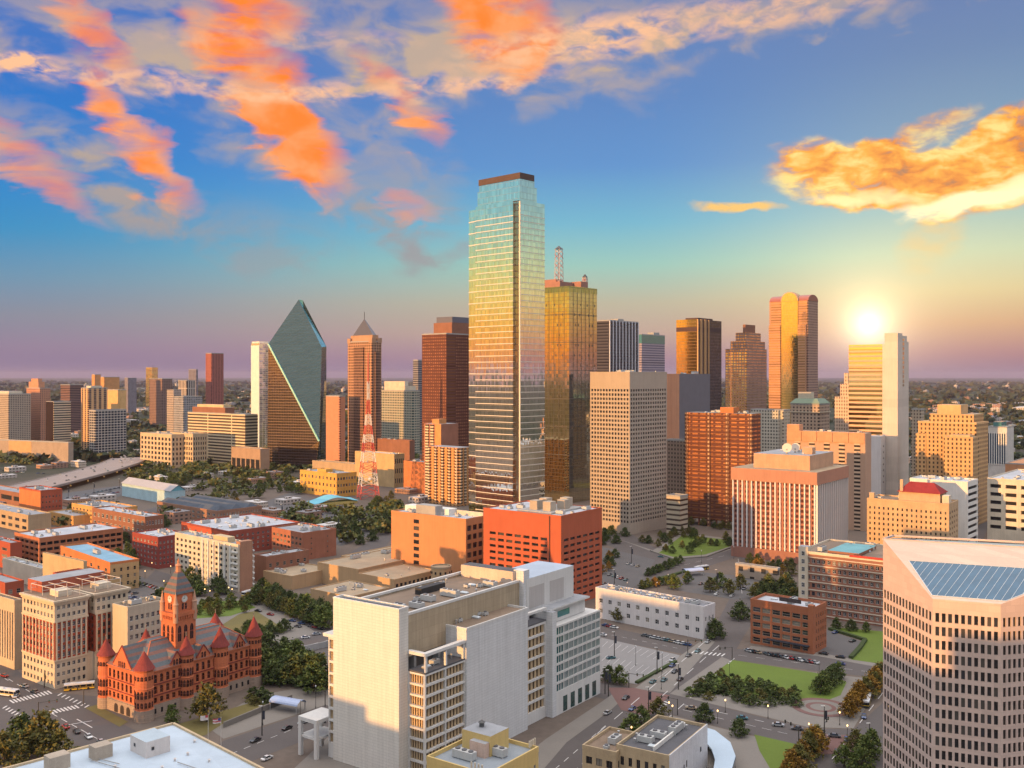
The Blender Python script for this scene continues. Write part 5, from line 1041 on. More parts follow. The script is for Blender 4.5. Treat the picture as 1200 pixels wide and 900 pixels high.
def cream_flats():
    root, fr, w, l, h = bld('apartment_block', 'cream block with white balconies and an orange brick end shaft', 'building', 279, dY(694), 41, 205, 296, 640, wall('flats_cream', (.56, .49, .39)), r_grey, dict(n=(14, 7), fx=.5, fz=.5, b=2, t=1.5, d=.4), None, 'plain', 9)
    for i in range(6): sub(root, 'fin', -.9, l*(.10+i*.085), 0, 0, l*(.10+i*.085)+1.0, h, white)
    for k in range(7): sub(root, 'balcony', -1.2, .2, 3+k*(h-4)/7, 0, l*.09, 3.9+k*(h-4)/7, white); sub(root, 'balcony', w-.2, -1.0, 3+k*(h-4)/7, w+.9, 3, 3.9+k*(h-4)/7, white)
    sub(root, 'brick_shaft', w*.12, -.5, 0, w-.4, 4, h+2.5, wall('shaft_brick', (.36, .19, .12))); sub(root, 'roof_house', 2, l*.2, h, w*.7, l*.42, h+3.5, wall('roof_tan2', (.52, .40, .25)))
cream_flats()
bld(WB, 'huge red brick warehouse with pale cluttered roof behind the cream flats', 'building', 268, dY(651), 43, 212.5, 352, 624, [wall('big_red', (.30, .075, .05)), wall('lit_red', (.46, .10, .05))], r_white, dict(n=(8, 4), fx=.3, fz=.45, b=2, t=2, d=.3), dict(n=(14, 4), fx=.42, fz=.5, b=2, t=1.5, d=.3), 'white', 26)  # left face takes a lighter red, sunlight put into the brick colour
bld(WB, 'red brown brick warehouse with a blank end wall by the avenue', 'building', 354.5, dY(657), 44, 318.5, 394, 626, wall('plain_brown_brick', (.34, .13, .075)), r_grey, dict(n=(8, 4), fx=.62, fz=.5, b=2, t=2, d=.3), dict(n=(2, 4), fx=.06, fz=.3, b=2, t=2, d=.2), 'tan', 6)
bld(WB, 'low brown brick shed tucked beside the white balcony block', 'building', 312, dY(684), 42, 298, 362, 654, brick_br, r_grey, None, dict(n=(6, 2), fx=.4, fz=.4, b=2, t=2, d=.2), 'tan', 7)
def hip_long():
    root, fr, w, l, h = bld(WB, 'long low brick block under dark seamed ridged roofs', 'building', 254, dY(613), 41, 184, 307, 600, wall('hip_brick', (.32, .17, .11)), r_dark, dict(n=(12, 2), fx=.5, fz=.5, b=1, t=1, d=.2), dict(n=(16, 2), fx=.45, fz=.5, b=1, t=1, d=.2), 'white', 0)
    for i in range(3):
        b = MB(); x0, x1 = w*(.02+i*.33), w*(.30+i*.33); b.frustum([(x0, 2), (x1, 2), (x1, l-2), (x0, l-2)], h, [((x0+x1)/2-.3, 6), ((x0+x1)/2+.3, 6), ((x0+x1)/2+.3, l-6), ((x0+x1)/2-.3, l-6)], h+4.5); b.build('ridged_roof', roofm('roof_navy', (.07, .085, .11)), root)
hip_long()
def shed():
    root, fr, w, l, h = bld('event_hall', 'low hall with wide grey pitched roof and blue gable end', 'building', 200, dY(592), 44, 143, 217, 577, wall('hall_blue', (.40, .55, .60)), r_grey, None, None, ac=0)
    b = MB(); b.face([(0, 0, h+1.1), (w, 0, h+1.1), (w/2, 0, h+7)]); b.face([(0, l, h+1.1), (w/2, l, h+7), (w, l, h+1.1)]); b.build('gable', wall('gable_blue', (.16, .42, .52)), root)
    b = MB(); b.face([(-1, -1, h+1.0), (w/2, -1, h+7.2), (w/2, l+1, h+7.2), (-1, l+1, h+1.0)]); b.face([(w/2, -1, h+7.2), (w+1, -1, h+1.0), (w+1, l+1, h+1.0), (w/2, l+1, h+7.2)]); b.build('pitched_roof', roofm('roof_seam', (.34, .33, .35), .15), root)
shed()
bld(WB, 'brown brick block with pale roof in front of the blue gabled hall', 'building', 170, dY(640), 40, 108, 192, 607, brick_br, r_white, dict(n=(12, 3), fx=.5, fz=.5, b=1, t=1, d=.2), dict(n=(6, 3), fx=.6, fz=.5, b=1, t=1, d=.2), 'white', 9)
bld(WB, 'yellow orange brick block with square windows and a round wall clock gable', 'building', 126, dY(622), 40, 84, 161, 598, wall('yellow_or_brick', (.54, .29, .10)), r_grey, dict(n=(10, 4), fx=.4, fz=.5, b=1.5, t=1.5, d=.25), dict(n=(7, 4), fx=.7, fz=.4, b=1.5, t=1.5, d=.25), 'tan', 8)
bld(WB, 'yellow low annex beside the square windowed block', 'building', 86, dY(620), 40, 56, 112, 606, MATS['yellow_or_brick'], r_grey, dict(n=(6, 2), fx=.5, fz=.4, b=1, t=1, d=.2), None, 'tan', 2)
bld(WB, 'blank orange box building with red water tank on its roof', 'building', 47.5, dY(613), 40, 22.5, 73, 576, [brick_red, brick_or], r_grey, None, dict(n=(6, 5), fx=.35, fz=.4, b=2, t=3, d=.2), 'tan', 6)
bld(WB, 'low yellowish building cut by the picture edge under the orange box', 'building', 33, dY(625), 40, -30, 60, 605, tan, r_grey, dict(n=(8, 2), fx=.6, fz=.45, b=1, t=1.5, d=.2), None, 'plain', 4)
bld(WB, 'brown garage like block at the edge with long dark openings', 'garage', 30, dY(604), 40, -40, 52, 580, brick_br, r_grey, dict(n=(5, 2), fx=.85, fz=.5, b=1, t=1, d=.6), dict(n=(3, 2), fx=.8, fz=.5, b=1, t=1, d=.6), 'shade_pane', 2)
bld(WB, 'flat grey roofed shop block at the picture edge beside the garage', 'building', 12, dY(668), 40, -60, 26, 638, brick_red, r_grey, dict(n=(6, 3), fx=.5, fz=.4, b=2, t=2, d=.2), None, 'tan', 5)
bld(WB, 'red brick shop with grey green roof and big windows at the edge', 'building', 6, dY(715), 40, -80, 28, 685, brick_red, r_grey, dict(n=(5, 2), fx=.5, fz=.4, b=2, t=2, d=.2), dict(n=(2, 2), fx=.5, fz=.5, b=2, t=2, d=.2), 'tan', 3)
bld(WB, 'pale low roof building between the red shop and the tan hut', 'building', 48, dY(690), 40, 3, 62, 668, cream, r_grey, None, dict(n=(3, 1), fx=.6, fz=.4, b=2, t=2, d=.2), 'plain', 6)
bld('aquarium_building', 'bright yellow brick building with a stepped corner tower', 'building', 394.5, dY(583), 42, 351.5, 418, 556, wall('aqua_yellow', (.60, .33, .08)), r_grey, dict(n=(10, 3), fx=.4, fz=.45, b=1.5, t=1.5, d=.25), dict(n=(7, 3), fx=.6, fz=.4, b=1.5, t=1.5, d=.25), 'tan', 6)
bld('stair_block', 'yellow stair tower on the corner of the bright yellow building', 'building', 382, 1104, 42, 372, 390, 551, MATS['aqua_yellow'], r_grey, ac=0)
def tent_hall():
    x, y = gp(395, 592); root = thing('tent_hall', 'low blue and yellow swooping roofs in front of the yellow building', 'building', (x, y, 0), R(40)); b = MB()
    n = 10
    for i in range(n):
        a, c = i/n, (i+1)/n; z = lambda t: 3+5*math.sin(math.pi*t)**2; b.face([(a*52-26, 0, z(a)), (c*52-26, 0, z(c)), (c*52-26, 18, z(c)+1.5), (a*52-26, 18, z(a)+1.5)])
    b.build('swoop_roof', roofm('roof_aqua', (.16, .44, .55), .2), root); sub(root, 'wall', -25, 1, 0, 25, 17, 3.1, wall('tent_yellow', (.55, .42, .14)))
tent_hall()
bld(WB, 'flat pale block with orange window grid at the foot of the radio mast', 'building', 462, 1180, 42, 416, 474, 533, wall('mast_tan', (.50, .34, .17)), r_white, None, dict(n=(5, 3), fx=.5, fz=.5, b=2, t=2, d=.3), 'plain', 5)
bld(WB, 'white flat roofed block with open court behind the mast', 'building', 480, 1300, 42, 438, 486, 517, brick_br, r_tan, None, None, ac=4)
bld(WB, 'low red wall building beside the balcony flats', 'building', 500, 1120, 42, 473, 515, 543, brick_or, r_grey, None, None, ac=4)
bld(WB, 'tan garage roof spreading below the prism tower', 'building', 420, 1250, 40, 366, 430, 545, tan, r_tan, None, None, ac=4)
def balcony_flats():
    fr = Fr(537, 1010, 42); root = thing('apartment_tower', 'orange flats with columns of white balconies beside the tallest tower', 'tower', (fr.X, fr.Y, 0), fr.rz); l, w, h = fr.v(503), fr.u(552), fr.z(525)
    sub(root, 'wall', 0, 0, 0, w, l, h, tex('flats_or', (.56, .27, .10), (.10, .05, .03), 5, 3.1, .35, .6), r_grey)
    for i in range(5): sub(root, 'balcony_stack', -1.4, l*(.02+i*.235), 2, 0, l*(.02+i*.235)+2.4, h-1, tex('balc', (.66, .50, .33), (.10, .07, .05), 30, 3.1, .98, .5))
    for i in range(3): sub(root, 'balcony_stack', w*(.1+i*.35), -1.2, 2, w*(.1+i*.35)+2.6, 0, h-1, MATS['balc'])
    fr2 = Fr(517, 1060, 42); r2 = thing('apartment_tower', 'taller flats with a blank brown side wall behind the balcony flats', 'tower', (fr2.X, fr2.Y, 0), fr2.rz); l, w, h = fr2.v(497), fr2.u(537), fr2.z(497)
    sub(r2, 'wall', 0, 0, 0, w, l, h, wall('flat_brown', (.38, .17, .11)), r_grey); sub(r2, 'sunlit_tint', -.3, 0, 0, 0, l*.35, h, wall('flat_or', (.58, .26, .10)))  # orange slab on the brown wall, sunlight painted as colour
    for i in range(2): sub(r2, 'balcony_stack', -1.4, l*(.4+i*.3), 2, 0, l*(.4+i*.3)+5, h-1, MATS['balc'])
    sub(r2, 'roof_house', 2, l*.2, h, w*.5, l*.6, h+5, wall('flat_or', (.58, .26, .10)))
balcony_flats()
bld('podium_building', 'brown colonnaded low podium beside the prism tower', 'building', 305, 1330, 40, 271, 316, 527, wall('podium_brown', (.36, .24, .16)), r_tan, dict(n=(6, 1), fx=.8, fz=.6, b=1, t=9, d=1), None, 'shade_pane', 2)

def radio_mast():
    x, y = gp(431.5, 584); root = thing('radio_mast', 'red and white banded lattice radio mast with a spike on top', 'mast', (x, y, 0), R(20))
    rw = (paint('mast_white', (.66, .62, .58), .5), paint('mast_red', (.50, .06, .045), .5))
    zs = [0, 14, 28, 40, 51, 61, 70, 80, 92, 108, 128]; hw = lambda z: max(1.1, 10.5-.090*z) if z < 100 else 1.1
    for i in range(len(zs)-1):
        z0, z1 = zs[i], zs[i+1]; b = MB(); q = [(-1, -1), (1, -1), (1, 1), (-1, 1)]; k = 2; r = .42 if z0 < 80 else .3
        for a in q: b.bar((a[0]*hw(z0), a[1]*hw(z0), z0), (a[0]*hw(z1), a[1]*hw(z1), z1), r)
        for s in range(k):
            za, zb = z0+(z1-z0)*s/k, z0+(z1-z0)*(s+1)/k
            for a, c in zip(q, q[1:]+q[:1]):
                b.bar((a[0]*hw(za), a[1]*hw(za), za), (c[0]*hw(zb), c[1]*hw(zb), zb), .24); b.bar((c[0]*hw(za), c[1]*hw(za), za), (a[0]*hw(zb), a[1]*hw(zb), zb), .24); b.bar((a[0]*hw(zb), a[1]*hw(zb), zb), (c[0]*hw(zb), c[1]*hw(zb), zb), .24)
        b.build('lattice_section', rw[(i+1) % 2], root)
    b = MB(); b.bar((0, 0, 126), (0, 0, 160), .9, 6, .5); b.build('spike', rw[1], root)
    for z, a in ((16, 0), (30, 2), (40, 1), (22, 3)):
        b = MB(); b.lathe(0, 0, [(.1, 0), (1.2, .25), (1.9, .8)], 12); o = b.build('dish', rw[0], root, (hw(z)*math.cos(a*1.57), hw(z)*math.sin(a*1.57)-1, z)); o.rotation_euler = (R(90), 0, a)
radio_mast()

# ================================================================== uptown blocks behind the freeway
T = tower_tex
T('apartment_block', 'pale concrete tower with balcony grid at the picture edge', 10, 1750, 38, -14, 36, 462, tex('up1', (.42, .34, .27), (.09, .075, .07), 4, 3.3, .6, .5), pent=(.2, .8, .2, .8, 5, cream))
T('apartment_tower', 'stepped terracotta apartment tower with pale corner bays', 47, 1820, 38, 31, 59, 455, tex('up2', (.46, .22, .14), (.12, .08, .06), 4, 3.4, .4, .5), pent=(.1, .7, .2, .9, 12, wall('up2b', (.52, .25, .15))), extra=(('upper_setback', .2, .6, .3, .8, 1.0, 18, wall('up2b', (.52, .25, .15))),))
T('office_block', 'cream block with white floor bands and dark glass side', 63, 1640, 38, 54, 83, 471, tex('up3', (.60, .50, .36), (.07, .06, .06), 60, 4, .97, .5), extra=(('dark_wing', -.02, 0, .05, 1.0, .01, -1, g_brown),))
T('museum_block', 'long low pale block with orange lit wall beside the freeway', 80, 1500, 24, -30, 86, 519, wall('up4', (.36, .28, .22)), extra=(('sunlit_tint', -.02, 0, .38, .62, .45, -.5, wall('up4b', (.55, .32, .16))),))  # orange patch on the wall is sunlight painted as colour
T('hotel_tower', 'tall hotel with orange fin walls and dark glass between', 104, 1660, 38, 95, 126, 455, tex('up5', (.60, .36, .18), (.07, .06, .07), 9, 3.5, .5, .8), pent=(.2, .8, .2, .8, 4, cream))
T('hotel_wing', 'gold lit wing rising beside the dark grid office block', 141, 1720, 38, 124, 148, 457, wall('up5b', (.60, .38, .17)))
T('office_block', 'dark glass office cube with pale grid frame', 112, 1560, 35, 104.5, 148, 481, tex('up6', (.50, .45, .40), (.04, .045, .06), 5.5, 4.2, .82, .76, grough=.08))
T('office_block', 'orange cube building far behind the grid cube', 122, 2400, 38, 118, 140, 442, wall('up7', (.56, .27, .11)))
T('office_block', 'small orange block standing behind the terracotta tower', 111, 2500, 38, 107.5, 118, 439, wall('up7', (.56, .27, .11)))
def eight():
    for lab, xn, xl, xr in (('beige office block with brown slot dividing its square window grid', 201, 164.5, 226), ('beige grid office block nearer the prism with grey shaded side', 226, 202, 243)):
        bld('office_block', lab, 'building', xn, dY(549), 40, xl, xr, 510 if xn < 210 else 509, wall('up8', (.54, .40, .26)), r_tan, dict(n=(9, 6), fx=.55, fz=.6, b=3, t=3, d=.8), dict(n=(6, 6), fx=.5, fz=.6, b=3, t=3, d=.8), 'plain', 3, limit=40)
eight()
T('office_block', 'terraced office block with bold cream floor bands', 271, 1480, 38, 220, 284, 485, tex('up9', (.62, .50, .32), (.10, .075, .06), 60, 4.6, .97, .55), pent=(.05, .9, .15, .9, 9, brick_br), extra=(('roof_pergola', .1, .8, .2, .8, 1.0, 13, wall('up9b', (.58, .42, .24))), ('low_terrace', .0, 1.15, -.3, 0, .01, -22, tex('up9', (.62, .5, .32)))))
T('office_block', 'grey blue glass block with a tall thin slab beside cream bands', 215, 1700, 38, 196, 237, 465, tex('up10', (.36, .34, .34), (.12, .14, .17), 3.5, 4, .7, .7), extra=(('tall_slab', -.01, .4, .6, 1.02, .01, 12, tex('up10b', (.40, .33, .28), (.13, .12, .13), 3, 4, .6, .6)),))
T('office_block', 'brown box building in the middle distance', 190, 2500, 38, 175, 202, 444, tex('up11', (.24, .15, .12), (.08, .05, .05), 5, 4, .6, .5))
T('office_block', 'white columned office with dark windows in the middle distance', 219, 2350, 38, 209, 229, 446, tex('up12', (.50, .42, .36), (.08, .07, .07), 6, 60, .55, .97))
T('office_block', 'gold mirrored twin blocks glowing on the horizon', 178, 4200, 30, 171, 185, 430.5, mirror('up13', (1, .80, .30), 12, 4, .08, .01, (.5, .3, .1), .05, 1, .1))
T('office_block', 'dark grey block just short of the horizon', 150, 3300, 38, 146, 160, 443, tex('up14', (.25, .22, .25), (.08, .08, .10), 5, 4, .6, .5))
T('office_block', 'long brown low block behind terracotta tower', 82, 2300, 38, 71, 98, 451, tex('up15', (.22, .12, .10), (.06, .045, .05), 60, 4, .97, .5))
T('office_block', 'pale grey block with white top near the horizon', 230, 3600, 38, 221, 232, 433, tex('up16', (.22, .20, .24), (.08, .08, .10), 8, 5, .6, .6))
# ================================================================== ground, streets, lawns
def sheet(name, px, mat, z, kind='structure', world=None):
    b = MB(); pts = world or [gp(x, y) for x, y in px]; b.face([(x, y, z) for x, y in pts]); o = b.build(name, mat); me = o.data
    if me.polygons and me.polygons[0].normal.z < 0: me.flip_normals()
    o['kind'] = kind; return o
def ground_mat():
    m, t, b = principled('city_ground'); tc = t.new('ShaderNodeTexCoord'); o = tc.outputs['Object']
    ln = t.new('ShaderNodeVectorMath', operation='LENGTH'); t.l.new(o, ln.inputs[0]); d = ln.outputs['Value']
    n = t.noise(o, .0035, 6, .62); n2 = t.noise(o, .018, 5, .7); n3 = t.noise(o, .35, 3)
    far = t.ramp(t.m('ADD', t.m('MULTIPLY', n, .6), t.m('MULTIPLY', n2, .4)), [(.36, (.022, .030, .018)), (.50, (.040, .046, .028)), (.58, (.085, .072, .058)), (.70, (.17, .14, .115))])
    near = t.mix(1.0, (.155, .125, .105), t.m('ADD', .50, t.m('ADD', t.m('MULTIPLY', n2, .5), t.m('MULTIPLY', n3, .4))), 'MULTIPLY')
    t.put(b.inputs['Base Color'], t.mix(t.sstep(d, 1100, 1700), near, far)); b.inputs['Roughness'].default_value = .95; b.inputs['Specular IOR Level'].default_value = .1; return m
b = MB(); NS = 48; b.face([(60000*math.cos(i*math.tau/NS), 60000*math.sin(i*math.tau/NS), 0) for i in range(NS)]); b.build('ground', ground_mat())['kind'] = 'structure'
def asphalt(name, col, v=.3):
    m, t, b = principled(name); tc = t.new('ShaderNodeTexCoord'); o = tc.outputs['Object']
    k = t.m('ADD', 1-v, t.m('ADD', t.m('MULTIPLY', t.noise(o, .06, 5, .65), v*1.2), t.m('MULTIPLY', t.noise(o, 1.1, 4, .7), v*.8)))
    t.put(b.inputs['Base Color'], t.mix(1.0, col, k, 'MULTIPLY')); b.inputs['Roughness'].default_value = .85; b.inputs['Specular IOR Level'].default_value = .25; return m
A_road = asphalt('asphalt', (.105, .092, .088)); A_lot = asphalt('lot_asphalt', (.11, .105, .105)); A_conc = asphalt('concrete_lot', (.23, .22, .215), .22); A_walk = asphalt('paving', (.205, .185, .165), .28); A_brick = asphalt('brick_paving', (.17, .095, .085), .3); A_grass = asphalt('lawn_grass', (.115, .165, .026), .35); A_dry = asphalt('dry_grass', (.15, .125, .045), .4); paintw = asphalt('road_paint', (.62, .60, .58), .35)
# paved blocks (one kerb height up), then streets between
RD = .02
streets = [('road', [(634, 905), (664, 870), (716, 832), (742, 808), (825, 750), (842, 726), (856, 700), (862, 690), (868, 660), (862, 642), (880, 640), (895, 668), (888, 700), (881, 730), (859, 768), (805, 813), (785, 836), (752, 872), (730, 905)]),
    ('road', [(690, 797), (742, 806), (785, 812), (870, 835), (946, 853), (1000, 855), (1060, 800), (1090, 810), (1090, 905), (960, 905), (938, 873), (870, 859), (785, 837), (690, 815)]),
    ('road', [(700, 732), (818, 757), (858, 760), (960, 768), (1045, 783), (1045, 796), (955, 786), (862, 774), (808, 768), (700, 747)]),
    ('road', [(-80, 742), (0, 771), (30, 793), (62, 812), (112, 816), (120, 836), (170, 862), (240, 905), (60, 905), (-100, 905)]),
    ('road', [(262, 868), (330, 845), (382, 826), (410, 838), (396, 852), (300, 890), (270, 905), (235, 890)]),
    ('road', [(300, 703), (330, 700), (396, 727), (420, 740), (420, 770), (340, 768), (312, 768), (306, 758), (372, 742), (340, 722)]),
    ('road', [(705, 622), (730, 620), (790, 655), (840, 648), (862, 642), (866, 652), (834, 662), (760, 692), (735, 708), (712, 706), (740, 690), (770, 665), (706, 636)]),
    ('road', [(1112, 640), (1140, 600), (1160, 560), (1166, 562), (1160, 610), (1150, 640)]),
    ('road', [(140, 700), (160, 690), (182, 668), (300, 702), (310, 714), (250, 700), (200, 690), (150, 712)]),
    ('road', [(398, 655), (440, 630), (470, 600), (480, 602), (452, 640), (420, 664)]),
    ('road', [(100, 615), (200, 590), (330, 560), (420, 600), (470, 590), (470, 598), (420, 610), (330, 568), (200, 600), (110, 625)])]
for i, (nm, px) in enumerate(streets): sheet(nm, px, A_road, RD+.003*i)
plots = [('sidewalk', [(700, 812), (745, 806), (826, 748), (838, 752), (785, 812), (742, 807)], A_walk), ('parking_lot', [(703, 747), (797, 768), (790, 776), (746, 802), (700, 794)], A_conc), ('parking_lot', [(706, 641), (768, 656), (752, 682), (735, 692), (706, 690)], A_lot), ('parking_lot', [(815, 670), (880, 676), (900, 700), (858, 702), (780, 690)], A_lot),
    ('parking_lot', [(140, 690), (165, 676), (205, 690), (205, 702), (150, 708)], A_lot), ('parking_lot', [(305, 590), (345, 575), (418, 600), (440, 625), (400, 640), (330, 612)], A_lot), ('parking_lot', [(60, 580), (150, 568), (165, 575), (110, 590), (70, 592)], A_lot), ('parking_lot', [(486, 555), (505, 552), (508, 566), (470, 575), (450, 570)], A_lot),
    ('plaza', [(785, 813), (846, 770), (862, 776), (955, 788), (1034, 797), (1000, 854), (946, 852), (870, 834)], A_walk), ('plaza', [(382, 826), (262, 866), (240, 850), (300, 815), (390, 800), (405, 838)], A_walk), ('sidewalk', [(590, 905), (640, 866), (703, 824), (720, 812), (742, 808), (716, 832), (664, 870), (634, 905)], A_walk), ('sidewalk', [(880, 757), (960, 765), (1040, 780), (1040, 784), (958, 769), (876, 761)], A_walk),
    ('plaza', [(300, 703), (230, 700), (190, 725), (240, 770), (310, 770), (306, 758), (372, 742), (340, 722)], A_walk), ('plaza', [(340, 905), (396, 853), (420, 850), (520, 905)], A_walk), ('plaza', [(720, 630), (765, 645), (800, 624), (860, 632), (862, 642), (828, 653), (790, 656)], A_walk), ('driveway', [(968, 738), (1010, 752), (998, 774), (960, 768)], A_lot), ('plaza', [(785, 838), (870, 860), (936, 874), (960, 905), (720, 905)], A_walk)]
for i, (nm, px, m) in enumerate(plots): sheet(nm, px, m, .056+.0035*(i % 7))
lawns = [('lawn', [(836, 790), (858, 773.5), (955, 788.5), (985, 795.5), (992, 800), (985, 815), (958, 825), (930, 818), (806, 812)], A_grass), ('lawn', [(975, 735), (1034, 740), (1060, 760), (1060, 782), (997, 773), (1016, 750)], A_grass), ('lawn', [(884, 861), (936, 873), (932, 896), (905, 905), (890, 880)], A_grass), ('lawn', [(783, 842), (812, 848), (800, 856), (775, 862)], A_grass), ('lawn', [(772, 648), (800, 627), (856, 633), (857, 640), (826, 650), (790, 653)], A_grass), ('lawn', [(215, 866), (180, 868), (205, 850), (300, 822), (318, 826), (262, 848), (240, 862)], A_dry), ('lawn', [(240, 745), (280, 720), (300, 716), (330, 735), (300, 755), (262, 762)], A_dry), ('lawn', [(230, 725), (235, 705), (285, 704), (300, 712), (270, 722)], A_grass), ('lawn', [(100, 830), (113, 826), (150, 846), (140, 852)], A_dry), ('lawn', [(810, 560), (860, 575), (900, 600), (820, 600)], A_dry)]
for i, (nm, px, m) in enumerate(lawns): sheet(nm, px, m, .09+.003*(i % 7))
# ring of brick paving
cx_, cy_ = gp(962, 829); 
for r0, r1, m in ((0, 4.2, A_walk), (4.2, 6, A_brick), (6, 9, A_walk), (9, 11.5, A_brick)):
    b = MB()
    for i in range(32):
        a, c = i*math.tau/32, (i+1)*math.tau/32; q = [(cx_+r1*math.cos(a), cy_+r1*math.sin(a), .16), (cx_+r1*math.cos(c), cy_+r1*math.sin(c), .16), (cx_+r0*math.cos(c), cy_+r0*math.sin(c), .16), (cx_+r0*math.cos(a), cy_+r0*math.sin(a), .16)]; b.face(q if r0 else q[:2]+q[2:3])
    b.build('paving_ring', m)['kind'] = 'structure'
sheet('brick_crossing', [(712, 806), (742, 806), (785, 815), (760, 840), (728, 832)], A_brick, .082); sheet('brick_crossing', [(940, 860), (1005, 862), (1020, 880), (960, 885)], A_brick, .084)
# painted markings
def stripe(p, q, wd, z=.125, nm='road_marking'):
    a, c = Vector(gp(*p)), Vector(gp(*q)); d = (c-a); n = Vector((-d.y, d.x)).normalized()*wd/2
    b = MB(); b.face([(*(a+n), z), (*(a-n), z), (*(c-n), z), (*(c+n), z)]); o = b.build(nm, paintw)
    if o.data.polygons[0].normal.z < 0: o.data.flip_normals()
    o['kind'] = 'structure'
def dashes(p, q, n, wd=.25, f=.5):
    for i in range(n):
        t0, t1 = i/n, (i+f)/n; stripe((p[0]+(q[0]-p[0])*t0, p[1]+(q[1]-p[1])*t0), (p[0]+(q[0]-p[0])*t1, p[1]+(q[1]-p[1])*t1), wd)
def crosswalk(p, q, n, dx, dy):
    for i in range(n):
        t = (i+.5)/n; x, y = p[0]+(q[0]-p[0])*t, p[1]+(q[1]-p[1])*t; stripe((x-dx/2, y-dy/2), (x+dx/2, y+dy/2), .7)
dashes((715, 870), (850, 750), 9, .3); dashes((735, 885), (868, 765), 9, .3); dashes((700, 860), (838, 742), 7, .3); dashes((650, 902), (715, 846), 6, .25); dashes((672, 905), (722, 858), 5, .25); dashes((800, 826), (990, 866), 9, .3); dashes((800, 832), (930, 862), 7, .2, .6); dashes((975, 890), (1040, 805), 6, .3); dashes((865, 768), (1030, 789), 8, .2); dashes((705, 742), (800, 761), 8, .2)
crosswalk((12, 823), (60, 811), 12, 5, 3.4); crosswalk((46, 838), (92, 828), 11, 5, 3.4); crosswalk((68, 813), (104, 829), 8, -5, 3.0); crosswalk((4, 828), (28, 842), 7, -5, 3); dashes((60, 836), (130, 875), 6, .3, .6); dashes((0, 790), (40, 814), 4, .3); dashes((-20, 782), (14, 800), 4, .3); stripe((78, 850), (108, 845), .4); stripe((90, 843), (108, 853), .4); dashes((270, 884), (380, 840), 7, .25); dashes((320, 766), (395, 748), 5, .2); dashes((340, 716), (400, 742), 5, .2); crosswalk((782, 822), (770, 836), 6, 5, 2); crosswalk((810, 764), (850, 768), 8, -4, 3); dashes((775, 668), (855, 650), 6, .2); dashes((865, 655), (870, 700), 5, .2)
for i in range(11): stripe((712+i*8, 752+i*1.7), (706+i*7.4, 758+i*1.8), .15); stripe((712+i*7, 768+i*1.9), (705+i*6.6, 775+i*2.0), .15)
def wall_thing(nm, label, px, hgt, thick, m, cat='wall'):
    pts = [gp(*p) for p in px]; b = MB()
    for (x0, y0), (x1, y1) in zip(pts, pts[1:]):
        d = Vector((x1-x0, y1-y0)); n = Vector((-d.y, d.x)).normalized()*thick/2; b.prism([(x0+n.x, y0+n.y), (x0-n.x, y0-n.y), (x1-n.x, y1-n.y), (x1+n.x, y1+n.y)], -.2, hgt)
    return tag(b.build(nm, m), label, cat)
wall_thing('plaza_wall', 'low concrete wall along the avenue beside the dark trees', [(262, 853), (310, 833), (342, 820)], 2.2, .6, A_walk); wall_thing('plaza_wall', 'pale retaining wall behind the three white cars', [(338, 768), (375, 760), (410, 752)], 3.0, .5, grey)
wall_thing('median_hedge', 'clipped dark hedge strip beside the empty concrete lot', [(746, 801), (792, 776)], 1.0, 1.6, wall('hedge_green', (.045, .065, .02), .5, scale=1.2), 'hedge'); wall_thing('median_hedge', 'clipped hedge curving round the side lawn by the drive', [(997, 772), (1008, 760), (1014, 751), (972, 738)], 1.3, 2.0, MATS['hedge_green'], 'hedge'); wall_thing('park_wall', 'low pale wall along the park edge by the wide avenue', [(762, 646), (790, 656), (828, 653), (860, 641)], .9, .6, A_walk)
wall_thing('median_hedge', 'hedge line dividing the two car parks in front of the federal block', [(752, 690), (776, 678), (826, 664)], 1.2, 2.2, MATS['hedge_green'], 'hedge')
# curved canopy roof and rounded court at the bottom
def curved_roof():
    x0, y0 = gp(815, 900); root = thing('curved_canopy', 'pale blue crescent roof curling round the shops', 'canopy', (x0, y0, 0)); c = [gp(x, y, 5) for x, y in ((789, 846), (812, 848), (838, 856), (856, 870), (862, 886), (858, 900), (845, 915))]; d = [gp(x, y, 5) for x, y in ((786, 856), (806, 858), (824, 866), (834, 878), (838, 890), (836, 902), (830, 915))]
    b = MB(); L = lambda p: (p[0]-x0, p[1]-y0)
    for i in range(len(c)-1): b.prism([L(c[i]), L(d[i]), L(d[i+1]), L(c[i+1])], 4.5, 5.1)
    b.build('canopy_roof', roofm('roof_ice', (.42, .52, .62), .15), root); b = MB()
    for i in range(len(c)-1): q = [L(c[i]), L(c[i+1])]; v = Vector(q[1])-Vector(q[0]); n = Vector((-v.y, v.x)).normalized()*.35; b.prism([(q[0][0]*.98+n.x, q[0][1]*.98+n.y), (q[0][0]*.98, q[0][1]*.98), (q[1][0]*.98, q[1][1]*.98), (q[1][0]*.98+n.x, q[1][1]*.98+n.y)], 0, 4.45)
    b.build('glass_wall', g_blue, root)
curved_roof()
def bus_canopy(lab, px, py, rz):
    x, y = gp(px, py); root = thing('bus_shelter', lab, 'shelter', (x, y, 0), R(rz)); b = MB(); n = 8
    for i in range(n): a, c = math.pi*i/n, math.pi*(i+1)/n; b.face([(-7, 3*math.cos(a), 3.2+1.6*math.sin(a)), (7, 3*math.cos(a), 3.2+1.6*math.sin(a)), (7, 3*math.cos(c), 3.2+1.6*math.sin(c)), (-7, 3*math.cos(c), 3.2+1.6*math.sin(c))])
    b.build('arched_roof', paint('shelter_blue', (.35, .42, .60), .35), root)
    for X in (-6.5, 6.5):
        for Yy in (-2.8, 2.8): sub(root, 'post', X-.15, Yy-.15, 0, X+.15, Yy+.15, 3.3, grey)
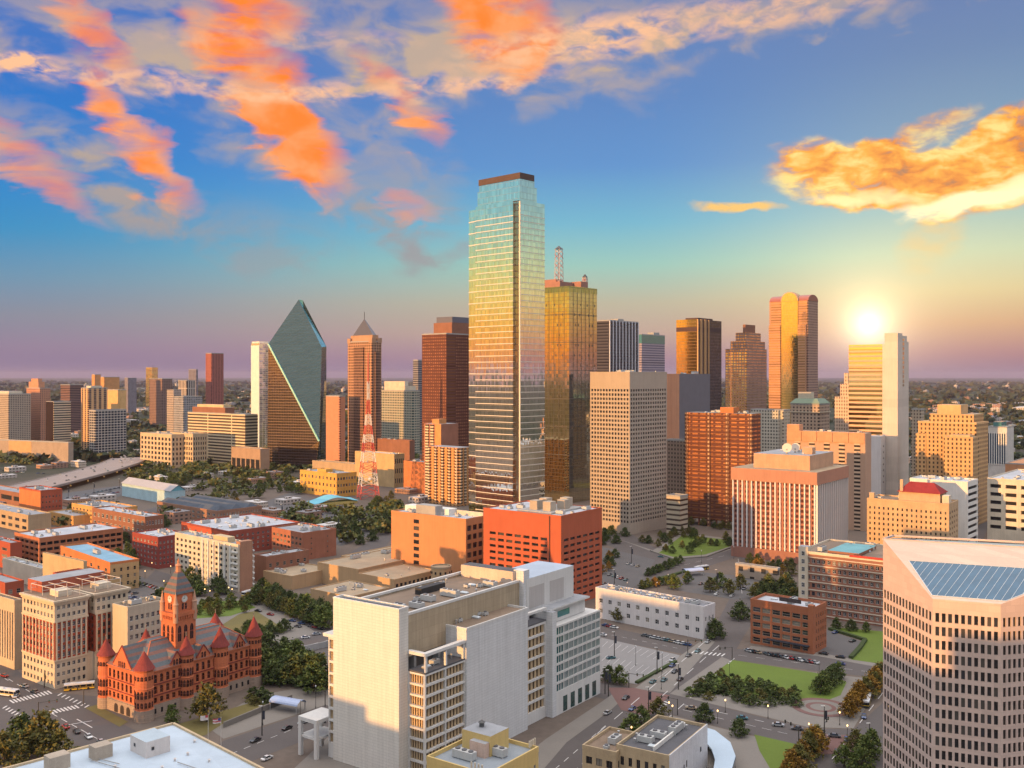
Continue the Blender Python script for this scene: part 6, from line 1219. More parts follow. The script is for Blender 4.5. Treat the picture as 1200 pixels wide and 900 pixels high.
bus_canopy('blue arched shelter beside the yellow bus on the avenue', 812, 674, 20); bus_canopy('white sloping kiosk roof on the plaza by the avenue', 337, 832, -25)
tower_tex('station_hut', 'low flat station building under the federal block trees', 911, 640, 38, 862, 914, 667.5, tex('hut', (.34, .27, .21), (.05, .045, .04), 8, 6, .4, .5), cat='building')
# elevated freeway
def freeway():
    c = [(-40, 586), (20, 574), (70, 562), (110, 552), (140, 543), (162, 533), (176, 526)]; P = [Vector(gp(x, y, 8)) for x, y in c]; x0, y0 = P[2]
    root = thing('freeway_viaduct', 'raised concrete freeway curving away past the uptown blocks', 'viaduct', (x0, y0, 0)); hw = 27; E = []
    for i, p in enumerate(P):
        d = (P[min(i+1, len(P)-1)]-P[max(i-1, 0)]).normalized(); n = Vector((-d.y, d.x)); E.append((p+n*hw-Vector((x0, y0)), p-n*hw-Vector((x0, y0))))
    d = MB(); r = MB()
    for (a, b_), (c_, e) in zip(E, E[1:]):
        d.prism([tuple(a), tuple(b_), tuple(e), tuple(c_)], 6.2, 8.0)
        for p, q in ((a, c_), (b_, e)): v = (q-p); n = Vector((-v.y, v.x)).normalized()*.2; r.prism([tuple(p+n), tuple(p-n), tuple(q-n), tuple(q+n)], 8.0, 9.1)
        m = [(a*t+b_*(1-t)) for t in (.33, .67)]; m2 = [(c_*t+e*(1-t)) for t in (.33, .67)]
    d.build('deck', asphalt('deck_concrete', (.30, .24, .215)), root); r.build('guard_rail', paint('rail_conc', (.36, .31, .28), .8), root)
    for (a, b_), (c_, e) in zip(E, E[1:]):
        for k in (0, .5):
            for t in (.25, .75): q = (a*t+b_*(1-t))*(1-k)+(c_*t+e*(1-t))*k; sub(root, 'column', q.x-.9, q.y-.9, 0, q.x+.9, q.y+.9, 6.2, grey)
freeway()
# hills on the horizon and the far woods
def woods():
    rnd = random.Random(5); b = MB(); rg = lambda a, c: a+(c-a)*rnd.random()
    def clump(x, y, s, hh, n, f=1.0):
        for _ in range(n):
            p = Vector((x+rnd.gauss(0, s*.32), y+rnd.gauss(0, s*.32), hh*rg(.25, 1.0))); u = Vector((rnd.gauss(0, 1), rnd.gauss(0, 1), rnd.gauss(0, .6))).normalized(); v = u.cross(Vector((rnd.gauss(0, 1), rnd.gauss(0, 1), rnd.gauss(0, 1)))).normalized(); k = s*rg(.16, .34)*f
            b.v += [tuple(p-u*k-v*k), tuple(p+u*k-v*k), tuple(p+u*k+v*k), tuple(p-u*k+v*k)]; i = len(b.v)-4; b.f.append([i, i+1, i+2, i+3]); b.mi.append((0 if rnd.random() < .6 else (1 if rnd.random() < .75 else 2))+(3 if f < 1 else 0))
    ns = bpy.data
    from mathutils import noise as nz
    k = 0
    while k < 5200:
        px, py = rg(-60, 1260), 442.6+(rnd.random()**1.6)*100; Y = dY(py)
        if Y > 20000: continue
        x, y = gp(px, py)
        if nz.noise(Vector((x*.0022, y*.0022, 3))) < -.10+.1*rnd.random(): continue
        s = rg(12, 24) if Y < 4000 else rg(24, 60)*min(2.2, Y/5000); clump(x, y, s, rg(8, 13), 9 if Y < 4000 else 7); k += 1
    for _ in range(1500):
        px, py = rg(-20, 560) if rnd.random() < .8 else rg(1070, 1200), 470+(rnd.random()**1.0)*100; x, y = gp(px, py)
        if nz.noise(Vector((x*.006, y*.006, 8))) < .0 or (px < 190 and 525 < py < 600): continue
        clump(x, y, rg(9, 18), rg(6, 11), 60, .42)
    for poly, n in (([(140, 560), (170, 548), (250, 548), (330, 545), (350, 570), (300, 585), (240, 575), (150, 572)], 60), ([(0, 540), (60, 536), (105, 520), (95, 500), (80, 540), (0, 548)], 30), ([(395, 640), (405, 606), (440, 590), (470, 596), (462, 630)], 30), ([(330, 612), (350, 596), (420, 604), (400, 622)], 16), ([(190, 612), (215, 590), (262, 582), (270, 596), (215, 606)], 26), ([(60, 612), (140, 596), (150, 604), (70, 622)], 14), ([(380, 545), (420, 530), (500, 530), (490, 560), (420, 570)], 16)):
        W = [gp(*p) for p in poly]; k = 0
        while k < n:
            p = (rg(min(q[0] for q in W), max(q[0] for q in W)), rg(min(q[1] for q in W), max(q[1] for q in W)))
            if inside(p, W): clump(p[0], p[1], rg(8, 16), rg(6, 10.5), 70, .40); k += 1
    o = b.build('woods', [leafm('wood_leaf', (.034, .044, .022)), leafm('wood_leaf_b', (.062, .068, .026)), leafm('wood_leaf_c', (.095, .070, .025)), leafm('near_leaf', (.075, .085, .024)), leafm('near_leaf_b', (.12, .12, .032)), leafm('near_leaf_c', (.16, .12, .03))]); o['kind'] = 'stuff'; o['label'] = 'far tree cover spreading to the horizon'
def inside(p, poly):
    c = False; j = len(poly)-1
    for i in range(len(poly)):
        (xi, yi), (xj, yj) = poly[i], poly[j]
        if (yi > p[1]) != (yj > p[1]) and p[0] < (xj-xi)*(p[1]-yi)/(yj-yi)+xi: c = not c
        j = i
    return c
def leafm(name, col):
    if name in MATS: return MATS[name]
    m, t, b = principled(name); oi = t.new('ShaderNodeObjectInfo'); ge = t.new('ShaderNodeNewGeometry'); tc = t.new('ShaderNodeTexCoord')
    n = t.noise(tc.outputs['Object'], .55, 3); f = t.m('ADD', .45, t.m('ADD', t.m('MULTIPLY', n, .8), t.m('MULTIPLY', oi.outputs['Random'], .35)))
    t.put(b.inputs['Base Color'], t.mix(1.0, col, f, 'MULTIPLY')); b.inputs['Roughness'].default_value = .7; b.inputs['Specular IOR Level'].default_value = .2; MATS[name] = m; return m
woods()
# low buildings of the suburbs: each its own copy
def suburbs():
    rnd = random.Random(9); M = []
    mats = [tex('sub%d' % i, c, (.06, .055, .055), 5, 3.8, .5, .45, rf) for i, (c, rf) in enumerate((((.46, .40, .36), (.46, .44, .44)), ((.40, .22, .14), (.30, .28, .28)), ((.30, .18, .13), (.20, .19, .20)), ((.56, .48, .40), (.55, .53, .52)), ((.34, .32, .33), (.36, .37, .40))))]
    for m in mats:
        for (w, l, h) in ((26, 16, 6), (44, 24, 7), (18, 16, 11), (60, 30, 9)):
            b = MB(); b.box(-w/2, -l/2, 0, w/2, l/2, h); b.box(-w*.2, -l*.2, h, w*.1, l*.1, h+2); M.append((w, b.mesh('low_building', m)))
    n = 0; used = []
    zones = [(-20, 240, 446, 480, 60), (-20, 240, 480, 530, 60), (240, 300, 455, 520, 18), (380, 500, 452, 520, 26), (380, 520, 520, 556, 12), (1070, 1220, 447, 480, 60), (1070, 1220, 480, 545, 50), (940, 1000, 448, 470, 8)]
    for (x0, x1, y0, y1, k) in zones:
        c = 0
        while c < k:
            px, py = rnd.uniform(x0, x1), y0+(y1-y0)*rnd.random()**1.5; x, y = gp(px, py)
            if any(abs(x-a)+abs(y-d) < 50 for a, d in used): continue
            used.append((x, y)); w, me = rnd.choice(M); s = 1.0 if y < 3500 else 1.7; o = put('low_building', me, None, (x, y, 0), R(rnd.choice((50, 52, 140, 48))), (s, s, 1.0 if y < 3500 else 1.4)); c += 1
            tag(o, 'low flat roofed building among trees in the far suburbs', 'building', 'low buildings of the far suburbs')
    for k, (px, py) in enumerate(((18, 552), (52, 549), (70, 548), (92, 547), (6, 560), (112, 531), (130, 529), (240, 560), (268, 556), (300, 566), (322, 560), (352, 572), (338, 590), (318, 604), (362, 610), (300, 596), (120, 586), (90, 592), (8, 598), (186, 566), (226, 574), (452, 552), (436, 566), (470, 566), (400, 566), (372, 600), (350, 626), (388, 622), (494, 588), (476, 578), (208, 612), (152, 622), (60, 628), (30, 640))):
        x, y = gp(px, py); w, me = M[(k*5) % len(M)]; s = min(1.0, 24/w); o = put('low_building', me, None, (x, y, 0), R(rnd.choice((50, 140))), (s, s, rnd.uniform(.7, 1.0))); tag(o, 'small flat roofed building scattered between the lots below the uptown blocks', 'building', 'small buildings between the lots')
    for i in range(26):
        px = rnd.choice((rnd.uniform(0, 240), rnd.uniform(0, 240), rnd.uniform(380, 490), rnd.uniform(1080, 1200))); Y = rnd.uniform(6000, 10000); x = (px-CX)/F*Y; me = M[rnd.choice((2, 6, 10, 14, 18))][1]
        o = put('horizon_block', me, None, (x, Y, 0), R(50), (rnd.uniform(1.2, 3), 1.6, rnd.uniform(2.5, 6 if px < 300 else 4.5))); tag(o, 'small hazy tower block on the horizon line', 'building', 'tower blocks on the horizon')
suburbs()

# mirror glass hotel added out of view, its steps shaped to shade the plaza
def hotel():
    s_, q_ = -170, -150; T = lambda s, q: (.72*s+.69*q, -.69*s+.72*q); o = T(s_, q_); root = thing('shade_hotel', 'stepped mirror glass hotel added unseen behind the viewpoint to shade the plaza', 'hotel', (*o, 0), math.atan2(-.69, .72))
    m = mirror('hotel_glass', (.55, .55, .58), 1.6, 3.6, .08, .01, (.1, .1, .1), .08, 1, .06)
    for s0, s1, h, dep in ((-345, -291, 60, 20), (-291, -270, 50, 20), (-270, -249, 45, 20), (-249, -215, 84, 22), (-215, -160, 70, 26), (-160, -106, 84, 24), (-106, -60, 96, 22), (-60, -20, 84, 22)): sub(root, 'glass_block', s0-s_, -dep/2, 0, s1-s_-.1, dep/2, h, m, r_grey)
hotel()

def haze():
    m = bpy.data.materials.new('haze'); m.use_nodes = True; t = NT(m.node_tree); t.n.clear(); o = t.new('ShaderNodeOutputMaterial'); v = t.new('ShaderNodeVolumePrincipled'); v.inputs['Color'].default_value = (.46, .42, .58, 1); v.inputs['Density'].default_value = HAZE; v.inputs['Anisotropy'].default_value = .0; t.l.new(v.outputs[0], o.inputs['Volume'])
    b = MB(); b.box(-62000, -62000, -1, 62000, 62000, 320); h = b.build('haze', m); h['kind'] = 'stuff'
HAZE = 2.3e-5
haze()
# ================================================================== trees: trunk, limbs and a crown of leaf clumps
LEAFS = dict(green=[leafm('leaf_green', (.095, .125, .028)), leafm('leaf_green_b', (.060, .085, .020)), leafm('leaf_green_c', (.155, .17, .038))], olive=[leafm('leaf_olive', (.13, .115, .028)), leafm('leaf_olive_b', (.070, .070, .020)), leafm('leaf_olive_c', (.19, .155, .036))],
             dark=[leafm('leaf_dark', (.066, .088, .026)), leafm('leaf_dark_b', (.040, .056, .017)), leafm('leaf_dark_c', (.115, .135, .034))], gold=[leafm('leaf_gold', (.26, .14, .02)), leafm('leaf_gold_b', (.14, .075, .014)), leafm('leaf_gold_c', (.34, .20, .03))])
bark = wall('bark', (.09, .065, .045), .4, scale=1.5)
def make_tree(kind, seed, h=9.0, spread=.42, low=.22, n=46, leaf=.72, pear=.55):
    rnd = random.Random(seed); t = MB(); t.bar((0, 0, -.2), (0, 0, h*.45), .28*h/9, 6, .16*h/9); cl = []
    for _ in range(n):
        z = rnd.uniform(low, 1.0); a = rnd.uniform(0, math.tau); k = math.sin(math.pi*min(1, max(0, (z-low)/(1.04-low)))**(.75*pear))
        r = spread*k*math.sqrt(rnd.uniform(.12, 1))*rnd.uniform(.75, 1.12); cl.append(Vector((r*h*math.cos(a), r*h*math.sin(a), z*h)))
    for c in rnd.sample(cl, 7): t.bar((0, 0, h*rnd.uniform(.22, .45)), tuple(c*.85), .09*h/9, 4, .03)
    b = MB()
    for c in cl:
        s = rnd.uniform(.55, 1.15)*h*.085
        for _ in range(20):
            p = c+Vector((rnd.gauss(0, s*.75), rnd.gauss(0, s*.75), rnd.gauss(0, s*.55))); u = Vector((rnd.gauss(0, 1), rnd.gauss(0, 1), rnd.gauss(0, 1))).normalized(); v = u.cross(Vector((rnd.gauss(0, 1), rnd.gauss(0, 1), rnd.gauss(0, 1)))).normalized(); k = leaf*rnd.uniform(.35, .75)
            b.v += [tuple(p-u*k), tuple(p-v*k*.6), tuple(p+u*k), tuple(p+v*k*.6)]; i = len(b.v)-4; b.f.append([i, i+1, i+2, i+3]); b.mi.append(0 if rnd.random() < .55 else rnd.choice((1, 1, 2)))
    return t.mesh('trunk', bark), b.mesh('crown', LEAFS[kind])
TREES = {k: [make_tree(k, 10*i+j, sp[0], sp[1], sp[2], sp[3]) for j in range(3)] for i, (k, sp) in enumerate(dict(green=(9, .50, .16, 74), olive=(9, .52, .16, 70), dark=(9, .56, .08, 96), gold=(9, .50, .18, 68)).items())}
BUSH = [make_tree(k, 77+i, 4.5, .60, .05, 40, .5) for i, k in enumerate(('dark', 'green', 'olive', 'dark'))]
TIDX = 0
def plant(nm, px, py, h, kind, label, cat, group, x=None, y=None):
    if x is None: x, y = gp(px, py)
    tr, cr = random.choice(BUSH if nm == 'bush' else TREES[kind]); s = h/(4.5 if nm == 'bush' else 9.0)
    r = put(nm, None, None, (x, y, 0), random.uniform(0, 6.28)); wd = 1.45 if nm == 'bush' else 1.08; r.scale = (s*wd*random.uniform(.88, 1.18), s*wd*random.uniform(.88, 1.18), s); tag(r, label, cat, group)
    put('trunk', tr, r); put('crown', cr, r); return r
KIND = lambda lab: 'park_tree' if 'park' in lab or 'plaza' in lab or 'green behind' in lab else 'street_tree' if 'street tree' in lab or 'row' in lab or 'wall' in lab else 'autumn_tree' if 'orange' in lab or 'golden' in lab or 'yellow' in lab else 'tree'
def grove(poly, n, h0, h1, kinds, label, nm='tree', sp=4.5):
    W = [gp(*p) for p in poly]; xs, ys = [p[0] for p in W], [p[1] for p in W]; got = []; tr = 0; rnd = random.Random(len(label)+n)
    while len(got) < n and tr < 4000:
        tr += 1; p = (rnd.uniform(min(xs), max(xs)), rnd.uniform(min(ys), max(ys)))
        if not inside(p, W) or any((p[0]-a)**2+(p[1]-c)**2 < sp*sp for a, c in got): continue
        got.append(p); plant(nm if nm == 'bush' else KIND(label), 0, 0, rnd.uniform(h0, h1), rnd.choice(kinds), label, 'bush' if nm == 'bush' else 'tree', label if n > 1 else None, *p)
def avenue(p, q, n, h0, h1, kinds, label, nm='tree', jit=1.0):
    for i in range(n):
        t = (i+.5)/n; a, c = gp(*p), gp(*q); plant(KIND(label), 0, 0, random.uniform(h0, h1), random.choice(kinds), label, 'tree', label if n > 1 else None, a[0]+(c[0]-a[0])*t+random.uniform(-jit, jit), a[1]+(c[1]-a[1])*t+random.uniform(-jit, jit))
g, o_, d, au = 'green', 'olive', 'dark', 'gold'
plant('tree', 243, 846, 14, o_, 'big olive tree on the grass before the turreted courthouse', 'tree', None); plant('tree', 201, 848, 7, g, 'small fresh green tree at the courthouse foot', 'tree', None)
plant('tree', 50, 890, 16, o_, 'large spreading tree beside the crossroads behind the cooling units', 'tree', None); plant('tree', 26, 884, 14, d, 'dark tree standing behind the large spreading tree', 'tree', None); plant('tree', 5, 905, 13, o_, 'tree cut by the picture corner below the crossroads', 'tree', None); plant('tree', 70, 893, 11, o_, 'smaller tree leaning toward the lane markings by the crossroads', 'tree', None)
grove([(305, 800), (310, 770), (345, 775), (384, 800), (378, 818), (350, 812)], 16, 10, 14, (d, d, g), 'dark broad tree in the grove beside the courthouse')
grove([(286, 826), (300, 812), (325, 822), (310, 832)], 7, 3, 4.5, (d,), 'dark bush round the courthouse corner', 'bush', 2.5)
avenue((296, 704), (388, 738), 17, 8, 11, (d, g, o_), 'street tree in the row before the tan windowless boxes')
avenue((306, 698), (386, 726), 12, 8, 11, (d, g), 'tree against the tan windowless wall')
grove([(232, 722), (238, 706), (290, 705), (300, 714), (268, 724)], 17, 4.5, 6.5, (g, g, o_), 'small park tree on the green behind the clock tower', sp=3.5)
grove([(262, 758), (282, 738), (330, 735), (340, 745), (305, 757), (280, 764)], 17, 5, 7.5, (g, g, d), 'rounded plaza tree beside the turreted roof', sp=4)
grove([(205, 690), (212, 672), (240, 678), (268, 690), (262, 702), (222, 702)], 14, 8, 11, (d, d, g), 'dark street tree in front of the cream flats')
avenue((182, 704), (205, 694), 4, 6, 8, (d, g), 'tree shading the cars beside the courts wing')
grove([(143, 680), (150, 650), (158, 650), (160, 682), (152, 690)], 8, 8, 11, (d, g), 'tree between the blue roof warehouse and the red one')
grove([(135, 660), (146, 625), (190, 612), (196, 620), (158, 630), (150, 655)], 14, 8, 12, (d, d, g), 'tree in the gap between brick warehouses', sp=6)
# right side
grove([(806, 816), (822, 802), (845, 800), (930, 815), (935, 826), (900, 830), (815, 818)], 30, 3.2, 4.8, (g, d), 'rounded bush in the thick band on the lawn edge', 'bush', 3.2)
grove([(826, 800), (840, 790), (870, 797), (925, 808), (915, 812), (845, 803)], 12, 2.6, 3.6, (d,), 'dark bush in the rear row on the lawn', 'bush', 3.2)
avenue((958, 814), (984, 792), 7, 6.5, 8.5, (d, d, g), 'dark crowded tree at the end of the lawn')
avenue((990, 842), (1036, 798), 11, 7.5, 9.5, (au, au, o_), 'orange autumn tree in the row along the bus street')
avenue((925, 915), (962, 874), 6, 8, 10, (au, o_), 'golden tree at the street corner by the small lawn'); grove([(985, 905), (1000, 880), (1022, 884), (1018, 905)], 5, 7, 9, (o_, g, au), 'olive street tree at the foot of the pink tower')
for px, py, h, k, lab in ((726, 802, 8, g, 'round green tree at the corner of the white courts'), (713, 798, 7, d, 'dark tree touching the white courts base'), (775, 735, 9, o_, 'olive tree before the middle of the white brick building'), (725, 728, 9, o_, 'olive tree before the white brick building near its end'), (838, 748, 10, d, 'dense dark tree at the white brick building corner'), (868, 726, 10, d, 'dark tree by the five storey loft'), (825, 846, 7, d, 'round dark tree on the kerb above the crescent roof'), (866, 862, 6.5, d, 'small round tree at the tip of the small lawn'), (752, 860, 10, g, 'leafy green tree behind the black roofed shop'), (772, 842, 8, o_, 'yellow green tree at the street corner above the shops'), (740, 862, 8, g, 'lower leafy tree beside the shop roof'), (980, 737, 6, d, 'little round tree on the verge below the banded brick block'), (998, 739, 6, d, 'second little round tree along the banded brick block'), (1015, 741, 5.5, g, 'third little tree along the banded brick block'), (790, 690, 9, g, 'tree on the island of the first car park'), (806, 684, 8, g, 'tree on the island beside the yellow bus'), (832, 694, 9, o_, 'cone shaped tree in the second car park'), (844, 688, 9, g, 'round tree in the second car park'), (856, 697, 9, o_, 'olive tree in the second car park'), (868, 690, 9, o_, 'yellowish tree at the end of the second car park')): plant('tree', px, py, h, k, lab, 'tree', None)
grove([(880, 708), (890, 690), (930, 686), (938, 700), (935, 716), (900, 712)], 18, 8, 11, (d, o_, d), 'tree in the dense clump beside the banded brick block')
avenue((756, 676), (800, 660), 9, 5, 7, (d, g), 'small tree along the car park edge under the park'); avenue((748, 690), (790, 684), 6, 5, 6.5, (d, g, au), 'small tree on the strip below the first car park')
grove([(862, 672), (862, 656), (930, 664), (936, 676), (900, 678)], 15, 5, 7, (o_, d, au), 'low tree under the federal block base', sp=3.5)
grove([(742, 640), (765, 632), (800, 620), (858, 630), (858, 640), (826, 648), (790, 652), (765, 644)], 34, 4.5, 8, (g, d, o_), 'young tree in the small downtown park', sp=4)
grove([(705, 640), (708, 622), (735, 626), (730, 640)], 7, 6, 9, (d,), 'dark tree at the foot of the grid tower'); grove([(704, 675), (708, 655), (722, 650), (715, 672)], 6, 6, 8, (d, au), 'tree along the red brick court side')
grove([(800, 612), (806, 604), (858, 612), (858, 624), (820, 620)], 12, 5, 8, (o_, d), 'low tree before the brown glass block')
grove([(388, 630), (408, 605), (440, 592), (470, 598), (462, 625), (430, 640)], 26, 7, 11, (d, g, o_, d), 'tree in the thicket below the radio mast', sp=6)
grove([(420, 610), (440, 585), (462, 585), (458, 600)], 8, 7, 10, (g, o_), 'tree beside the foot of the radio mast', sp=6)
grove([(250, 562), (300, 552), (345, 558), (350, 580), (300, 585), (262, 575)], 24, 8, 13, (o_, g, o_, d), 'olive tree in the freeway side grove', sp=8)
grove([(140, 565), (165, 555), (245, 552), (250, 566), (200, 572), (150, 574)], 24, 8, 12, (d, g, o_), 'tree along the freeway below the beige grid office', sp=8)
grove([(262, 548), (300, 545), (312, 556), (285, 560)], 8, 8, 12, (d, g), 'dark tree beside the prism tower podium', sp=8)
grove([(240, 590), (262, 580), (285, 590), (262, 600)], 5, 8, 10, (au, o_), 'yellowing tree below the olive grove', sp=7); grove([(196, 606), (215, 590), (222, 592), (210, 608)], 6, 7, 10, (d, o_), 'tree beside the blue gabled hall', sp=6)
grove([(83, 520), (100, 505), (104, 530), (100, 540), (88, 540)], 10, 8, 12, (d, g), 'tree between the uptown hotel and the museum', sp=9); grove([(145, 530), (150, 515), (165, 518), (165, 540)], 8, 8, 12, (d, g), 'tree beside the dark glass office cube', sp=9)
avenue((0, 535), (55, 533), 8, 7, 10, (d, g), 'tree before the long museum wall', jit=4); avenue((362, 534), (420, 560), 6, 7, 9, (d, g), 'tree by the garages under the pyramid tower', jit=4)
grove([(70, 612), (85, 598), (90, 600), (84, 616)], 3, 7, 9, (d,), 'dark tree between orange box and yellow block', sp=6)

# ================================================================== vehicles
def car_proto():
    b = MB(); prof = [(-2.25, .35), (2.25, .35), (2.28, .75), (1.35, .92), (-1.9, .95), (-2.28, .8)]
    b2 = [(x, z) for x, z in prof]
    for s in (-1, 1):
        pts = [(x, s*.88, z) for x, z in b2]; b.face(pts if s < 0 else pts[::-1])
    for i in range(len(b2)):
        (x0, z0), (x1, z1) = b2[i], b2[(i+1) % len(b2)]; b.face([(x0, .88, z0), (x1, .88, z1), (x1, -.88, z1), (x0, -.88, z0)][::-1])
    b.frustum([(-.85, -.62), (.45, -.62), (.45, .62), (-.85, .62)], 1.455, [(-.8, -.6), (.4, -.6), (.4, .6), (-.8, .6)], 1.47)
    g = MB(); g.frustum([(-1.7, -.84), (1.3, -.84), (1.3, .84), (-1.7, .84)], .93, [(-.85, -.64), (.45, -.64), (.45, .64), (-.85, .64)], 1.45); wh = MB()
    wh.lathe(0, 0, [(.33, -.11), (.33, .11), (.15, .115)], 10); wm = wh.mesh('wheel', paint('tyre', (.015, .015, .016), .8)); gm = g.mesh('window', [g_dark]); cols = dict(white=(.70, .70, .70), silver=(.42, .43, .44), black=(.02, .02, .022), grey=(.12, .125, .13), red=(.32, .02, .02), blue=(.03, .07, .2), teal=(.05, .16, .18), tan=(.34, .27, .18))
    P = {}
    for n_, c in cols.items(): me = b.mesh('body', paint('car_'+n_, c, .28, .1, .5, .6)); P[n_] = me
    lm = MB(); lm.box(-.2, -.03, -.07, .2, .0, .07); return P, gm, wm, lm.mesh('headlight', paint('lamp_clear', (.7, .7, .66), .15)), lm.mesh('tail_light', paint('lamp_red', (.35, .02, .015), .2))
CARS, CARG, CARW, CARH, CART = car_proto()
def car(px, py, ang, col, label, group=None, z=.03, xy=None, detail=True, s=1.0):
    x, y = xy or gp(px, py, z); r = put('car', None, None, (x, y, z), R(ang)); tag(r, label, 'car', group); r.scale = (s, s, s)
    put('body', CARS[col], r); put('window', CARG, r)
    if detail:
        for sx in (-1.4, 1.4):
            for sy in (-.82, .82): put('wheel', CARW, r, (sx, sy, .33)).rotation_euler = (R(90), 0, 0)
        for sy in (-.6, .6): put('headlight', CARH, r, (2.28, sy, .66), math.pi/2); put('tail_light', CART, r, (-2.29, sy, .72), math.pi/2)
CC = ['white', 'silver', 'black', 'grey', 'silver', 'black', 'white', 'red', 'blue', 'grey', 'tan', 'teal']
def row(p, q, n, ang, label, fill=1.0, z=.07, detail=True):
    a, c = Vector(gp(*p, z)), Vector(gp(*q, z)); k = 0
    for i in range(n):
        if random.random() > fill: continue
        v = a.lerp(c, (i+.5)/n); car(0, 0, ang+random.choice((0, 180))+random.uniform(-2, 2), random.choice(CC), label, label, z, (v.x+random.uniform(-.2, .2), v.y), detail)
AR, AL = 58, 148         # headings along the two street directions
for px, py, a, c, lab in ((778, 798, AR, 'teal', 'dark teal car driving down the wide avenue by the lot'), (788, 781, AR, 'blue', 'dark blue car on the avenue beside the hedge strip'), (807, 769, AR, 'grey', 'dark van sized car at the avenue junction'), (797, 797, AR, 'black', 'black car on the avenue by the lawn kerb'), (765, 800, AR, 'teal', 'teal car at the kerb end of the lot'), (846, 745, AR, 'black', 'black car waiting below the warehouse canopy'), (716, 772, 20, 'teal', 'lone green car in the pale concrete lot'), (706, 745, AL, 'white', 'white car turning beside the white courts'), (334, 755, 24, 'white', 'white car closest to the grove on the avenue by the plaza'), (358, 748, 24, 'white', 'middle white car on the avenue by the plaza'), (371, 744, 24, 'silver', 'silver white car ahead of the others on the plaza avenue'), (349, 735, AL, 'grey', 'grey car parked at the plaza kerb'), (313, 890, AR, 'white', 'white car stopped on the drive beside the flat roof'), (376, 848, AR, 'silver', 'silver car by the white entrance portico'), (985, 779, AL, 'blue', 'blue car beside the clump at the lawn end'), (979, 742, 40, 'blue', 'blue car at the top of the side drive'), (999, 752, 40, 'black', 'black car in the middle of the side drive'), (985, 771, AL, 'black', 'black car leaving the side drive'), (965, 767, AL, 'black', 'dark car on the loft corner'), (19, 817, AL-50, 'silver', 'pale car beside the bus at the crossroads')): car(px, py, a, c, lab)
row((748, 744), (808, 757), 11, AL, 'car parked in the row under the white brick building', .9); row((708, 733), (722, 737), 3, AL, 'dark car parked at the corner of the white brick building'); row((874, 763), (958, 778), 15, 118, 'car angle parked facing the lawn by the loft', .92)
row((142, 694), (204, 702), 13, AR, 'car parked in the lot behind the courts wing', .8); row((150, 700), (190, 706), 9, AR, 'car parked in the back row beside the courts wing', .7); row((300, 716), (384, 740), 16, AL, 'car parked under the row of street trees', .7); row((708, 672), (745, 684), 8, AR, 'car in the car park before the red court box', .6); row((712, 655), (762, 668), 9, AR, 'car in the upper row of the car park by the grid tower', .5); row((706, 684), (738, 694), 7, AR, 'car along the lower edge of the red court car park', .7)
row((800, 692), (880, 702), 13, AR, 'car parked in the lot below the federal block', .55); row((812, 684), (888, 692), 12, AR, 'car in the rear row below the federal block', .5); row((395, 658), (420, 666), 9, AR, 'car lined up on the lot by the blank brick end', .9, detail=False); row((310, 598), (400, 606), 14, AR, 'car in the lot below the yellow building', .6, detail=False); row((450, 560), (506, 566), 14, AR, 'car on the rooftop lot beyond the mast', .6, detail=False); row((400, 622), (450, 600), 10, AL, 'car on the street by the thicket', .5, detail=False); row((1118, 630), (1158, 570), 8, AR, 'car on the steep street by the garages', .5, detail=False); row((710, 630), (780, 655), 7, AL, 'car on the avenue by the small park', .5, detail=False); row((72, 588), (150, 572), 12, AR, 'car on the lot beside the freeway', .35, detail=False)
def banner(px, py, label, h=11, group=None):
    x, y = gp(px, py); r = put('light_pole', None, None, (x, y, 0)); tag(r, label, 'pole', group); b = MB(); b.lathe(0, 0, [(.25, 0), (.14, h)], 8); b.build('pole', f_dark, r); sub(r, 'banner', .2, -.05, h*.55, 1.1, .05, h*.85, paint('banner_dark', (.03, .035, .05), .6)); sub(r, 'light_head', -1.2, -.2, h, .2, .2, h+.2, f_white)
for p, q, n, an, lab, fl in (((712, 858), (846, 738), 9, AR, 'car moving along the wide avenue by the lawn', .6), ((700, 846), (838, 734), 8, AR, 'car moving up the avenue beside the lot', .5), ((800, 829), (990, 866), 9, 165, 'car moving on the lower street past the lamps', .55), ((0, 790), (60, 822), 5, AL, 'car waiting at the courthouse crossroads', .7), ((70, 850), (140, 880), 5, 130, 'car leaving the crossroads below the turret', .6), ((270, 880), (380, 838), 6, AR, 'car on the drive between the courts', .5), ((70, 586), (150, 570), 16, AR, 'car in the rows of the lot below the freeway', .75), ((66, 590), (140, 577), 14, AR, 'car in the front rows of the lot below the freeway', .7), ((310, 604), (410, 614), 16, AR, 'car in the lot behind the red brown warehouse', .7), ((340, 618), (420, 632), 12, AR, 'car by the thicket lot', .7), ((165, 684), (205, 697), 10, AR, 'car in the middle row beside the courts wing', .8), ((975, 890), (1034, 812), 6, 70, 'car on the bus street', .5), ((30, 600), (130, 606), 10, AL, 'car on the street above the orange box', .5), ((0, 552), (60, 556), 10, AR, 'car by the shops under the museum', .6)): row(p, q, n, an, lab, fl, .08, p[1] > 700)
for px, py in ((80, 584), (110, 578), (140, 573), (330, 606), (370, 610), (396, 622), (260, 580), (300, 580), (720, 770), (770, 790), (740, 660), (840, 690), (720, 690)): banner(px, py, 'tall light pole standing over the parking lots', 12, 'poles over the parking lots')
for i in range(40):
    t = random.random(); c = [(-10, 580), (20, 574), (70, 562), (110, 552), (140, 543), (162, 533)]; k = min(4, int(t*5)); f = t*5-k; px, py = c[k][0]*(1-f)+c[k+1][0]*f, c[k][1]*(1-f)+c[k+1][1]*f; x, y = gp(px, py, 8); car(0, 0, 130, random.choice(CC), 'car driving on the raised freeway', 'cars on the freeway', 8.02, (x+random.choice((-20, -15, -9, -4, 4, 9, 15, 20)), y+random.uniform(-3, 3)), False)
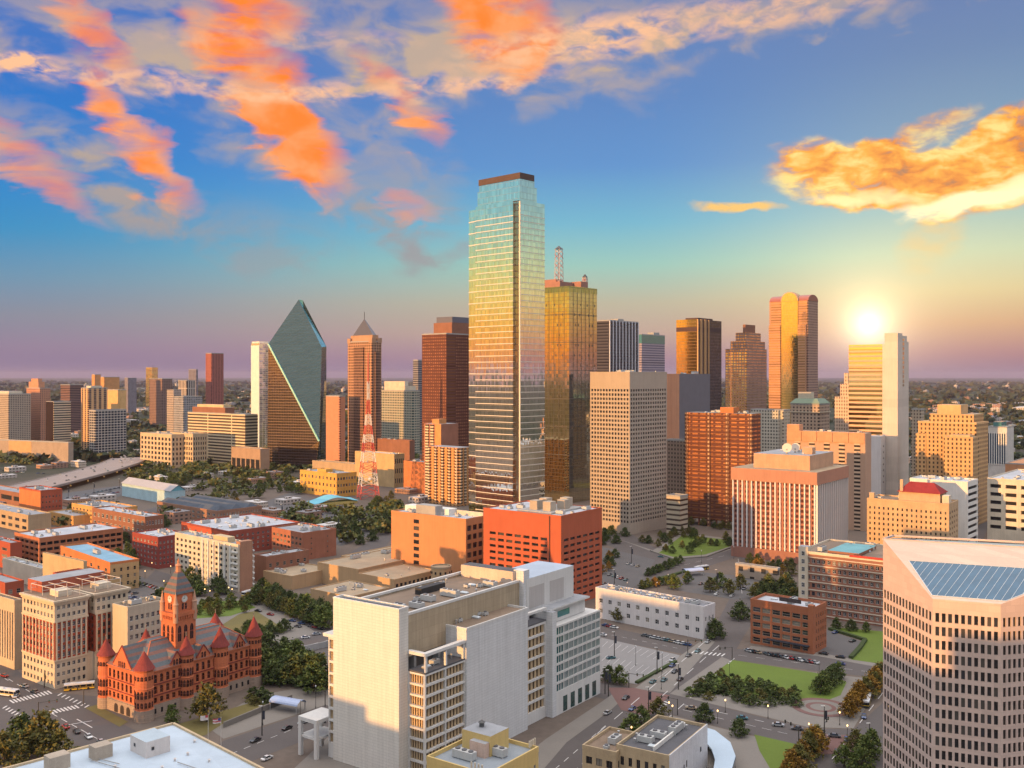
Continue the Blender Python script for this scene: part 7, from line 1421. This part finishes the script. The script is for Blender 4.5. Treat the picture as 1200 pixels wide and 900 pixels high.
def bus(px, py, ang, label, base, stripe_, roof_):
    x, y = gp(px, py); r = put('bus', None, None, (x, y, 0), R(ang)); tag(r, label, 'bus'); w, l, h = 1.3, 6.0, 3.0
    sub(r, 'body', -l, -w, .4, l, w, 1.35, base); sub(r, 'window', -l+.15, -w+.02, 1.36, l-.02, w-.02, 2.4, g_dark); sub(r, 'roof', -l, -w, 2.41, l, w, h, roof_); sub(r, 'side_stripe', -l-.02, -w-.02, 1.0, l+.02, w+.02, 1.3, stripe_)
    sub(r, 'roof_unit', -3.5, -.7, h, -1.0, .7, h+.3, f_white); sub(r, 'roof_unit', 1.0, -.7, h, 3.0, .7, h+.25, f_white); sub(r, 'destination_sign', l-.05, -.9, 2.45, l+.04, .9, 2.8, paint('sign_black2', (.015, .015, .015), .4))
    for sx in (-3.4, 3.6):
        for sy in (-1.2, 1.2): o = put('wheel', CARW, r, (sx, sy, .5)); o.rotation_euler = (R(90), 0, 0); o.scale = (1.5, 1.5, 1.8)
    for i in range(5): sub(r, 'door_post', -l+1.5+i*2.4, -w-.01, 1.3, -l+1.62+i*2.4, w+.01, 2.45, base)
yel = paint('bus_yellow', (.62, .40, .03), .4); wht = paint('bus_white', (.62, .62, .64), .4); blk = paint('bus_dark', (.05, .055, .06), .4); navy = paint('bus_navy', (.05, .08, .2), .4)
bus(93, 808, 20, 'white and yellow bus passing the classical courts block', yel, blk, wht); bus(7, 815, -18, 'bus entering the crossroads at the picture edge', wht, yel, wht); bus(1016, 825, 66, 'dark bus with yellow front beside the orange trees', blk, yel, wht); bus(822, 668, 34, 'yellow and white bus on the avenue below the federal block', yel, blk, wht); bus(293, 697, 60, 'yellow bus at the corner of the cream flats', yel, wht, wht)

# ================================================================== lamps, signals, poles, flags
lampg = glow('lamp_warm', (1.0, .58, .22), 3.0)
def lamp(px, py, h, label, lit=True, group=None, pole=None):
    x, y = gp(px, py); r = put('street_lamp', None, None, (x, y, 0)); tag(r, label, 'street lamp', group); b = MB(); b.lathe(0, 0, [(.22, 0), (.16, .8), (.10, 1.0), (.08, h-.5)], 6); b.build('pole', pole or f_dark, r); b = MB(); b.lathe(0, 0, [(.10, h-.4), (.27, h-.15), (.27, h+.15), (.05, h+.4)], 8); b.build('lantern', lampg if lit else wht, r)
for px, py in ((788, 842), (841, 848), (784, 838), (948, 864), (993, 866), (850, 835), (900, 842), (740, 868), (984, 850)): lamp(px, py, 5, 'lit post lamp along the lower street', group='lit lamps on the lower street')
for px, py in ((170, 678), (200, 672), (178, 668), (192, 690), (240, 700), (246, 702), (268, 698), (272, 700)): lamp(px, py, 5, 'lit lamp on the brick warehouse street', group='lit lamps of the warehouse street')
for px, py in ((783, 690), (822, 660), (860, 655), (735, 700), (770, 700), (745, 780), (776, 788), (775, 808), (855, 800), (960, 800), (308, 850), (352, 848), (370, 830), (410, 700)): lamp(px, py, 9, 'tall unlit street lamp by the roadway', False, 'tall unlit street lamps')
def signal(px, py, ang, label, arm=7):
    x, y = gp(px, py); r = put('traffic_signal', None, None, (x, y, 0), R(ang)); tag(r, label, 'traffic signal'); b = MB(); b.lathe(0, 0, [(.2, 0), (.16, 6.5)], 8); b.build('pole', f_dark, r); b = MB(); b.bar((0, 0, 6.2), (arm, 0, 6.5), .1, 6); b.build('mast_arm', f_dark, r)
    for t in (.55, .95):
        s = sub(r, 'signal_head', arm*t-.2, -.2, 5.7, arm*t+.2, .2, 6.9, paint('signal_black', (.03, .03, .02), .5))
        for k, m in enumerate(('red', 'amber', 'green')): sub(s, 'lens', arm*t-.13, -.26, 5.8+k*.37, arm*t+.13, -.2, 6.05+k*.37, paint('lens_'+m, dict(red=(.25, .02, .02), amber=(.3, .16, .02), green=(.02, .2, .08))[m], .3))
for px, py, a, lab in ((737, 806, -30, 'signal on the corner of the concrete lot'), (794, 838, 150, 'signal above the lower street at the brick crossing'), (858, 774, 200, 'signal at the lawn corner by the loft'), (806, 765, -20, 'signal at the end of the car row'), (936, 872, 120, 'signal on the corner of the small lawn'), (45, 842, 20, 'signal in the middle of the crossroads by the tree'), (98, 826, 150, 'signal before the turret at the crossroads'), (52, 806, -60, 'signal beside the classical courts block'), (966, 868, 60, 'signal by the paving ring'), (381, 828, 200, 'signal by the entrance portico avenue')): signal(px, py, a, lab)
for px, py, lab in ((709, 813, 'dark banner pole beside the white courts base'), (713, 816, 'second banner pole by the white courts base'), (795, 808, 'tall dark pole at the kerb of the lawn'), (760, 838, 'banner pole at the corner above the shops'), (966, 862, 'tall pole by the paving ring'), (1019, 884, 'pole on the corner below the bus street'), (416, 736, 'tall light pole on the tree lined avenue'), (307, 862, 'tall pole on the courts drive')): banner(px, py, lab)
def flag(px, py, label, cols, h=11):
    x, y = gp(px, py); r = put('flagpole', None, None, (x, y, 0)); tag(r, label, 'flag'); b = MB(); b.lathe(0, 0, [(.12, 0), (.06, h), (.12, h+.1), (.02, h+.3)], 6); b.build('pole', f_white, r); f = MB(); n = 8
    for i in range(n):
        for k in range(4):
            P = lambda a, c: (-a/n*3.0, .25*math.sin(a*.9), h-.2-c*.45-.25*(a/n)); f.face([P(i, k), P(i+1, k), P(i+1, k+1), P(i, k+1)], (1 if i < 3 and k < 2 else 0 if k % 2 == 0 else 2))
    f.build('flag_cloth', cols, r)
fr_, fb_, fw_ = paint('flag_red', (.45, .06, .08), .7), paint('flag_blue', (.05, .07, .25), .7), paint('flag_white', (.62, .58, .58), .7)
flag(259, 880, 'flag hanging on a pole beside the flat roofed hall', [fr_, fb_, fw_], 12); flag(244, 866, 'pale flag on a pole near the big olive tree', [fw_, fr_, fw_], 9)
def person(px, py, label, col):
    x, y = gp(px, py); b = bmesh.new(); me = bpy.data.meshes.new('person'); vs_ = [(0, 0, .95), (0, 0, 1.2), (0, 0, 1.45), (0, 0, 1.56), (0, 0, 1.70), (.12, 0, .9), (.13, .08, .48), (.13, .02, .04), (-.12, 0, .9), (-.13, -.10, .48), (-.13, -.16, .05), (.22, 0, 1.42), (.27, -.05, 1.12), (.26, -.14, .86), (-.22, 0, 1.42), (-.27, .05, 1.12), (-.26, .10, .86)]
    ed = [(0, 1), (1, 2), (2, 3), (3, 4), (0, 5), (5, 6), (6, 7), (0, 8), (8, 9), (9, 10), (2, 11), (11, 12), (12, 13), (2, 14), (14, 15), (15, 16)]; me.from_pydata(vs_, ed, []); me.materials.append(col); o = bpy.data.objects.new('person', me); C.objects.link(o); o.location = (x, y, .05); o.rotation_euler = (0, 0, random.uniform(0, 6))
    m = o.modifiers.new('skin', 'SKIN'); rad = [.15, .16, .17, .065, .11, .10, .075, .05, .10, .075, .05, .075, .055, .045, .075, .055, .045]
    for d_, r_ in zip(me.skin_vertices[0].data, rad): d_.radius = (r_, r_*.8)
    me.skin_vertices[0].data[0].use_root = True; o.modifiers.new('sub', 'SUBSURF').levels = 1; tag(o, label, 'person')
cl1, cl2 = paint('cloth_dark', (.05, .05, .08), .8), paint('cloth_red', (.30, .08, .07), .8)
person(331, 821, 'person in dark clothes standing on the courts plaza', cl1); person(334, 822, 'person in red top beside the dark clothed walker', cl2); person(913, 769, 'walker crossing by the angle parked cars', cl1); person(262, 693, 'walker near the cream flats bus corner', cl1); person(346, 752, 'walker on the avenue kerb by the white cars', cl2)
